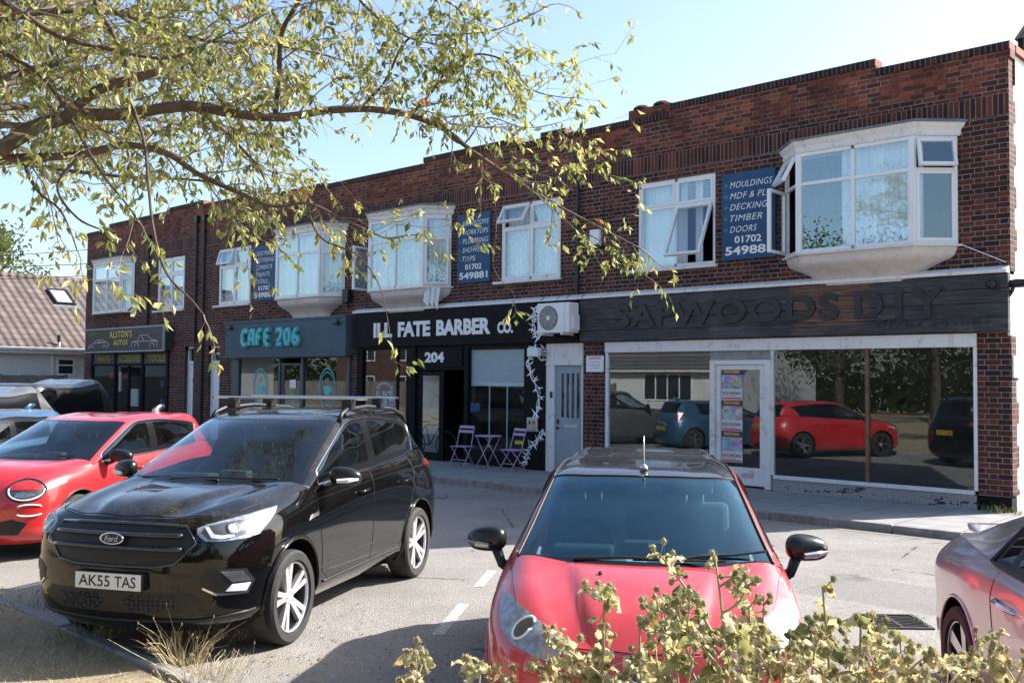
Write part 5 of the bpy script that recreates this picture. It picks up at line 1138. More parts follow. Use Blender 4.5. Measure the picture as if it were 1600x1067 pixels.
# ------------------------------------------------ black SUV
def make_suv():
    r3 = [(0, 0, .68), (.44, .04, .68), (.70, .14, .69), (.85, .32, .70), (.905, .56, .74), (.92, .93, .78), (.915, 1.3, .78), (.91, 1.7, .78), (.91, 2.45, .80), (.915, 3.2, .80), (.92, 3.62, .80), (.85, 4.25, .75), (.66, 4.45, .75), (0, 4.53, .75)]
    r4 = [(0, .05, .90), (.42, .085, .905), (.68, .19, .92), (.80, .38, .95), (.855, .62, .97), (.88, .93, .99), (.882, 1.3, 1.0), (.885, 1.7, 1.01), (.89, 2.45, 1.05), (.885, 3.25, 1.08), (.865, 3.65, 1.09), (.79, 4.2, 1.06), (.62, 4.4, 1.04), (0, 4.48, 1.03)]
    r5 = [(0, .115, .975), (.40, .16, .985), (.62, .27, .995), (.735, .48, 1.015), (.78, .7, 1.045), (.815, .95, 1.065), (.84, 1.28, 1.10), (.84, 1.65, 1.12), (.838, 2.45, 1.16), (.81, 3.25, 1.20), (.765, 3.65, 1.23), (.72, 4.1, 1.24), (.55, 4.3, 1.22), (0, 4.38, 1.20)]
    r0, r1, r2 = low_rows(r3, .2, (.20, .30, .50))
    C = [[(.84, 1.28, 1.10), (.828, 1.27, 1.115), (.80, 1.25, 1.125), (.42, 1.10, 1.135), (0, 1.05, 1.135)],
         [(.84, 1.55, 1.115), (.77, 1.62, 1.275), (.735, 1.585, 1.29), (.38, 1.42, 1.305), (0, 1.37, 1.305)],
         [(.84, 1.85, 1.13), (.72, 1.96, 1.43), (.685, 1.92, 1.45), (.35, 1.72, 1.47), (0, 1.67, 1.47)],
         [(.84, 2.1, 1.145), (.675, 2.27, 1.56), (.64, 2.22, 1.585), (.33, 2.03, 1.605), (0, 1.98, 1.61)],
         [(.838, 2.5, 1.16), (.655, 2.6, 1.60), (.60, 2.6, 1.645), (.32, 2.55, 1.67), (0, 2.55, 1.675)],
         [(.81, 3.25, 1.20), (.645, 3.3, 1.58), (.59, 3.35, 1.63), (.32, 3.35, 1.66), (0, 3.35, 1.665)],
         [(.755, 3.78, 1.24), (.62, 3.98, 1.47), (.56, 4.08, 1.53), (.30, 4.13, 1.575), (0, 4.13, 1.585)],
         [(.66, 4.22, 1.24), (.65, 4.22, 1.245), (.6, 4.27, 1.24), (.32, 4.37, 1.21), (0, 4.385, 1.20)]]
    sp = dict(A=[r0, r1, r2, r3, r4, r5], C=C, hood=(2, 6), hoodc=[(0, .115, .975), (0, .28, 1.045), (0, .65, 1.095), (0, 1.05, 1.135)], crease=[(.50, .014, .030), (.74, .02, -.018)], crown=.015, axles=(.93, 3.62), wr=.352, lift=.035, arch=.412, track=.80, hw=.92, len=4.53, gc=.22, roofz=1.68, paint=M['suvpaint'], side0=.62, side1=6.0, bp=4.15, bpw=.10)
    c = Car(sp, 'parked_car', 'black SUV with silver roof bars parked over the dry grass kerb', 'parked cars in the bays', R(28), (-6.76, 3.20, .035))
    c.wheels('double', .755, M['rimsilver'], .235)
    # grille, bumper, lights
    m = MB(); c.decal(m, [(-.50, .93), (.50, .93), (.575, .83), (.45, .695), (.30, .675), (-.30, .675), (-.45, .695), (-.575, .83)], 0, .004, False); g = c.part('grille', m, M['trim'], smooth=True, angle=30)
    m = MB()
    for z, w_ in ((.88, .50), (.79, .51)):
        P = [c.hit(-w_+2*w_*k/24, z, 0) for k in range(25)]; m.tube([p[0]+Vector((0, -.022, 0)) for p in P], .021, 8, flat=.8)
    c.part('grille_bar', m, M['blackgloss'], g, smooth=True)
    m = MB(); P = [c.hit(a, z, 0) for a, z in ((-.50, .935), (-.3, .945), (0, .948), (.3, .945), (.50, .935), (.59, .83), (.46, .69), (.30, .665), (0, .663), (-.30, .665), (-.46, .69), (-.59, .83), (-.50, .935))]; m.tube([p[0]+Vector((0, -.006, 0)) for p in P], .013, 6); c.part('grille_surround', m, M['blackgloss'], g, smooth=True)
    m = MB(); p = c.hit(0, .852, 0)[0]; m.lathe([(.0, -.05), (.085, -.045), (.09, -.02)], p, 'y', 32); m.v = [(x, y, p.z+(z-p.z)*.42) for x, y, z in m.v]; bd = c.part('badge', m, M['badgeblue'], smooth=True, angle=40)
    m = MB(); n = 32; m.tube([(p.x+.09*math.cos(2*math.pi*k/n), p.y-.046, p.z+.038*math.sin(2*math.pi*k/n)) for k in range(n+1)], .006, 6); c.part('badge_rim', m, M['chrome'], bd, smooth=True)
    m = MB(); put_text(m, 'Ford', lambda u, v: (p.x-.055+.11*u, p.y-.0525, p.z-.02+.04*v), None, shear=.3); c.part('badge_lettering', m, M['chrome'], bd, recalc=False)
    c.plate(-.04, .565, 'AK55 TAS')
    m = MB(); m.box(-.27, .27, -.038, .06, .505, .625); c.part('plate_mount', m, M['trim'], bevel=.01)
    m = MB(); c.decal(m, [(-.55, .49), (.55, .49), (.64, .43), (.48, .345), (-.48, .345), (-.64, .43)], 0, .003, False); lg = c.part('lower_grille', m, M['trim'], smooth=True, angle=30)
    m = MB(); 
    for i in range(13):
        for j in range(3):
            x = -.42+.07*i+.035*(j % 2); z = .385+.032*j
            if abs(x) < .1: continue
            h = c.hit(x, z, 0); 
            if h: q = h[0]; m.tube([(q.x+.022*math.cos(k*math.pi/3), q.y-.008, q.z+.018*math.sin(k*math.pi/3)) for k in range(7)], .0035, 4, cap=False)
    c.part('mesh', m, M['blackgloss'], lg)
    th = R(38)
    def pr(x, y): return x*math.cos(th)+y*math.sin(th)
    HL = [(.535, .885), (.535, .925), (.60, .948), (.70, .965), (.836, .985), (1.0, 1.005), (1.135, 1.018), (1.11, .98), (1.021, .905), (.962, .862), (.882, .845), (.72, .838), (.585, .84)]
    for sg in (1, -1):
        def dm(ol, off, mat, nm, par, st=.03):
            m = MB(); c.decal(m, ol, th, off, False, st)
            if sg < 0: m.v = [(-x, y, z) for x, y, z in m.v]
            return c.part(nm, m, mat, par, smooth=True, angle=35)
        hl = dm(HL, .003, M['lampclear'], 'headlight', c.root)
        dm([(.56, .90), (.60, .935), (.72, .955), (.86, .965), (.90, .93), (.86, .87), (.72, .85), (.60, .852)], .006, M['lampgrey'], 'lamp_pocket', hl, .02)
        dm([(.584, .93), (.61, .93), (.64, .885), (.70, .875), (.78, .882), (.78, .862), (.687, .852), (.623, .862)], .009, M['drl'], 'light_strip', hl, .02)
        dm([(.86, .875), (.90, .955), (.99, .985), (1.06, .99), (1.0, .915), (.95, .875)], .008, M['lampsilver'], 'reflector', hl, .02)
        q = c.hit(.775, .918, th); m = MB(); n_ = q[1]; u = n_.orthogonal().normalized(); v = n_.cross(u)
        m.add([q[0]+n_*.009+(u*math.cos(2*math.pi*k/18)+v*math.sin(2*math.pi*k/18))*.038 for k in range(18)], [tuple(range(18))]); m.tube([q[0]+n_*.009+(u*math.cos(2*math.pi*k/18)+v*math.sin(2*math.pi*k/18))*.04 for k in range(19)], .007, 6)
        if sg < 0: m.v = [(-x, y, z) for x, y, z in m.v]
        c.part('projector', m, M['chrome'], hl, recalc=False)
        dm(HL, .014, M['lens'], 'lens', hl)
        fg = dm([(.545, .60), (.60, .64), (.69, .655), (.868, .638), (.935, .55), (.89, .465), (.66, .478), (.575, .525)], .003, M['trim'], 'fog_lamp', c.root)
        dm([(.684, .635), (.84, .625), (.905, .55), (.77, .555)], .007, M['lampsilver'], 'lamp_glass', fg, .02); dm([(.766, .54), (.90, .535), (.87, .484), (.723, .495)], .008, M['drl'], 'running_light', fg, .02); dm([(.575, .53), (.66, .485), (.885, .472), (.89, .46), (.655, .47), (.565, .52)], .008, M['chrome'], 'chrome_strip', fg, .02)
    # sills, arches, seams
    m = MB()
    for ay in sp['axles']:
        P = []
        for k in range(25):
            a = R(-22)+R(224)*k/24; y, z = ay+.413*math.cos(a), .352+.413*math.sin(a); h = c.hit(y, z, R(90))
            if h: P.append(h[0]+Vector((.004, 0, 0)))
        m.tube(P, .016, 6); m.tube([(-p.x, p.y, p.z) for p in P], .016, 6)
    c.part('wheel_arch_lip', m, M['suvpaint'], c.body, smooth=True)
    m = MB(); th9 = R(90)
    c.seam(m, [(1.36, 1.08), (1.34, .9), (1.40, .6), (1.42, .42), (1.55, .34), (2.40, .34), (2.44, .5), (2.47, 1.0), (2.47, 1.13)], th9); c.seam(m, [(2.44, .36), (3.12, .36), (3.2, .5), (3.4, .8), (3.52, 1.05), (3.52, 1.17)], th9); c.seam(m, [(1.36, .46), (3.14, .52)], th9, .0035)
    c.seam(m, [(.62, .275), (.715, .46), (.765, .70), (.80, .95), (.825, 1.24)], 0, .0035, top=True); c.seam(m, [(-.6, .275), (-.4, .175), (0, .13), (.4, .175), (.6, .275)], 0, .004, False, top=True)
    c.part('shut_line', m, M['trim'], c.body)
    m = MB()
    for sg in (1, -1):
        P = [c.gp(k, 0) for k in np.linspace(.62, 6.0, 40)]; P2 = [c.gp(k, 1) for k in np.linspace(6.0, .62, 40)]
        Q = [(sg*(p[0]+.006), p[1], p[2]) for p in P+P2+[P[0]]]; m.tube(Q, .009, 6)
    c.part('window_surround', m, M['chrome'], c.body, smooth=True)
    m = MB(); c.seam(m, [(-.86, .335), (-.6, .30), (0, .285), (.6, .30), (.86, .335)], 0, .014, False); c.seam(m, [(1.45, .335), (3.1, .35)], th9, .012); c.part('lower_trim', m, M['trim'], c.body, smooth=True)
    for y in (2.22, 3.22):
        for sg in (1, -1):
            h = c.hit(y, .985, th9)[0]; m = MB(); m.tube([(sg*(h.x-.005), y-.1, .98), (sg*(h.x+.035), y-.07, .985), (sg*(h.x+.035), y+.07, .995), (sg*(h.x-.005), y+.1, .995)], .014, 8, flat=.7); c.part('door_handle', m, M['suvpaint'], smooth=True); 
    for sg in (1, -1):
        h = c.hit(1.24, .88, th9)[0]; m = MB(); m.prism([(1.16, .86), (1.33, .885), (1.33, .915), (1.22, .905)], 'x', sg*(h.x-.02), sg*(h.x+.006)); c.part('side_vent', m, M['chrome'], bevel=.003)
    c.mirror((.915, 1.52, 1.165), (.125, .09, .085), strip=M['drl'])
    # roof rails and cross bars
    for sg in (1, -1):
        m = MB(); P = []
        for k, up in ((3.05, 0), (3.2, .05), (3.6, .065), (4.5, .065), (5.4, .06), (5.85, .04), (6.0, 0)):
            g_ = c.gp(k, 1.75); P.append((sg*g_[0], g_[1], g_[2]+up))
        m.tube(P, .02, 8); c.part('roof_rail', m, M['trim'], smooth=True)
    for y in (2.55, 3.25):
        m = MB(); z = 1.785; m.tube([(-.80, y, z), (.80, y, z)], .022, 10, flat=.55); rb = c.part('roof_bar', m, M['silver'], smooth=True, angle=40)
        m = MB()
        for sg in (1, -1): m.box(sg*.60-.05, sg*.60+.05, y-.05, y+.05, 1.685, z-.012); m.box(sg*.805-.006, sg*.805+.006, y-.024, y+.024, z-.014, z+.014)
        c.part('bar_foot', m, M['blackplastic'], rb, bevel=.012)
    c.wiper((-.30, 1.11, 1.15), (.42, 1.15, 1.17), .22); c.wiper((-.62, 1.19, 1.145), (-.05, 1.11, 1.155), .2)
    m = MB(); m.tube([(-.05, c.sp['C'][3][4][1]-.15, 1.46), (-.05, c.sp['C'][3][4][1]-.15, 1.40)], .002, 4); m.ball((-.05, c.sp['C'][3][4][1]-.15, 1.37), .03, 10, 8, (.8, .3, 1.5)); c.part('air_freshener', m, M['signgreen'])
    m = MB(); 
    for sg in (1, -1):
        mm = MB(); c.decal(mm, [(3.98, .98), (4.25, 1.0), (4.3, 1.12), (4.05, 1.12)], R(125), .005, False); 
    for sg in (1, -1):
        mm = MB(); c.decal(mm, [(-3.55+q[0]*0, 0) for q in []] or [(a*1.0, z) for a, z in ()] or [(.0, 0), (.01, 0), (.01, .01)], R(90), 0, False) if False else None
        mm = MB(); P = [(.80, 4.16, 1.00), (.86, 4.0, 1.08), (.83, 3.98, 1.14), (.70, 4.26, 1.12), (.66, 4.42, 1.02)]
        mm.add([(sg*(x+.015), y+.012, z) for x, y, z in P]+[(sg*(x-.06), y-.06, z) for x, y, z in P], [(0, 1, 2, 3, 4), (9, 8, 7, 6, 5)]+[(k, (k+1) % 5, (k+1) % 5+5, k+5) for k in range(5)]); c.part('tail_light', mm, M['redlens'])
    c.plate(4.535, .80, 'AK55 TAS', True); m = MB(); m.box(-.30, .30, 4.45, 4.533, .72, .88); c.part('rear_plate_mount', m, M['trim'])
    return c
# ------------------------------------------------ red hatchback
def make_hatch():
    r3 = [(0, 0, .46), (.37, .04, .46), (.62, .14, .49), (.77, .31, .55), (.83, .50, .62), (.855, .80, .66), (.848, 1.12, .66), (.85, 1.5, .66), (.855, 2.2, .66), (.857, 2.85, .66), (.85, 3.29, .66), (.77, 3.72, .62), (.6, 3.88, .62), (0, 3.95, .62)]
    r4 = [(0, .025, .585), (.36, .065, .60), (.59, .17, .645), (.74, .35, .70), (.795, .54, .775), (.825, .82, .84), (.835, 1.1, .875), (.84, 1.5, .90), (.845, 2.2, .93), (.835, 2.85, .95), (.80, 3.3, .96), (.70, 3.68, .93), (.56, 3.82, .93), (0, 3.90, .93)]
    r5 = [(0, .07, .655), (.33, .105, .675), (.53, .20, .72), (.665, .40, .79), (.715, .60, .85), (.755, .82, .89), (.785, 1.04, .935), (.785, 1.45, .975), (.79, 2.2, 1.02), (.775, 2.85, 1.06), (.72, 3.3, 1.09), (.66, 3.62, 1.10), (.5, 3.74, 1.10), (0, 3.82, 1.08)]
    r0, r1, r2 = low_rows(r3, .15, (.15, .22, .36))
    C = [[(.785, 1.04, .935), (.77, 1.035, .95), (.745, 1.01, .96), (.40, .86, .965), (0, .81, .965)],
         [(.785, 1.28, .96), (.727, 1.34, 1.07), (.697, 1.30, 1.085), (.38, 1.14, 1.105), (0, 1.09, 1.11)],
         [(.785, 1.55, .985), (.68, 1.66, 1.21), (.648, 1.62, 1.23), (.35, 1.46, 1.255), (0, 1.415, 1.26)],
         [(.79, 1.8, 1.0), (.635, 1.95, 1.325), (.605, 1.90, 1.35), (.33, 1.74, 1.38), (0, 1.70, 1.385)],
         [(.79, 2.25, 1.02), (.63, 2.3, 1.38), (.575, 2.3, 1.415), (.31, 2.25, 1.45), (0, 2.25, 1.455)],
         [(.775, 2.85, 1.06), (.61, 2.9, 1.36), (.555, 2.9, 1.405), (.30, 2.9, 1.44), (0, 2.9, 1.445)],
         [(.72, 3.35, 1.09), (.59, 3.5, 1.31), (.53, 3.55, 1.36), (.29, 3.58, 1.395), (0, 3.58, 1.40)],
         [(.66, 3.65, 1.10), (.62, 3.68, 1.105), (.55, 3.72, 1.11), (.29, 3.80, 1.09), (0, 3.825, 1.08)]]
    sp = dict(A=[r0, r1, r2, r3, r4, r5], C=C, hood=(2, 6), hoodc=[(0, .07, .655), (0, .22, .765), (0, .50, .875), (0, .81, .965)], crease=[(.50, .013, .030), (.80, .03, -.02)], crown=.018, axles=(.80, 3.29), wr=.30, arch=.35, track=.735, hw=.86, len=3.95, gc=.15, roofz=1.475, paint=M['red'], roofm=M['roofblack'], wglass=M['blueglass'], side0=.5, side1=5.4, bp=4.05, bpw=.12, rglass=M['carglass'])
    c = Car(sp, 'parked_car', 'small red hatchback with black roof and black mirrors facing the dry burdock plants', 'parked cars in the bays', R(35.4), (-2.84, 3.98, 0))
    c.wheels('single', .66, width=.195)
    m = MB(); c.decal(m, [(-.42, .53), (.42, .53), (.36, .36), (.26, .28), (-.26, .28), (-.36, .36)], 0, .003, False); g = c.part('grille', m, M['trim'], smooth=True, angle=30)
    m = MB()
    for k in range(6):
        z = .31+.035*k; w_ = .27+.025*k; P = [c.hit(-w_+2*w_*i/14, z, 0) for i in range(15)]; m.tube([p[0]+Vector((0, -.008, 0)) for p in P], .008, 5)
    c.part('grille_bar', m, M['blackgloss'], g, smooth=True)
    m = MB(); p = c.hit(0, .585, 0)[0]; m.lathe([(.0, -.028), (.065, -.025), (.07, -.01)], p, 'y', 28); m.v = [(x, y, p.z+(z-p.z)*.45) for x, y, z in m.v]; bd = c.part('badge', m, M['badgeblue'], smooth=True, angle=40)
    m = MB(); m.tube([(p.x+.07*math.cos(2*math.pi*k/28), p.y-.026, p.z+.031*math.sin(2*math.pi*k/28)) for k in range(29)], .005, 6); c.part('badge_rim', m, M['chrome'], bd, smooth=True)
    c.plate(-.03, .43, 'EY14 KHL'); m = MB(); m.box(-.27, .27, -.018, .05, .37, .49); c.part('plate_mount', m, M['trim'], bevel=.01)
    m = MB(); c.decal(m, [(.48, .34), (.66, .37), (.70, .30), (.62, .24), (.50, .25)], R(25), .003, True); c.part('fog_recess', m, M['trim'], smooth=True, angle=30)
    th = R(42)
    def toA(x, y): return x*math.cos(th)+y*math.sin(th)
    HL = [(.362, .612), (.442, .615), (.53, .632), (.645, .655), (.748, .69), (.815, .725), (.893, .775), (.985, .838), (.965, .842), (.837, .82), (.70, .795), (.612, .773), (.469, .722), (.372, .674)]
    for sg in (1, -1):
        def dm(ol, off, mat, nm, par, st=.025):
            m = MB(); c.decal(m, ol, th, off, False, st)
            if sg < 0: m.v = [(-x, y, z) for x, y, z in m.v]
            return c.part(nm, m, mat, par, smooth=True, angle=35)
        hl = dm(HL, .010, M['lampclear'], 'headlight', c.root)
        cx, cz = .625, .722
        ring = lambda r, x=cx, z=cz: [(x+r*math.cos(2*math.pi*k/20), z+r*.9*math.sin(2*math.pi*k/20)) for k in range(20)]
        m = MB(); m.tube([(sg*h_[0].x, h_[0].y, h_[0].z) for h_ in [(lambda q: (q[0]+q[1]*.017, 0))(c.hit(cx+.05*math.cos(2*math.pi*k/24), cz+.046*math.sin(2*math.pi*k/24), th)) for k in range(25)]], .0075, 6); c.part('lamp_ring', m, M['drl'], hl, smooth=True); dm(ring(.042), .015, M['lampbrown'], 'projector', hl, .02); dm([(.40, .625), (.45, .628), (.46, .68), (.42, .685)], .013, M['amberpale'], 'indicator', hl, .02)
        dm(HL, .021, M['lens'], 'lens', hl)
    m = MB()
    for ay in sp['axles']:
        P = []
        for k in range(25):
            a = R(-20)+R(220)*k/24; y, z = ay+.355*math.cos(a), .30+.355*math.sin(a); h = c.hit(y, z, R(90))
            if h: P.append(h[0]+Vector((.001, 0, 0)))
        m.tube(P, .010, 6); m.tube([(-p.x, p.y, p.z) for p in P], .010, 6)
    c.part('wheel_arch_lip', m, M['red'], c.body, smooth=True)
    m = MB(); th9 = R(90)
    c.seam(m, [(1.22, .93), (1.2, .7), (1.24, .35), (1.3, .27), (2.35, .27), (2.45, .5), (2.5, .9), (2.5, .98)], th9); c.seam(m, [(.53, .205), (.655, .40), (.705, .60), (.745, .82), (.775, 1.02)], 0, .003, top=True); c.seam(m, [(-.53, .20), (-.33, .11), (0, .078), (.33, .11), (.53, .20)], 0, .0035, False, top=True)
    c.part('shut_line', m, M['trim'], c.body)
    m = MB()
    for sg in (1, -1): m.tube([(sg*(p[0]+.004), p[1], p[2]+.002) for p in [c.gp(k, 0) for k in np.linspace(.3, 5.4, 30)]], .009, 6); m.tube([(sg*(p[0]+.002), p[1], p[2]+.004) for p in [c.gp(k, 1.92) for k in np.linspace(3, 6, 24)]], .006, 5); m.tube([(sg*p[0], p[1]-.004, p[2]+.004) for p in [c.gp(k, 2.02) for k in np.linspace(.02, 3.0, 24)]], .008, 5)
    m.tube([tuple(Vector(c.gp(3, r))+Vector((0, 0, .002))) for r in np.linspace(2, 4, 16)], .005, 5); m.tube([(-c.gp(3, r)[0], c.gp(3, r)[1], c.gp(3, r)[2]+.002) for r in np.linspace(2, 4, 16)], .005, 5)
    c.part('window_seal', m, M['trim'], c.body, smooth=True)
    for sg in (1, -1):
        h = c.hit(2.25, .86, th9)[0]; m = MB(); m.tube([(sg*(h.x-.005), 2.15, .86), (sg*(h.x+.03), 2.18, .865), (sg*(h.x+.03), 2.3, .87), (sg*(h.x-.005), 2.33, .87)], .012, 8, flat=.7); c.part('door_handle', m, M['red'], smooth=True)
    c.mirror((.85, 1.34, 1.0), (.13, .10, .088), stalk='down', lead=.12, strip=M['lampsilver'])
    c.wiper((-.40, .885, .985), (.20, .86, .995), .26); c.wiper((.12, .85, .985), (.54, .98, 1.02), .18)
    for x in (-.13, .13):
        m = MB(); h = c.hit_top(x*1.8, .68)[0]; m.ball(h+Vector((0, 0, .006)), .013, 8, 6, (1, 1.4, .8)); c.part('washer_jet', m, M['blackplastic'])
    m = MB(); a0 = Vector((0, 1.82, 1.422)); m.tube([a0, a0+Vector((0, -.0, .015)), a0+Vector((0, .01, .035))], [.03, .026, .008], 10); m.tube([a0+Vector((0, .01, .03)), a0+Vector((0, .012, .22))], [.006, .0035], 6); c.part('aerial', m, M['silver'], smooth=True)
    m = MB(); m.box(-.1, .02, .95, 1.05, .945, .963); c.part('parking_disc', m, M['drl'], bevel=.004)
    for sg in (1, -1):
        m = MB(); P = [(.73, 3.60, .98), (.69, 3.58, 1.10), (.60, 3.70, 1.12), (.62, 3.80, .98), (.70, 3.74, .82)]
        m.add([(sg*(x+.02), y+.01, z) for x, y, z in P]+[(sg*(x-.06), y-.06, z) for x, y, z in P], [(0, 1, 2, 3, 4), (9, 8, 7, 6, 5)]+[(k, (k+1) % 5, (k+1) % 5+5, k+5) for k in range(5)]); c.part('tail_light', m, M['redlens'])
    c.plate(3.955, .62, 'EY14 KHL', True)
    return c
M['amberpale'] = simple('pale_amber', (.45, .28, .20), .3)
suv = make_suv(); hatch = make_hatch()
# ------------------------------------------------ the other parked vehicles
def base_table(fx=1, fy=1, fz=1, kind='suv'):
    """body lines of a plain hatch-shaped car, scaled"""
    src = suv.sp if kind == 'suv' else hatch.sp
    f = lambda p: (p[0]*fx, p[1]*fy, p[2]*fz)
    return dict(A=[[f(p) for p in r] for r in src['A']], C=[[f(p) for p in r] for r in src['C']], hoodc=[f(p) for p in src['hoodc']], hood=src['hood'])
def arches_and_seams(c, doors, hood=None):
    m = MB(); th9 = R(90)
    for d in doors: c.seam(m, d, th9)
    if hood: c.seam(m, hood, 0, .003, top=True)
    c.part('shut_line', m, M['trim'], c.body)
    m = MB(); a_ = c.sp['arch']
    for ay in c.sp['axles']:
        P = []
        for k in range(25):
            a = R(-20)+R(220)*k/24; y, z = ay+(a_+.006)*math.cos(a), c.sp['wr']+(a_+.006)*math.sin(a); h = c.hit(y, z, th9)
            if h: P.append(h[0]+Vector((.001, 0, 0)))
        if len(P) > 2: m.tube(P, .011, 6); m.tube([(-p.x, p.y, p.z) for p in P], .011, 6)
    c.part('wheel_arch_lip', m, c.sp.get('lipm', c.sp['paint']), c.body, smooth=True)
def box_tail(c, P, mat, name='tail_light'):
    for sg in (1, -1):
        m = MB(); n = len(P)
        m.add([(sg*(x+.015), y+.012, z) for x, y, z in P]+[(sg*(x-.08), y-.08, z) for x, y, z in P], [tuple(range(n)), tuple(range(2*n-1, n-1, -1))]+[(k, (k+1) % n, (k+1) % n+n, k+n) for k in range(n)]); c.part(name, m, mat)
def chrome_line(c, mat, r=.009):
    m = MB()
    for sg in (1, -1):
        e0, e1 = c.sp.get('side0', .5), c.sp.get('side1', 5.2)
        P = [c.gp(k, 0) for k in np.linspace(e0, e1, 36)]+[c.gp(k, 1) for k in np.linspace(e1, e0, 36)]; P.append(P[0]); m.tube([(sg*(p[0]+.006), p[1], p[2]) for p in P], r, 6)
    c.part('window_surround', m, mat, c.body, smooth=True)
def make_crossover():
    t = base_table(.967, .922, .905)
    for r in (4, 5): t['A'][r] = [(x, y+(.05 if i < 3 else 0), z-(.02 if i < 4 else 0)) for i, (x, y, z) in enumerate(t['A'][r])]
    t['hoodc'] = [t['A'][5][0]]+[t['hoodc'][1]]+t['hoodc'][2:]
    sp = dict(t, crown=.03, axles=(.86, 3.40), wr=.335, arch=.385, track=.775, hw=.89, len=4.18, gc=.19, roofz=1.52, paint=M['red2'], side0=.55, side1=5.9, bp=4.15, bpw=.10, rglass=M['darkglass'], lipm=M['trim'])
    c = Car(sp, 'parked_car', 'bright red crossover car with round headlights behind the black SUV', 'parked cars in the bays', R(28.8), (-11.72, 3.80, 0)); c.wheels('single', .66)
    arches_and_seams(c, [[(1.24, .97), (1.22, .8), (1.28, .45), (1.42, .32), (2.2, .32), (2.26, .5), (2.28, 1.02)], [(2.26, .34), (2.9, .34), (2.98, .5), (3.15, .8), (3.22, 1.05)]], [(.58, .30), (.66, .42), (.72, .65), (.75, .95), (.76, 1.14)])
    chrome_line(c, M['chrome'])
    th = R(24); EL = [(.60+.175*math.cos(2*math.pi*k/28), .765+.105*math.sin(2*math.pi*k/28)) for k in range(28)]
    ax = math.cos(th); EL = [(a+.12, z) for a, z in EL]; cxx = .72
    for sg in (1, -1):
        def dm(ol, off, mat, nm, par, st=.03):
            m = MB(); c.decal(m, ol, th, off, False, st)
            if sg < 0: m.v = [(-x, y, z) for x, y, z in m.v]
            return c.part(nm, m, mat, par, smooth=True, angle=35)
        hl = dm(EL, .004, M['lampgrey'], 'headlight', c.root)
        dm([(cxx+.165*math.cos(a), .772+.095*math.sin(a)) for a in np.linspace(.0, math.pi, 15)], .009, M['red2'], 'painted_lid', hl)
        m = MB(); P = [c.hit(cxx+.168*math.cos(2*math.pi*k/32), .765+.099*math.sin(2*math.pi*k/32), th) for k in range(33)]; m.tube([(sg*(h[0]+h[1]*.010).x, (h[0]+h[1]*.010).y, (h[0]+h[1]*.010).z) for h in P[15:33]+P[:2]], .0085, 6); c.part('light_ring', m, M['drl'], hl, smooth=True); m = MB(); m.tube([(sg*(h[0]+h[1]*.004).x*1.0, (h[0]+h[1]*.004).y, (h[0]+h[1]*.004).z) for h in [c.hit(cxx+.186*math.cos(2*math.pi*k/32), .765+.113*math.sin(2*math.pi*k/32), th) for k in range(33)]], .011, 6); c.part('lamp_rim', m, M['trim'], hl, smooth=True); m = MB(); m.tube([(sg*(h[0]+h[1]*.010).x, (h[0]+h[1]*.010).y, (h[0]+h[1]*.010).z) for h in P[1:16]], .005, 6); c.part('lid_edge', m, M['lampsilver'], hl, smooth=True)
        dm([(cxx-.1, .70), (cxx+.02, .69), (cxx+.1, .73), (cxx+.0, .745), (cxx-.09, .74)], .008, M['lampsilver'], 'reflector', hl)
        dm([(cxx+.19, .80), (cxx+.33, .85), (cxx+.33, .825), (cxx+.19, .765)], .008, M['drl'], 'side_light', hl, .02)
        m = MB()
        for s2 in (1, -1):
            P = [c.hit(cxx+.05+.115*math.cos(a), .56+s2*.03+s2*.03*math.sin(a), th) for a in np.linspace(.25, math.pi-.25, 12)]; m.tube([(sg*(h[0]+h[1]*.008).x, (h[0]+h[1]*.008).y, (h[0]+h[1]*.008).z) for h in P if h], [.002]+[.009]*10+[.002], 6)
        c.part('running_light', m, M['drl'], c.root, smooth=True)
    m = MB(); c.decal(m, [(-.62, .47), (-.4, .42), (.4, .42), (.62, .47), (.74, .42), (.66, .30), (-.66, .30), (-.74, .42)], 0, .004, False); c.part('lower_grille', m, M['trim'], smooth=True, angle=30)
    c.mirror((.875, 1.40, 1.06), (.13, .09, .085)); c.plate(-.02, .50, 'FA25 HPX')
    c.wiper((-.30, 1.06, 1.045), (.40, 1.10, 1.07), .22); c.wiper((-.62, 1.14, 1.05), (-.05, 1.06, 1.05), .2)
    for y in (2.05, 2.95):
        for sg in (1, -1): h = c.hit(y, .89, R(90))[0]; m = MB(); m.tube([(sg*(h.x-.005), y-.1, .885), (sg*(h.x+.03), y-.07, .89), (sg*(h.x+.03), y+.07, .895), (sg*(h.x-.005), y+.1, .895)], .013, 8, flat=.7); c.part('door_handle', m, M['red2'], smooth=True)
    box_tail(c, [(.74, 3.86, .90), (.79, 3.70, .95), (.77, 3.66, 1.04), (.66, 3.92, 1.03), (.62, 4.06, .93)], M['redlens']); c.plate(4.19, .82, 'FA25 HPX', True)
    m = MB(); m.tube([(.0, 3.55, 1.50), (.0, 3.7, 1.58), (.0, 3.8, 1.59)], [.03, .02, .01], 8, flat=2.2); c.part('aerial', m, M['silver'], smooth=True)
    m = MB(); m.box(-.45, .45, 4.10, 4.165, .40, .55); c.part('rear_diffuser', m, M['trim'])
    return c
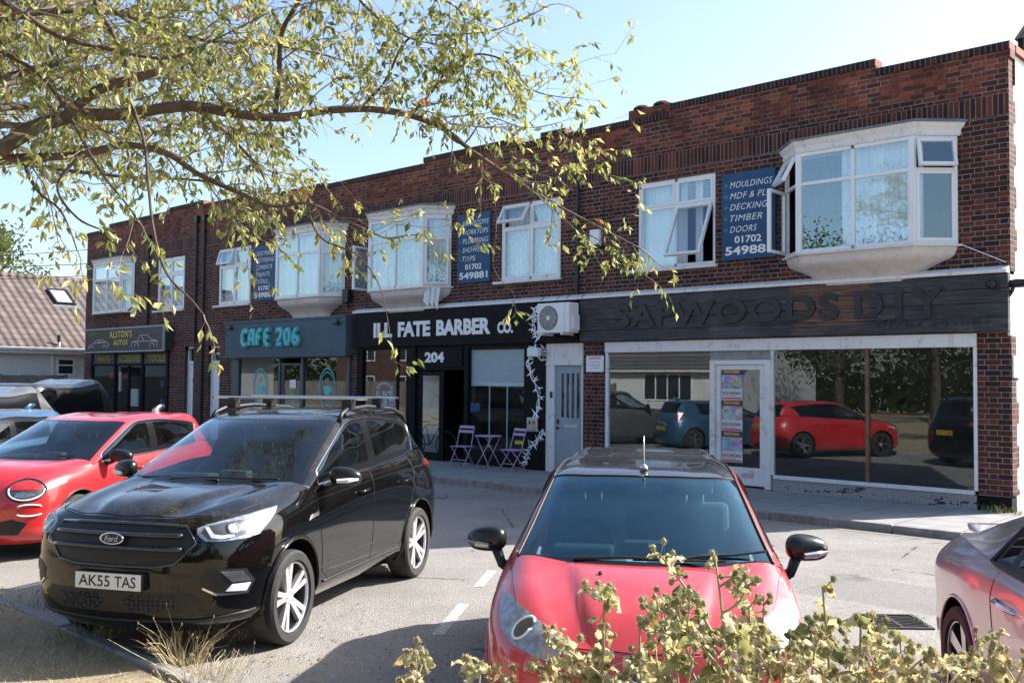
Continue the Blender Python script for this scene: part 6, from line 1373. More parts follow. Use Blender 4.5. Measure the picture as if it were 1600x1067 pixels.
def make_coupe():
    t = base_table(1.02, 1, .94, 'hatch')
    def g(p):
        x, y, z = p; y2 = y*1.02 if y < 3.29 else 3.356+(y-3.29)*1.55; return (x, y2, z)
    for k in ('A', 'C'): t[k] = [[g(p) for p in r] for r in t[k]]
    C = t['C']
    C[4] = [(.80, 2.3, .955), (.62, 2.3, 1.28), (.56, 2.3, 1.315), (.31, 2.25, 1.34), (0, 2.25, 1.345)]
    C[5] = [(.785, 2.95, .99), (.585, 2.95, 1.21), (.53, 2.95, 1.25), (.30, 2.95, 1.285), (0, 2.95, 1.29)]
    C[6] = [(.73, 3.42, 1.02), (.56, 3.55, 1.08), (.51, 3.6, 1.11), (.29, 3.62, 1.13), (0, 3.62, 1.135)]
    C[7] = [(.66, 3.86, 1.015), (.60, 3.9, 1.01), (.55, 3.95, 1.005), (.29, 4.0, .995), (0, 4.02, .99)]
    A5 = t['A'][5]; A4 = t['A'][4]
    for k, (x, y, z) in ((5, (.80, 2.95, .982)), (6, (.762, 3.42, 1.012)), (7, (.69, 3.86, 1.006))): C[k][0] = (x, y, z)
    for k, v in ((9, (.785, 2.95, .985)), (10, (.745, 3.42, 1.015)), (11, (.67, 3.86, 1.01)), (12, (.53, 3.98, 1.0)), (13, (0, 4.02, .985))): A5[k] = v
    for k, v in ((9, (.855, 2.95, .90)), (10, (.865, 3.36, .90)), (11, (.80, 3.92, .87)), (12, (.60, 4.22, .86)), (13, (0, 4.32, .86))): A4[k] = v
    sp = dict(t, crown=.02, axles=(.84, 3.36), wr=.315, arch=.372, track=.765, hw=.88, len=4.38, gc=.15, roofz=1.34, paint=M['silverpaint'], side0=.5, side1=5.0, bp=4.6, bpw=.05, lipm=M['silverpaint'])
    c = Car(sp, 'parked_car', 'silver coupe at the right edge with a small boot spoiler', 'parked cars in the bays', R(37), (.49, 4.28, 0)); c.wheels('single', .72)
    arches_and_seams(c, [[(1.25, .88), (1.22, .6), (1.3, .3), (2.5, .28), (2.72, .45), (2.80, .8), (2.78, .95)]])
    chrome_line(c, M['trim'], .014)
    m = MB()
    m.add([(x, y, z) for y, z in ((3.80, 1.0), (4.02, 1.05), (4.12, 1.05), (4.06, 1.0)) for x in (-.56, .56)], [(0, 1, 3, 2), (2, 3, 5, 4), (4, 5, 7, 6), (6, 7, 1, 0), (0, 2, 4, 6), (1, 7, 5, 3)]); c.part('boot_spoiler', m, M['silverpaint'], bevel=.015)
    for sg in (1, -1):
        h = c.hit(2.58, .80, R(90))[0]; m = MB(); m.tube([(sg*(h.x-.005), 2.45, .79), (sg*(h.x+.03), 2.50, .80), (sg*(h.x+.03), 2.66, .81), (sg*(h.x-.005), 2.72, .81)], .016, 8, flat=.7); c.part('door_handle', m, M['chrome'], smooth=True)
    c.mirror((.88, 1.42, .98), (.12, .09, .075), mat=M['silverpaint']); box_tail(c, [(.60, 4.22, .70), (.62, 4.2, .82), (.34, 4.27, .84), (.34, 4.33, .70)], M['redlens']); c.plate(4.39, .62, 'KV03 DLO', True)
    hl = None
    for sg in (1, -1):
        m = MB(); c.decal(m, [(.62, .56), (.80, .58), (1.0, .68), (.95, .72), (.78, .68), (.64, .62)], R(35), .004, False)
        if sg < 0: m.v = [(-x, y, z) for x, y, z in m.v]
        c.part('headlight', m, M['lampsilver'], smooth=True, angle=30)
    return c
def make_blue():
    t = base_table(1.0, 1.04, 1.0, 'hatch')
    sp = dict(t, crown=.02, axles=(.83, 3.42), wr=.31, arch=.36, track=.745, hw=.86, len=4.11, gc=.15, roofz=1.46, paint=M['bluepaint'], side0=.5, side1=5.4, bp=4.05, bpw=.12)
    c = Car(sp, 'parked_car', 'blue hatchback at the left edge between the red crossover and the vans', 'parked cars in the bays', R(29), (-15.3, 3.45, 0)); c.wheels('single', .66)
    arches_and_seams(c, [[(1.25, .93), (1.24, .5), (1.35, .3), (2.4, .28), (2.5, .5), (2.56, .98)], [(2.5, .3), (3.0, .3), (3.15, .7), (3.25, 1.0)]]); chrome_line(c, M['trim'])
    c.mirror((.845, 1.42, 1.03), (.12, .09, .08), mat=M['bluepaint']); box_tail(c, [(.73, 3.74, .98), (.69, 3.72, 1.10), (.60, 3.85, 1.12), (.62, 3.95, .98), (.70, 3.88, .82)], M['redlens']); c.plate(4.12, .62, 'LR61 OWN', True)
    for sg in (1, -1):
        m = MB(); c.decal(m, [(.55, .60), (.78, .60), (1.02, .76), (.98, .80), (.75, .74)], R(38), .004, False)
        if sg < 0: m.v = [(-x, y, z) for x, y, z in m.v]
        c.part('headlight', m, M['lampsilver'], smooth=True, angle=30)
    m = MB(); m.tube([(0, 3.5, 1.44), (0, 3.62, 1.52), (0, 3.72, 1.53)], [.03, .02, .01], 8, flat=2.2); c.part('aerial', m, M['bluepaint'], smooth=True)
    return c
def make_van(paintm, label, loc, rot, zr=1.84, L=4.45):
    t = base_table(1, 1, 1, 'suv'); k = L/4.53
    A = [[(x*.98, y*k if y < 3.6 else 3.6*k+(y-3.6)*.97*k, z) for x, y, z in r] for r in t['A']]
    for r, (dy) in ((4, .03), (5, .05)):
        for i in (11, 12, 13): x, y, z = A[r][i]; A[r][i] = ((.84, .68, 0)[i-11], L-dy-(.12 if i == 11 else 0), z)
    f = zr-1.675; q = k
    C = [t['C'][0], t['C'][1], t['C'][2]]; C = [[(x, y*k, z+f*.5*i/2) for x, y, z in r] for i, r in enumerate(C)]
    C += [[(.815, 2.0*q, 1.145), (.70, 2.15*q, zr-.11), (.66, 2.1*q, zr-.08), (.35, 1.95*q, zr-.05), (0, 1.92*q, zr-.045)], [(.82, 2.5*q, 1.16), (.72, 2.6*q, zr-.09), (.66, 2.6*q, zr-.04), (.35, 2.55*q, zr-.01), (0, 2.55*q, zr)],
          [(.82, 3.3*q, 1.18), (.73, 3.3*q, zr-.09), (.66, 3.35*q, zr-.04), (.35, 3.35*q, zr-.005), (0, 3.35*q, zr)], [(.83, L-.22, 1.2), (.73, L-.28, zr-.10), (.66, L-.24, zr-.06), (.35, L-.22, zr-.03), (0, L-.22, zr-.025)], [(.82, L-.14, 1.22), (.78, L-.11, 1.3), (.68, L-.06, 1.22), (.35, L-.055, 1.21), (0, L-.05, 1.20)]]
    A[5][13] = (0, L-.05, 1.20); A[5][12] = (.68, L-.06, 1.22); A[5][11] = (.82, L-.14, 1.22)
    sp = dict(A=A, C=C, hood=(2, 6), hoodc=[(x, y*k, z) for x, y, z in t['hoodc']], crown=.02, axles=(.9, 3.5), wr=.33, arch=.38, track=.78, hw=.9, len=L, gc=.2, roofz=zr, paint=paintm, van=True, side0=.6, side1=5.75, bp=4.1, bpw=.12)
    c = Car(sp, 'parked_van', label, 'small vans parked by the car parts shop', R(rot), loc); c.wheels('single', .62, M['darkalloy'])
    arches_and_seams(c, [[(1.3, 1.05), (1.3, .5), (1.4, .34), (2.35, .34), (2.4, 1.1)], [(2.4, .36), (3.2, .36), (3.25, 1.1)]]); chrome_line(c, M['trim'])
    c.mirror((.9, 1.5, 1.2), (.12, .09, .12), mat=M['trim']); box_tail(c, [(.86, L-.10, .8), (.86, L-.12, 1.2), (.78, L-.02, 1.2), (.78, L-.0, .8)], M['redlens']); c.plate(L, .75, 'GK19 VTE' if zr < 1.8 else 'EN67 RFB', True)
    for sg in (1, -1):
        m = MB(); c.decal(m, [(.66, .80), (.8, .80), (1.02, .93), (1.0, .98), (.72, .92)], R(38), .004, False)
        if sg < 0: m.v = [(-x, y, z) for x, y, z in m.v]
        c.part('headlight', m, M['lampsilver'], smooth=True, angle=30)
    return c
crossover = make_crossover(); coupe = make_coupe(); blue = make_blue()
make_van(M['greyvan'], 'grey panel van at the far left in front of the black van', (-18.75, 4.05, 0), 29, 1.70)
make_van(M['blackvan'], 'black panel van with a dark side window before the car parts shop', (-20.9, 6.25, 0), 29, 1.85)
# ================================================================ surroundings
def leaf_mat(name, stops, trl=.45, rough=.5, tint=(1.0, .95, .45)):
    n = NM(name); t = n.t; oi = t.nodes.new('ShaderNodeNewGeometry')
    r = oi.outputs['Random Per Island']; nz = n.noise(n.pos, 2.0, 3)
    c = n.ramp(n.add(n.mul(r, .75), n.mul(n.math('SUBTRACT', nz, .38), 1.0)), stops)
    n.set(col=c, rough=rough, spec=.35); tr = t.nodes.new('ShaderNodeBsdfTranslucent'); t.links.new(n.mix(1.0, c, tint, 'MULTIPLY'), tr.inputs[0])
    mx = t.nodes.new('ShaderNodeMixShader'); mx.inputs[0].default_value = trl; t.links.new(n.b.outputs[0], mx.inputs[1]); t.links.new(tr.outputs[0], mx.inputs[2])
    t.links.new(mx.outputs[0], t.nodes['Material Output'].inputs[0]); return n.m
M['leafdark'] = leaf_mat('tree_leaves', [(.1, (.016, .03, .007)), (.5, (.04, .062, .016)), (.9, (.08, .10, .03))], .3)
M['leafpale'] = leaf_mat('pale_tree_leaves', [(.1, (.07, .11, .04)), (.5, (.13, .17, .075)), (.9, (.21, .24, .12))], .4)
M['bark'] = simple('grey_bark', (.09, .075, .06), .9, var=.35, vs=8, bump=.5, coord='pos')
def bg_tree(loc, h, r, seed, label, mat='leafdark', dens=1.0, name='background_tree', proto=None, leaf=.085):
    if proto is not None:
        t = copy_tree(proto[0]); s_ = h/proto[1]; t.location = loc; t.scale = (s_*r/proto[2]*proto[1]/h if False else s_, s_, s_); t.rotation_euler = (0, 0, seed*1.7); tag(t, label); return t
    rn = np.random.RandomState(seed); rd = random.Random(seed); t = thing(name, loc, 0, label, 'tree', 'trees around the car park')
    b = MB(); b.tube([(0, 0, 0), (.05, .03, h*.25), (-.04, .08, h*.55), (.03, .0, h*.85)], [h*.028, h*.022, h*.013, h*.004], 9)
    cl = []
    for k in range(16):
        a = rd.uniform(0, 6.28); z0 = h*rd.uniform(.22, .7); L = r*rd.uniform(.55, 1.0)*(1-.45*abs(z0/h-.5)); e = Vector((math.cos(a)*L, math.sin(a)*L, z0+h*rd.uniform(.05, .25))); m_ = Vector((math.cos(a)*L*.5, math.sin(a)*L*.5, z0+(e.z-z0)*.7))
        b.tube([(0, 0, z0), m_, e], [h*.011, h*.007, h*.002], 6); cl += [e, m_.lerp(e, .5), m_]
    for k in range(26):
        u = Vector((rn.normal(), rn.normal(), rn.normal())).normalized(); cl.append(Vector((u.x*r*.8, u.y*r*.8, h*.63+u.z*h*.33)))
    b.build('trunk', M['bark'], t, smooth=True)
    m = MB(); N = int(11000*dens); V = []; F = []
    for k in range(N):
        c_ = cl[rn.randint(len(cl))]; p = c_+Vector(rn.normal(size=3)*np.array([r*.17, r*.17, h*.055])); s_ = leaf*rn.uniform(.6, 1.3)
        d = Vector(rn.normal(size=3)).normalized(); q = d.orthogonal().normalized(); i = len(V); V += [p-d*s_, p+q*s_*.45, p+d*s_, p-q*s_*.45]; F.append((i, i+1, i+2, i+3))
    m.add(V, F); m.build('crown', M[mat], t, recalc=False); return t
P0 = bg_tree((-15, -9, .05), 8.5, 3.2, 3, 'dark broad tree seen reflected in the empty shop windows')
for k, (x, y, h, lab) in enumerate(((-9.5, -13, 7.5, 'tree behind the camera beside the dark broad tree'), (-20.5, -12, 9.5, 'tallest tree in the row across the road from the shops'), (-3.5, -10, 8.2, 'tree across the road facing the corner shop'), (3.5, -12, 9, 'tree at the right end of the row across the road'), (-49, -16, 8, 'tree beside the brick house across the road'), (11, -6, 9, 'tree furthest along the verge to the right'))): bg_tree((x, y, .05), h, 3, k+2, lab, proto=(P0, 8.5, 3.2))
bg_tree((-63, 21, 0), 11.0, 4.2, 11, 'pale airy tree rising behind the tiled bungalow', 'leafpale', .75, leaf=.16)
# bungalow left of the shops
def tile_mat(name, c1, c2):
    n = NM(name); x = n.xyz(n.obj); a = n.math('FRACT', n.mul(x[1], 3.0)); r_ = n.mul(x[2], 4.4); rr = n.math('FRACT', r_); rid = n.math('FLOOR', r_); cid = n.math('FLOOR', n.mul(x[1], 3.0))
    w_ = n.math('SINE', n.mul(a, 6.283)); c = n.mix(n.white(n.comb(rid, cid, 1)), c1, c2); c = n.mix(n.mul(n.smooth(n.noise(n.obj, 1.3, 5, .7), .4, .7), .4), c, (.20, .165, .14))
    c = n.mix(n.mul(n.lt(rr, .10), .75), c, (.03, .02, .018)); n.bump(n.add(n.mul(w_, .5), n.mul(rr, -1.2)), 1.0, .05); return n.set(col=c, rough=.85)
M['tiles'] = tile_mat('brown_roof_tiles', (.085, .062, .054), (.14, .10, .088)); M['tilesgrey'] = tile_mat('grey_roof_tiles', (.11, .11, .115), (.17, .17, .175))
M['housewhite'] = simple('house_render', (.62, .63, .62), .85, var=.06, vs=2, bump=.3, coord='pos'); M['fencewood'] = simple('weathered_fence', (.17, .15, .13), .85, var=.3, vs=5, coord='pos')
M['soffit'] = simple('white_gutter', (.62, .62, .60), .5, coord='pos')
def gable_house(name, label, x0, x1, y0, y1, eave, ridge, wall, tiles, axis='y', over=.4):
    t = thing(name, ((x0+x1)/2, (y0+y1)/2, 0), label=label, cat='house'); cx, cy = (x0+x1)/2, (y0+y1)/2
    w_ = MB()
    if axis == 'y': w_.prism([(x0, 0), (x1, 0), (x1, eave), (cx, ridge-.12), (x0, eave)], 'y', y0, y1)
    else: w_.prism([(y0, 0), (y1, 0), (y1, eave), (cy, ridge-.12), (y0, eave)], 'x', x0, x1)
    w_.build('wall', wall, t, world=True)
    r_ = MB(); k = (ridge-eave)/((x1-x0)/2 if axis == 'y' else (y1-y0)/2); zo = eave-k*over
    for sg in (1, -1):
        if axis == 'y':
            xe = cx+sg*((x1-x0)/2+over); P = [(xe, y0-.3, zo), (xe, y1+.3, zo), (cx, y1+.3, ridge), (cx, y0-.3, ridge)]
        else:
            ye = cy+sg*((y1-y0)/2+over); P = [(x0-.3, ye, zo), (x1+.3, ye, zo), (x1+.3, cy, ridge), (x0-.3, cy, ridge)]
        r_.add(P+[(a, b, c+.1) for a, b, c in P], [(0, 1, 2, 3), (7, 6, 5, 4), (0, 4, 5, 1), (1, 5, 6, 2), (2, 6, 7, 3), (3, 7, 4, 0)])
    rf = r_.build('roof', tiles, t, world=True)
    g = MB()
    for sg in (1, -1):
        if axis == 'y': xe = cx+sg*((x1-x0)/2+over); g.tube([(xe+sg*.03, y0-.3, zo+.0), (xe+sg*.03, y1+.3, zo+.0)], .07, 8); g.box(min(xe, xe-sg*.03), max(xe, xe-sg*.03), y0-.3, y1+.3, zo-.16, zo-.01)
        else: ye = cy+sg*((y1-y0)/2+over); g.tube([(x0-.3, ye+sg*.03, zo), (x1+.3, ye+sg*.03, zo)], .07, 8)
    g.build('gutter', M['soffit'], rf, world=True)
    m = MB()
    if axis == 'y': m.tube([(cx, y0-.3, ridge+.09), (cx, y1+.3, ridge+.09)], .13, 10)
    else: m.tube([(x0-.3, cy, ridge+.09), (x1+.3, cy, ridge+.09)], .13, 10)
    m.build('ridge_tile', tiles, rf, world=True, smooth=True)
    return t
bg_ = gable_house('bungalow', 'pale bungalow with brown tiled roof and a roof window left of the shops', -48.5, -39.5, 6, 28, 3.3, 6.15, M['housewhite'], M['tiles'])
def box_window(par, x, y0, y1, z0, z1, sx=1):
    F = MB(); F.box(x, x+sx*.05, y0, y0+.07, z0, z1) if sx > 0 else F.box(x-.05, x, y0, y0+.07, z0, z1)
    a, b = (x, x+.05) if sx > 0 else (x-.05, x)
    F.box(a, b, y1-.07, y1, z0, z1); F.box(a, b, y0+.07, y1-.07, z0, z0+.07); F.box(a, b, y0+.07, y1-.07, z1-.07, z1); F.box(a, b, y0+.07, y1-.07, z0+(z1-z0)*.55, z0+(z1-z0)*.55+.05)
    f = F.build('window', M['upvc'], par, world=True); G = MB(); G.box(a+.0, a+.02, y0+.07, y1-.07, z0+.07, z1-.07); G.build('pane', M['darkpane'], f, world=True)
M['darkpane'] = simple('dark_window_pane', (.03, .035, .04), .08, var=.2, coord='pos')
box_window(bg_, -39.5, 16.25, 16.95, 2.06, 2.74); box_window(bg_, -39.5, 12.2, 13.4, 1.2, 2.5)
nv = Vector((2.85, 0, 4.5)).normalized(); sl = Vector((4.5, 0, -2.85)).normalized()
rw = MB(); c0 = Vector((-42.55, 17.62, 0)); kx = (6.15-3.3)/4.5; c0.z = 6.15+.10-(c0.x+44)*kx
F = lambda u, v, h: c0+sl*u+Vector((0, v, 0))+nv*h
def slab(mb, u0, u1, v0, v1, h0, h1): mb.add([F(u, v, h) for u in (u0, u1) for v in (v0, v1) for h in (h0, h1)], [(0, 1, 3, 2), (4, 6, 7, 5), (0, 4, 5, 1), (2, 3, 7, 6), (0, 2, 6, 4), (1, 5, 7, 3)])
slab(rw, -.62, .62, -.42, -.34, -.05, .10); slab(rw, -.62, .62, .34, .42, -.05, .10); slab(rw, -.62, -.54, -.34, .34, -.05, .10); slab(rw, .54, .62, -.34, .34, -.05, .10); sk = rw.build('roof_window', M['trim'], bg_, world=True)
rg = MB(); slab(rg, -.54, .54, -.34, .34, -.04, .06); rg.build('pane', M['palepane'] if 'palepane' in M else simple('skylight_pane', (.42, .45, .47), .08, var=.1), sk, world=True)
lf = MB(); slab(lf, .63, .85, -.6, .6, -.02, .012); lf.build('flashing', M['lead'], sk, world=True)
dp = MB(); dp.tube([(-39.42, 16.05, 0), (-39.42, 16.05, 2.9), (-39.2, 16.2, 3.15), (-39.2, 16.2, 3.35)], .06, 8); dp.build('soil_pipe', M['soffit'], bg_, world=True); dp = MB(); dp.tube([(-39.2, 16.2, 3.35), (-39.2, 16.2, 3.62)], .065, 8); dp.build('pipe_cowl', M['blackplastic'], bg_, world=True)
def board_fence(name, label, a, b, h, n=None, mat='fencewood'):
    a, b = Vector(a), Vector(b); L = (b-a).length; d = (b-a)/L; q = Vector((-d.y, d.x, 0)); t = thing(name, a, 0, label, 'fence', 'wooden fences around the car park')
    m = MB(); k = int(L/.15); rd = random.Random(5)
    for i in range(k):
        p = a+d*(i*.15); e = a+d*(i*.15+.145); hh = h+rd.uniform(-.015, .015); o = q*(.012*(i % 2)); m.add([p+o, e+o, e+o+Vector((0, 0, hh)), p+o+Vector((0, 0, hh)), p+o+q*.02, e+o+q*.02, e+o+q*.02+Vector((0, 0, hh)), p+o+q*.02+Vector((0, 0, hh))], [(0, 1, 2, 3), (7, 6, 5, 4), (0, 3, 7, 4), (1, 5, 6, 2), (3, 2, 6, 7)])
    m.build('board_panel', M[mat], t, world=True)
    for i in range(int(L/2.4)+1):
        m = MB(); p = a+d*min(i*2.4, L)+q*.06; m.box(p.x-.05, p.x+.05, p.y-.05, p.y+.05, 0, h+.05); m.build('post', M[mat], t, world=True)
board_fence('wooden_fence', 'dark board fence in front of the bungalow wall', (-38.9, 16.35, 0), (-38.9, 8, 0), 2.05)
board_fence('wooden_fence', 'long board fence across the road seen reflected in the barber window', (-66, -7.5, 0), (-30, -7.5, 0), 1.9)
# overhead cables and their pole beyond the left edge
t = thing('utility_pole', (-66, 9, 0), 0, 'timber utility pole beyond the left edge carrying the overhead cables', 'pole'); m = MB(); m.tube([(0, 0, 0), (0, 0, 8.6)], [.15, .11], 12); m.build('pole', M['brownwood'], t, smooth=True, angle=40); m = MB(); m.box(-.06, .06, -.8, .8, 8.1, 8.2); m.build('crossarm', M['brownwood'], t)
for i, (zp, zb, yb, lab) in enumerate(((8.3, 6.75, 16.3, 'uppermost of the overhead cables reaching the left end of the shops'), (8.25, 6.2, 16.2, 'middle overhead cable reaching the left end of the shops'), (7.6, 5.75, 16.15, 'lowest overhead cable reaching the left end of the shops'))):
    m = MB(); P = []
    for k in range(21): u = k/20; P.append((-66+29.4*u, 9+(yb-9)*u, zp+(zb-zp)*u-1.1*4*u*(1-u)*.35)); 
    m.tube(P, .014, 5); tag(m.build('overhead_cable', M['blackplastic']), lab, 'cable', 'overhead cables at the left')
# houses across the road (they show only as reflections)
hw_ = gable_house('house', 'white rendered house with grey roof mirrored in the left shop pane', -37, -27.5, -24, -15, 2.9, 6.0, M['housewhite'], M['tilesgrey'], 'x')
F = MB()
for z in (1.0, 2.45): F.box(-33.6, -30.4, -15, -14.94, z-.04, z+.04)
for i in range(5): F.box(-33.6+i*.8-.04, -33.6+i*.8+.04, -15, -14.94, 1.04, 2.41)
f = F.build('window', M['upvc'], hw_, world=True); G = MB(); G.box(-33.56, -30.44, -15, -14.965, 1.04, 2.41); G.build('pane', M['darkpane'], f, world=True)
hb = gable_house('house', 'red brick house across the road from the barber shop', -64, -52, -26, -16, 5, 8.2, M['brick'], M['tiles'], 'x')
F = MB(); G = MB()
for x in (-61, -56.5):
    for z in (1, 3.4): F.box(x, x+1.8, -16, -15.95, z, z+1.3); G.box(x+.08, x+.86, -15.95, -15.94, z+.08, z+1.22); G.box(x+.94, x+1.72, -15.95, -15.94, z+.08, z+1.22)
f = F.build('window', M['upvc'], hb, world=True); G.build('pane', M['darkpane'], f, world=True)
# distant tree belts so the horizon is not bare ground
def belt(name, label, pts, h, n, seed, mat='leafdark'):
    rn = np.random.RandomState(seed); V = []; F = []
    for k in range(n):
        i = rn.randint(len(pts)-1); u = rn.rand(); a, b = np.array(pts[i]), np.array(pts[i+1]); p = a+(b-a)*u; hh = h*(.62+.38*math.sin(p[0]*.11+p[1]*.17+seed)+.1*rn.normal()); z = hh*rn.rand()**.7
        c_ = Vector((p[0]+rn.normal()*2.5, p[1]+rn.normal()*2.5, max(.3, z))); s_ = rn.uniform(.22, .6); d = Vector(rn.normal(size=3)).normalized(); q = d.orthogonal().normalized(); j = len(V); V += [c_-d*s_, c_+q*s_*.6, c_+d*s_, c_-q*s_*.6]; F.append((j, j+1, j+2, j+3))
    m = MB(); m.add(V, F); o = m.build(name, M[mat], recalc=False); tag(o, label, 'woodland', kind='stuff')
belt('far_wood', 'far belt of trees beyond the houses across the road', [(-140, -42), (-70, -38), (0, -36), (60, -34), (110, -10)], 9, 26000, 2)
belt('far_wood', 'far belt of trees at the left beyond the bungalow', [(-150, -42), (-150, 30), (-120, 90)], 8, 9000, 5)
# ================================================================ cherry tree
LIMBS = [
    ([(-5.206, 0.987, 2.704), (-4.897, 1.412, 2.868), (-4.758, 1.679, 3.029), (-4.737, 1.837, 3.165), (-4.734, 1.981, 3.232), (-4.636, 2.216, 3.278), (-4.505, 2.48, 3.347), (-4.437, 2.69, 3.339), (-4.386, 2.883, 3.349), (-4.228, 3.171, 3.424), (-4.087, 3.448, 3.439), (-3.99, 3.687, 3.385), (-3.939, 3.886, 3.277), (-3.857, 4.115, 3.158), (-3.769, 4.349, 3.044), (-3.647, 4.615, 2.925), (-3.518, 4.887, 2.806)], 0.062, 0.006),
    ([(-4.631, 1.909, 3.19), (-4.487, 1.991, 3.309), (-4.347, 2.074, 3.351), (-4.223, 2.142, 3.379)], 0.036, 0.026),
    ([(-5.277, 1.188, 2.826), (-4.941, 1.58, 2.983), (-4.879, 1.724, 3.01), (-4.66, 2.014, 3.049), (-4.565, 2.186, 3.108), (-4.491, 2.344, 3.084), (-4.438, 2.485, 3), (-4.358, 2.651, 2.925), (-4.275, 2.82, 2.868), (-4.209, 2.966, 2.894), (-4.119, 3.142, 2.818), (-4.025, 3.321, 2.74)], 0.036, 0.006),
    ([(-5.289, 1.444, 2.956), (-5.121, 1.869, 3.049), (-5.139, 2.126, 3.058), (-5.093, 2.443, 3.065), (-4.949, 2.85, 3.081), (-4.917, 3.157, 3.039)], 0.022, 0.005),
    ([(-4.471, 2.939, 3.376), (-4.356, 2.882, 3.558), (-4.244, 2.822, 3.75), (-4.098, 2.799, 3.837), (-3.915, 2.809, 3.981)], 0.018, 0.01),
    ([(-4.529, 1.964, 3.919), (-4.443, 1.961, 3.701), (-4.321, 1.988, 3.532), (-4.209, 2.007, 3.353), (-4.132, 1.991, 3.193), (-4.031, 2, 3.01), (-3.954, 1.987, 2.806), (-3.876, 1.974, 2.608), (-3.772, 1.986, 2.416), (-3.638, 2.021, 2.308), (-3.542, 2.019, 2.247)], 0.013, 0.004),
    ([(-5.075, 1.604, 3.683), (-4.867, 1.705, 3.515), (-4.662, 1.801, 3.381), (-4.504, 1.855, 3.218), (-4.375, 1.881, 3.055), (-4.264, 1.888, 2.943), (-4.152, 1.896, 2.845), (-4.014, 1.929, 2.718), (-3.914, 1.923, 2.645)], 0.014, 0.004),
    ([(-4.913, 2.687, 4.188), (-4.882, 2.757, 4.052), (-4.785, 2.891, 3.878), (-4.734, 2.983, 3.694), (-4.708, 3.053, 3.497)], 0.009, 0.004),
    ([(-4.653, 2.562, 3.385), (-4.706, 2.721, 3.346), (-4.749, 2.89, 3.267), (-4.797, 3.056, 3.165), (-4.884, 3.186, 3.068)], 0.015, 0.006),
    ([(-4.178, 3.618, 3.468), (-4.072, 3.655, 3.564), (-3.956, 3.699, 3.701), (-3.822, 3.763, 3.773), (-3.667, 3.853, 3.726), (-3.541, 3.922, 3.563), (-3.403, 3.998, 3.512)], 0.013, 0.003),
    ([(-4.347, 3.391, 3.488), (-4.194, 3.444, 3.62), (-4.042, 3.492, 3.845), (-3.846, 3.593, 3.843), (-3.629, 3.713, 3.848), (-3.365, 3.871, 3.964)], 0.011, 0.003),
    ([(-4.122, 3.809, 3.431), (-4.071, 3.913, 3.35), (-3.987, 4.034, 3.507), (-3.852, 4.214, 3.464), (-3.713, 4.393, 3.513)], 0.008, 0.002),
    ([(-3.972, 4.237, 3.192), (-3.889, 4.429, 3.184), (-3.829, 4.594, 3.28), (-3.78, 4.748, 3.377)], 0.008, 0.003),
    ([(-3.842, 4.434, 3.064), (-3.711, 4.427, 2.917), (-3.528, 4.466, 2.822), (-3.286, 4.566, 2.619)], 0.007, 0.002),
    ([(-4.098, 4.043, 3.329), (-3.952, 4.056, 3.08), (-3.874, 4.005, 2.845), (-3.817, 3.934, 2.618), (-3.679, 3.933, 2.486)], 0.007, 0.002),
    ([(-4.232, 2.982, 2.899), (-4.126, 2.988, 2.718), (-3.927, 3.077, 2.614), (-3.801, 3.099, 2.48), (-3.712, 3.089, 2.303)], 0.007, 0.002),
    ([(-4.569, 1.975, 3.029), (-4.583, 1.869, 2.868), (-4.447, 1.901, 2.712), (-4.25, 1.987, 2.617), (-4.079, 2.052, 2.47)], 0.01, 0.002),
    ([(-4.765, 1.796, 2.964), (-4.587, 1.787, 2.828), (-4.381, 1.803, 2.72), (-4.2, 1.799, 2.537)], 0.012, 0.003),
    ([(-5.415, 2.499, 4.049), (-5.172, 2.646, 3.849), (-4.909, 2.815, 3.584), (-4.775, 2.856, 3.444)], 0.01, 0.004),
    ([(-5.085, 0.964, 2.688), (-5.17, 1.124, 3.316), (-5.093, 1.441, 3.852), (-4.904, 1.875, 4.154), (-4.66, 2.368, 4.314), (-4.359, 2.921, 4.379), (-4.046, 3.487, 4.372)], 0.05, 0.012),
    ([(-5.17, 1.124, 3.316), (-5.028, 1.537, 3.563), (-4.941, 1.901, 3.763), (-4.829, 2.296, 3.83), (-4.789, 2.628, 3.792), (-4.677, 3.025, 3.834), (-4.594, 3.395, 3.836), (-4.548, 3.734, 3.794)], 0.03, 0.004),
    ([(-4.761, 1.347, 3.732), (-4.59, 1.602, 3.649), (-4.456, 1.827, 3.506), (-4.397, 1.975, 3.487), (-4.227, 2.226, 3.468), (-4.134, 2.398, 3.581), (-4.014, 2.593, 3.726)], 0.02, 0.003),
    ([(-4.191, 2.808, 4.287), (-4.068, 3.038, 4.063), (-4.011, 3.203, 3.897), (-3.925, 3.392, 3.792), (-3.858, 3.558, 3.785)], 0.014, 0.003),
    ([(-3.971, 3.422, 4.328), (-3.926, 3.477, 4.091), (-3.779, 3.622, 3.956), (-3.758, 3.651, 3.769), (-3.8, 3.623, 3.581)], 0.01, 0.003)]
BURDOCK = [(-1.262, 2.061, 1.601), (-1.366, 1.903, 1.456), (-1.548, 2.006, 1.488), (-1.148, 2.378, 1.505), (-1.014, 2.3, 1.457), (-1.085, 2.03, 1.44), (-0.814, 2.63, 1.366), (-0.849, 2.392, 1.359), (-1.242, 1.952, 1.44), (-1.543, 1.812, 1.352), (-1.638, 1.655, 1.345), (-1.828, 1.616, 1.309), (-1.335, 2.344, 1.438), (-1.045, 2.623, 1.3), (-1, 2.04, 1.461), (-1.494, 2.196, 1.428)]
DEEP = [(-7.23, 2.7, 4.38), (-7.86, 3.48, 4.46), (-7.98, 4.02, 5.06), (-7.14, 4.15, 4.47), (-6.47, 4.26, 3.84), (-7.52, 3.15, 3.75), (-7.49, 4.14, 3.77), (-5.72, 4.12, 4.35), (-7.63, 2.34, 4.1), (-7.54, 3.73, 5.39), (-6.4, 4.12, 5.14)]
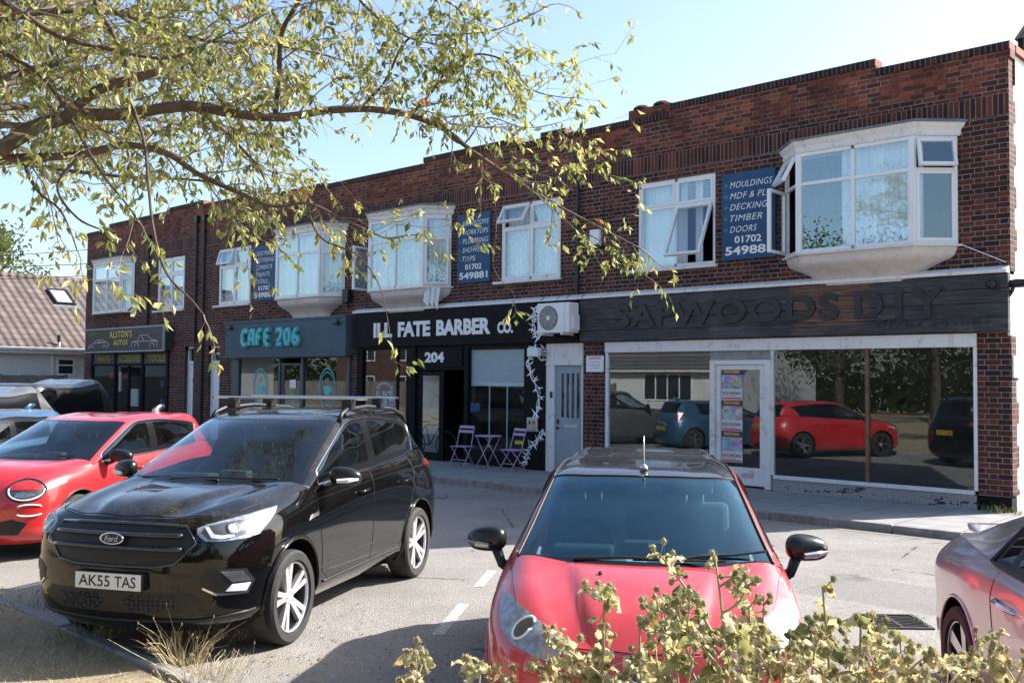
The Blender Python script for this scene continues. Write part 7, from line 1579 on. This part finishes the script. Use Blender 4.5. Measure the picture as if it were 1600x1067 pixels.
M['cherrybark'] = simple('cherry_bark', (.085, .060, .042), .85, var=.45, vs=14, bump=.6, bs=90, coord='pos')
n = NM('twig_bark'); f = n.noise(n.pos, 9, 4, .7); n.bump(n.noise(n.pos, 120, 3), .4, .003); M['twig'] = n.set(col=n.ramp(f, [(.35, (.10, .08, .062)), (.55, (.20, .165, .13)), (.7, (.34, .29, .23))]), rough=.85)
M['cherryleaf'] = leaf_mat('cherry_leaves', [(.05, (.10, .14, .045)), (.35, (.26, .30, .11)), (.62, (.47, .47, .21)), (.9, (.66, .60, .34)), (.99, (.42, .12, .06))], .5, .35, (1.0, .97, .62))
def spline(P, k=6):
    P = np.array(P, float); return [Vector(p) for p in hermite(P[:, None, :], 0, k)[:, 0]] if len(P) > 2 else [Vector(p) for p in P]
def cherry():
    rd = random.Random(21); t = thing('cherry_tree', (-5.5, .6, .04), 0, 'cherry tree with thin yellowing leaves, its branches hanging over the parked cars', 'tree')
    W, B, Lf = MB(), MB(), MB()
    W.tube(spline([(-5.52, .58, -.05), (-5.5, .6, .5), (-5.42, .72, 1.4), (-5.30, .88, 2.2), (-5.206, .987, 2.704), (-5.1, 1.1, 3.3)]), [.17]*6+[.135]*6+[.115]*6+[.10]*6+[.08]*6+[.05], 12)
    nleaf = [0]
    def leaf(p, d, s):
        d = d.normalized(); a = d.orthogonal().normalized(); a = Matrix.Rotation(rd.uniform(0, 6.28), 3, d) @ a; b = d.cross(a)
        m = p+d*s*.5-b*s*.05; T_ = p+d*s-b*s*rd.uniform(-.1, .18); w_ = s*rd.uniform(.17, .25); l = p+d*s*.48+a*w_+b*w_*.45; r = p+d*s*.48-a*w_+b*w_*.45
        Lf.add([p, r, T_, l, m], [(0, 1, 4), (4, 1, 2), (0, 4, 3), (4, 2, 3)]); nleaf[0] += 1
    def twig(p, d, L, r, lv):
        n = 5; P = [p]; q = p.copy(); dd = d.normalized()
        for i in range(n):
            dd = (dd+Vector((rd.gauss(0, .17), rd.gauss(0, .17), rd.gauss(-.035, .15)))).normalized(); q = q+dd*L/n; P.append(q.copy())
        B.tube(P, [r*(1-.75*i/n) for i in range(n+1)], 4 if lv else 5, cap=False)
        if lv < 2:
            k = int(L/(.13 if lv else .125))+1
            for i in range(k):
                if rd.random() < .2: continue
                u = (i+rd.random())/k; j = min(int(u*n), n-1); b = P[j].lerp(P[j+1], u*n-j); ax = (P[j+1]-P[j]).normalized(); o = Matrix.Rotation(rd.uniform(0, 6.28), 3, ax) @ ax.orthogonal().normalized()
                twig(b, ax*.75+o*rd.uniform(.5, .95)+Vector((0, 0, -.05)), L*rd.uniform(.25, .5) if lv == 0 else rd.uniform(.06, .14), r*.55, lv+1)
        for i in range(3 if lv == 0 else 4):
            if rd.random() < .22: continue
            u = 1-rd.random()**1.4*.75; j = min(int(u*n), n-1); b = P[j].lerp(P[j+1], u*n-j)
            leaf(b, Vector((rd.gauss(0, .55), rd.gauss(0, .55), -rd.uniform(.2, 1.2)))+dd*.45, rd.uniform(.036, .064))
    for li, (P, r0, r1) in enumerate(LIMBS):
        S = spline(P); m = len(S); rr = [(r0+(r1-r0)*(i/(m-1))**.8)*(1+.07*math.sin(i*1.3+li)) for i in range(m)]
        rr = [v*(.74 if r0 > .02 else .9) for v in rr]; W.tube(S, rr, 9 if r0 > .02 else 6)
        if li == 1: continue
        cum = 0; hang = False 
        for i in range(1, m-1):
            seg = (S[i]-S[i-1]).length; cum += seg; u = i/m
            if li in (0, 2, 3) and u < .18: continue
            sp_ = li in (5, 13, 14, 15, 16, 17); w_ = seg*(10.5 if r0 > .012 else 9.0)*(2.3 if li >= 18 else 1.35 if li in (6, 7, 8, 9, 10) else 1)*(.10 if sp_ else 1); k = int(w_)+(1 if rd.random() < w_-int(w_) else 0)
            for _ in range(k):
                ax = (S[i+1]-S[i]).normalized(); o = Matrix.Rotation(rd.uniform(0, 6.28), 3, ax) @ ax.orthogonal().normalized()
                twig(S[i], ax*.7+o*.8+Vector((0, 0, .05 if not hang else -.3)), rd.uniform(.2, .58)*(.55 if sp_ else 1), max(.0022, min(.005, rr[i]*.4)), 0)
        twig(S[-1], S[-1]-S[-2], rd.uniform(.15, .3), r1*.9, 0 if li in (0, 2, 15, 16, 17) else 1)
    for k, e in enumerate(DEEP):      # boughs reaching further over the cars
        a = Vector((-5.15, 1.05, 3.0)); e = Vector(e); S = spline([a, a.lerp(e, .3)+Vector((rd.gauss(0, .1), rd.gauss(0, .1), .18)), a.lerp(e, .65)+Vector((rd.gauss(0, .15), rd.gauss(0, .15), .12)), e], 9); W.tube(S, [.024*(1-.88*i/(len(S)-1)) for i in range(len(S))], 6)
        for i in range(11, len(S)):
            for _ in range(2): twig(S[i], (S[i]-S[i-1]).normalized()*.6+Vector((rd.gauss(0, .8), rd.gauss(0, .8), rd.gauss(.05, .6))), rd.uniform(.25, .6), .0045, 0)
    for e in ((-9.4, 5.2, 6.6), (-10.5, 6, 6.9), (-9.8, 7, 7.0), (-11.3, 5.3, 6.7), (-8.8, 6.2, 6.8), (-10.7, 4.5, 6.5)):   # high boughs above the view
        a = Vector((-5.1, 1.1, 3.2)); e = Vector(e); S = spline([a, a.lerp(e, .3)+Vector((0, 0, .9)), a.lerp(e, .65)+Vector((0, 0, .8)), e], 8); W.tube(S, [.045*(1-.85*i/(len(S)-1)) for i in range(len(S))], 7)
        for i in range(10, len(S)):
            for _ in range(9): twig(S[i], Vector((rd.gauss(0, 1), rd.gauss(0, 1), rd.uniform(-.1, .7))).normalized(), rd.uniform(.4, .8), .005, 0)
    for k in range(9):      # the part of the crown that spreads above the view
        a = k*.72+.2; e = Vector((-5.1+2.6*math.cos(a)+.7, 1.1+2.2*math.sin(a)+.9, 5.0+.5*(k % 3))); S = spline([(-5.1, 1.1, 3.2), Vector((-5.1, 1.1, 3.2)).lerp(e, .5)+Vector((0, 0, .55)), e], 8); W.tube(S, [.05*(1-.85*i/(len(S)-1)) for i in range(len(S))], 8)
        for i in range(4, len(S)):
            for _ in range(3):
                d = Vector((rd.gauss(0, 1), rd.gauss(0, 1), rd.uniform(.05, .9))).normalized(); twig(S[i], d, rd.uniform(.3, .6), .005, 0)
    W.build('trunk', M['cherrybark'], t, world=True, smooth=True); B.build('twig', M['twig'], t, world=True, smooth=True, recalc=False); Lf.build('crown', M['cherryleaf'], t, world=True, recalc=False)
    print('cherry leaves', nleaf[0], 'twig verts', len(B.v))
cherry()
# ================================================================ dried burdock in front
M['burr'] = leaf_mat('burdock_burr', [(.1, (.15, .15, .05)), (.4, (.30, .28, .12)), (.7, (.42, .36, .19)), (.95, (.30, .19, .09))], .2, .8, (1, .93, .7))
M['burspike'] = leaf_mat('burr_bristles', [(.1, (.38, .33, .17)), (.6, (.60, .54, .36)), (.95, (.74, .68, .52))], .35, .8, (1, .95, .75))
M['burleaf'] = leaf_mat('burdock_leaf', [(.05, (.17, .21, .07)), (.22, (.38, .39, .18)), (.45, (.60, .56, .34)), (.8, (.74, .67, .48)), (.96, (.34, .18, .06))], .45, .7, (1, .92, .68))
M['burstem'] = simple('burdock_stem', (.36, .29, .16), .8, var=.3, vs=20, coord='pos')
def burdock(top, seed, label):
    rd = random.Random(seed); g = Vector((top[0]+rd.uniform(-.15, .15), top[1]-rd.uniform(.0, .15), .05)); top = Vector(top)
    t = thing('burdock_plant', g, 0, label, 'plant', 'dried burdock plants along the verge'); S, B, Lf = MB(), MB(), MB()
    def burr(p, s):
        n, m = 7, 5; i0 = len(B.v); vs = [p+Vector((0, 0, -s))]
        for i in range(1, m):
            th = math.pi*i/m
            for k in range(n):
                a = 2*math.pi*(k+.5*(i % 2))/n; r = s*rd.uniform(.62, .95); vs.append(p+Vector((math.sin(th)*math.cos(a), math.sin(th)*math.sin(a), -math.cos(th)))*r)
        vs.append(p+Vector((0, 0, s*.9))); L = len(vs)-1; fs = [(0, 1+(k+1) % n, 1+k) for k in range(n)]+[(1+i*n+k, 1+i*n+(k+1) % n, 1+(i+1)*n+(k+1) % n, 1+(i+1)*n+k) for i in range(m-2) for k in range(n)]+[(1+(m-2)*n+k, 1+(m-2)*n+(k+1) % n, L) for k in range(n)]
        B.add(vs, fs)
        for k in range(42):
            d = Vector((rd.gauss(0, 1), rd.gauss(0, 1), rd.gauss(.1, 1))).normalized(); q = d.orthogonal().normalized()*s*.085; B.add([p+d*s*.7-q, p+d*s*.7+q, p+d*s*rd.uniform(1.2, 1.65)], [(0, 1, 2)], 1)
    def leaf(p, d, L):
        d = d.normalized(); a = Matrix.Rotation(rd.uniform(0, 6.28), 3, d) @ d.orthogonal().normalized(); b = d.cross(a); vs = []; n = 6; cv = rd.uniform(-.5, .9)
        for i in range(n+1):
            u = i/n; w_ = L*.36*math.sin(math.pi*min(1, u*.92+.08))**.7
            for v in (-1, -.5, 0, .5, 1): vs.append(p+d*L*u+a*w_*v+b*(L*.20*math.sin(u*11+v*6+seed)*abs(v)+L*cv*.3*u*u+abs(v)*w_*.35)+Vector((0, 0, -L*.35*u*u)))
        Lf.add(vs, [(i*5+j, i*5+j+1, i*5+j+6, i*5+j+5) for i in range(n) for j in range(4)])
    def cluster(p, n, s):
        for _ in range(n):
            q = p+Vector((rd.gauss(0, 1), rd.gauss(0, 1), rd.gauss(.1, .9)))*s*1.15; S.tube([p-Vector((0, 0, s)), q], .0018, 4, cap=False); burr(q, s*rd.uniform(.6, .85))
        for _ in range(2): leaf(p, Vector((rd.gauss(0, 1), rd.gauss(0, 1), rd.uniform(-.4, .5))), rd.uniform(.022, .045))
    def branch(a, b, r, lv):
        m_ = a.lerp(b, .5)+Vector((rd.gauss(0, .012), rd.gauss(0, .012), rd.uniform(-.01, .02))); P = spline([a, m_, b], 5); S.tube(P, [r*(1-.6*i/(len(P)-1)) for i in range(len(P))], 6); L = (b-a).length
        k = int(L/.06)
        for i in range(k):
            u = .25+.75*(i+rd.random())/max(1, k); p = P[min(int(u*(len(P)-1)), len(P)-1)]; d = Vector((rd.gauss(0, 1), rd.gauss(0, 1), rd.uniform(.1, 1.1))).normalized()
            if lv == 0 and rd.random() < .75: branch(p, p+d*rd.uniform(.07, .2)*(1.25-.6*u), r*.5, 1)
            elif lv == 1: cluster(p+d*rd.uniform(.01, .03), rd.randint(1, 3), .0125)
            if rd.random() < .55: leaf(p, Vector((rd.gauss(0, 1), rd.gauss(0, 1), rd.uniform(-.5, .5))), rd.uniform(.03, .065))
        cluster(b, rd.randint(2, 4), .013)
    H = top.z-g.z; mid = g.lerp(top, .55)+Vector((rd.gauss(0, .03), rd.gauss(0, .03), 0)); S.tube(spline([g, mid, g.lerp(top, .62)+Vector((.0, .0, 0))], 5), [.009]*10+[.0075], 7)
    base = g.lerp(top, .62); branch(base, top, .0065, 0)
    for k in range(10): a = g.lerp(top, rd.uniform(.5, .88)); d = Vector((rd.gauss(0, 1), rd.gauss(0, 1), rd.uniform(.5, 1.4))).normalized(); branch(a, a+d*rd.uniform(.12, .32), .0045, 0 if k < 3 else 1)
    for k in range(18): a = g.lerp(top, rd.uniform(.5, .9))+Vector((rd.gauss(0, .05), rd.gauss(0, .05), 0)); leaf(a, Vector((rd.gauss(0, 1), rd.gauss(0, 1), rd.uniform(-.3, .6))), rd.uniform(.03, .08))
    S.build('stem', M['burstem'], t, world=True, smooth=True, recalc=False); B.build('burr', [M['burr'], M['burspike']], t, world=True, recalc=False); Lf.build('leaf', M['burleaf'], t, world=True, smooth=True, recalc=False)
BL = ['tallest dried burdock plant before the red hatchback bonnet', 'burdock plant just left of the tallest one', 'burdock plant over the badge of the red hatchback', 'burdock plant over the right headlight of the red hatchback', 'burdock plant right of the red hatchback headlight', 'low burdock plant right of the tallest one', 'burdock plant furthest right, in front of the silver coupe wheel', 'burdock plant between the drain grate and the silver coupe', 'leafy burdock plant at the foot of the tallest one', 'burdock plant under the left headlight of the red hatchback', 'small burdock plant at the left front corner of the red hatchback', 'smallest burdock plant, furthest left, in the shadow of the red hatchback', 'burdock plant behind the tallest one, near the bonnet edge', 'burdock plant below the drain grate', 'front burdock plant near the right wing of the red hatchback', 'burdock plant behind the one over the badge']
for i, (p, l) in enumerate(zip(BURDOCK, BL)): burdock((p[0], p[1], p[2]-(.02 if i == 0 else .012)), 140+i, l)
# ================================================================ grass, weeds and small things
def tuft(loc, n, h, spread, label, mats=('straw',), seed=1, name='grass_tuft', cat='grass', group='dry grass tufts and weeds'):
    rd = random.Random(seed); loc = Vector(loc); t = thing(name, loc, 0, label, cat, group); m = MB()
    for k in range(n):
        a = rd.uniform(0, 6.28); r = spread*rd.random()**.7; p = Vector((r*math.cos(a), r*math.sin(a), -.01)); L = h*rd.uniform(.4, 1.1); d = Vector((math.cos(a)*.5+rd.gauss(0, .35), math.sin(a)*.5+rd.gauss(0, .35), 1)).normalized()
        q = p+d*L*.55; e = q+(d+Vector((rd.gauss(0, .4), rd.gauss(0, .4), -.35))).normalized()*L*.45; m.tube([p, q, e], [.0022, .0018, .0008], 3, cap=False, mi=rd.randrange(len(mats)))
        if rd.random() < .3: m.ball(e, .004, 4, 3, (1, 1, 3))
    m.build('blade', [M[x] for x in mats], t, recalc=False)
tuft((-6.36, 3.52, .05), 90, .42, .16, 'tall dry grass tuft on the kerb in front of the black SUV wheel', seed=2); tuft((-5.95, 3.45, .05), 120, .2, .3, 'low spreading dry grass beside the tall tuft', seed=3)
tuft((-6.75, 4.15, .0), 14, .28, .12, 'few thin stalks beside the front tyre of the black SUV', seed=4); tuft((-7.45, 3.36, .06), 70, .22, .25, 'shaded grass under the bumper of the black SUV', ('straw', 'greenblade'), 5)
tuft((-8.9, 3.5, .03), 120, .16, .4, 'green weeds between the black SUV and the red crossover', ('greenblade', 'straw'), 6)
for i, (x, y, h, l) in enumerate(((-5.0, 15.9, .16, 'weeds at the foot of the corner brick pier'), (-4.75, 15.95, .2, 'weeds beside the white flank wall corner'), (-6.3, 16.0, .1, 'weeds under the mosaic tiles near the pier'), (-13.05, 16.0, .45, 'green weed growing by the grey side door'), (-15.2, 13.5, .12, 'weeds in the kerb below the bistro chairs'), (-8.3, 13.4, .1, 'weeds in the kerb before the white shop door'))): tuft((x, y, .1), 60, h, .18, l, ('greenblade', 'greenblade', 'straw'), 20+i, 'weed_patch', 'weeds')
tuft((-3.25, 8.5, .01), 16, .1, .05, 'green weed growing through the drain grate', ('greenblade',), 31, 'weed_patch', 'weeds')
rd = random.Random(9); m = MB()
for k in range(26000):
    x = rd.uniform(-11.5, -1.0); y = 3.28-abs(rd.gauss(0, 1.0))
    if y < .5: continue
    a = rd.uniform(0, 6.28); L = rd.uniform(.02, .085); p = Vector((x, y, vz(x, y)-.004)); d = Vector((math.cos(a)*.9, math.sin(a)*.9, rd.uniform(.1, .9))).normalized(); s_ = d.cross(Vector((0, 0, 1))).normalized()*.0022; m.add([p-s_, p+s_, p+d*L], [(0, 1, 2)], 0)
o = m.build('dry_grass', M['straw'], recalc=False); tag(o, 'short dry straw grass covering the verge', 'grass', kind='stuff')
m = MB()
for k in range(900):
    x = rd.uniform(-8, -2.5); y = rd.gauss(4.3, .7)
    if y < 3.5: continue
    a = rd.uniform(0, 6.28); L = rd.uniform(.012, .035); p = Vector((x, y, .006)); d = Vector((math.cos(a), math.sin(a), rd.uniform(0, .3))); s_ = Vector((-d.y, d.x, 0))*L*.35; m.add([p, p+d*L*.5+s_, p+d*L, p+d*L*.5-s_], [(0, 1, 2, 3)])
o = m.build('leaf_litter', M['litter'] if 'litter' in M else simple('leaf_litter', (.16, .10, .06), .9, var=.4, vs=9, coord='pos'), recalc=False); tag(o, 'brown leaf litter and twigs scattered on the parking bays', 'leaf litter', kind='stuff')
# bistro set on the pavement
def folding_chair(loc, rz, label):
    t = thing('folding_chair', loc, rz, label, 'chair', 'lilac bistro furniture'); h = .007
    for sg in (-1, 1):
        x = sg*.19
        m = MB(); m.tube([(x, -.24, 0), (x, .06, .42), (x, .20, .88)], .010, 8); m.build('leg', M['lilac'], t, smooth=True)
        m = MB(); m.tube([(x*.9, .24, 0), (x*.9, -.17, .445)], .010, 8); m.build('leg', M['lilac'], t, smooth=True)
    m = MB()
    for k in range(7): m.box(-.20, .20, -.19+.055*k, -.19+.055*k+.042, .445, .457)
    for sg in (-1, 1): m.tube([(sg*.17, -.2, .44), (sg*.17, .19, .44)], .008, 6)
    m.build('seat', M['lilac'], t)
    m = MB()
    for z in (.74, .84): y = .06+(.14)*(z-.42)/.46; m.box(-.19, .19, y-.008, y+.008, z, z+.06)
    m.build('backrest', M['lilac'], t, bevel=.003)
    m = MB(); m.tube([(-.19, -.13, .16), (.19, -.13, .16)], .007, 6); m.tube([(-.17, .18, .065), (.17, .18, .065)], .007, 6); m.build('stretcher', M['lilac'], t)
folding_chair((-15.85, 15.38, .1), R(12), 'left lilac folding chair outside the barber window'); folding_chair((-14.35, 15.42, .1), R(-8), 'right lilac folding chair outside the barber window')
t = thing('bistro_table', (-15.08, 15.42, .1), R(10), 'small round lilac bistro table between two folding chairs', 'table', 'lilac bistro furniture')
m = MB(); m.lathe([(.001, .70), (.29, .70), (.30, .705), (.30, .715), (.29, .722), (.001, .722)], (0, 0, 0), n=36); m.build('tabletop', M['lilac'], t, smooth=True, angle=40)
for sg in (-1, 1):
    m = MB(); m.tube([(sg*.2, -.22, 0), (-sg*.2, -.16, .70)], .010, 8); m.tube([(sg*.2, .22, 0), (-sg*.2, .16, .70)], .010, 8); m.tube([(sg*.2, -.22, .01), (sg*.2, .22, .01)], .009, 8); m.build('leg', M['lilac'], t, smooth=True)
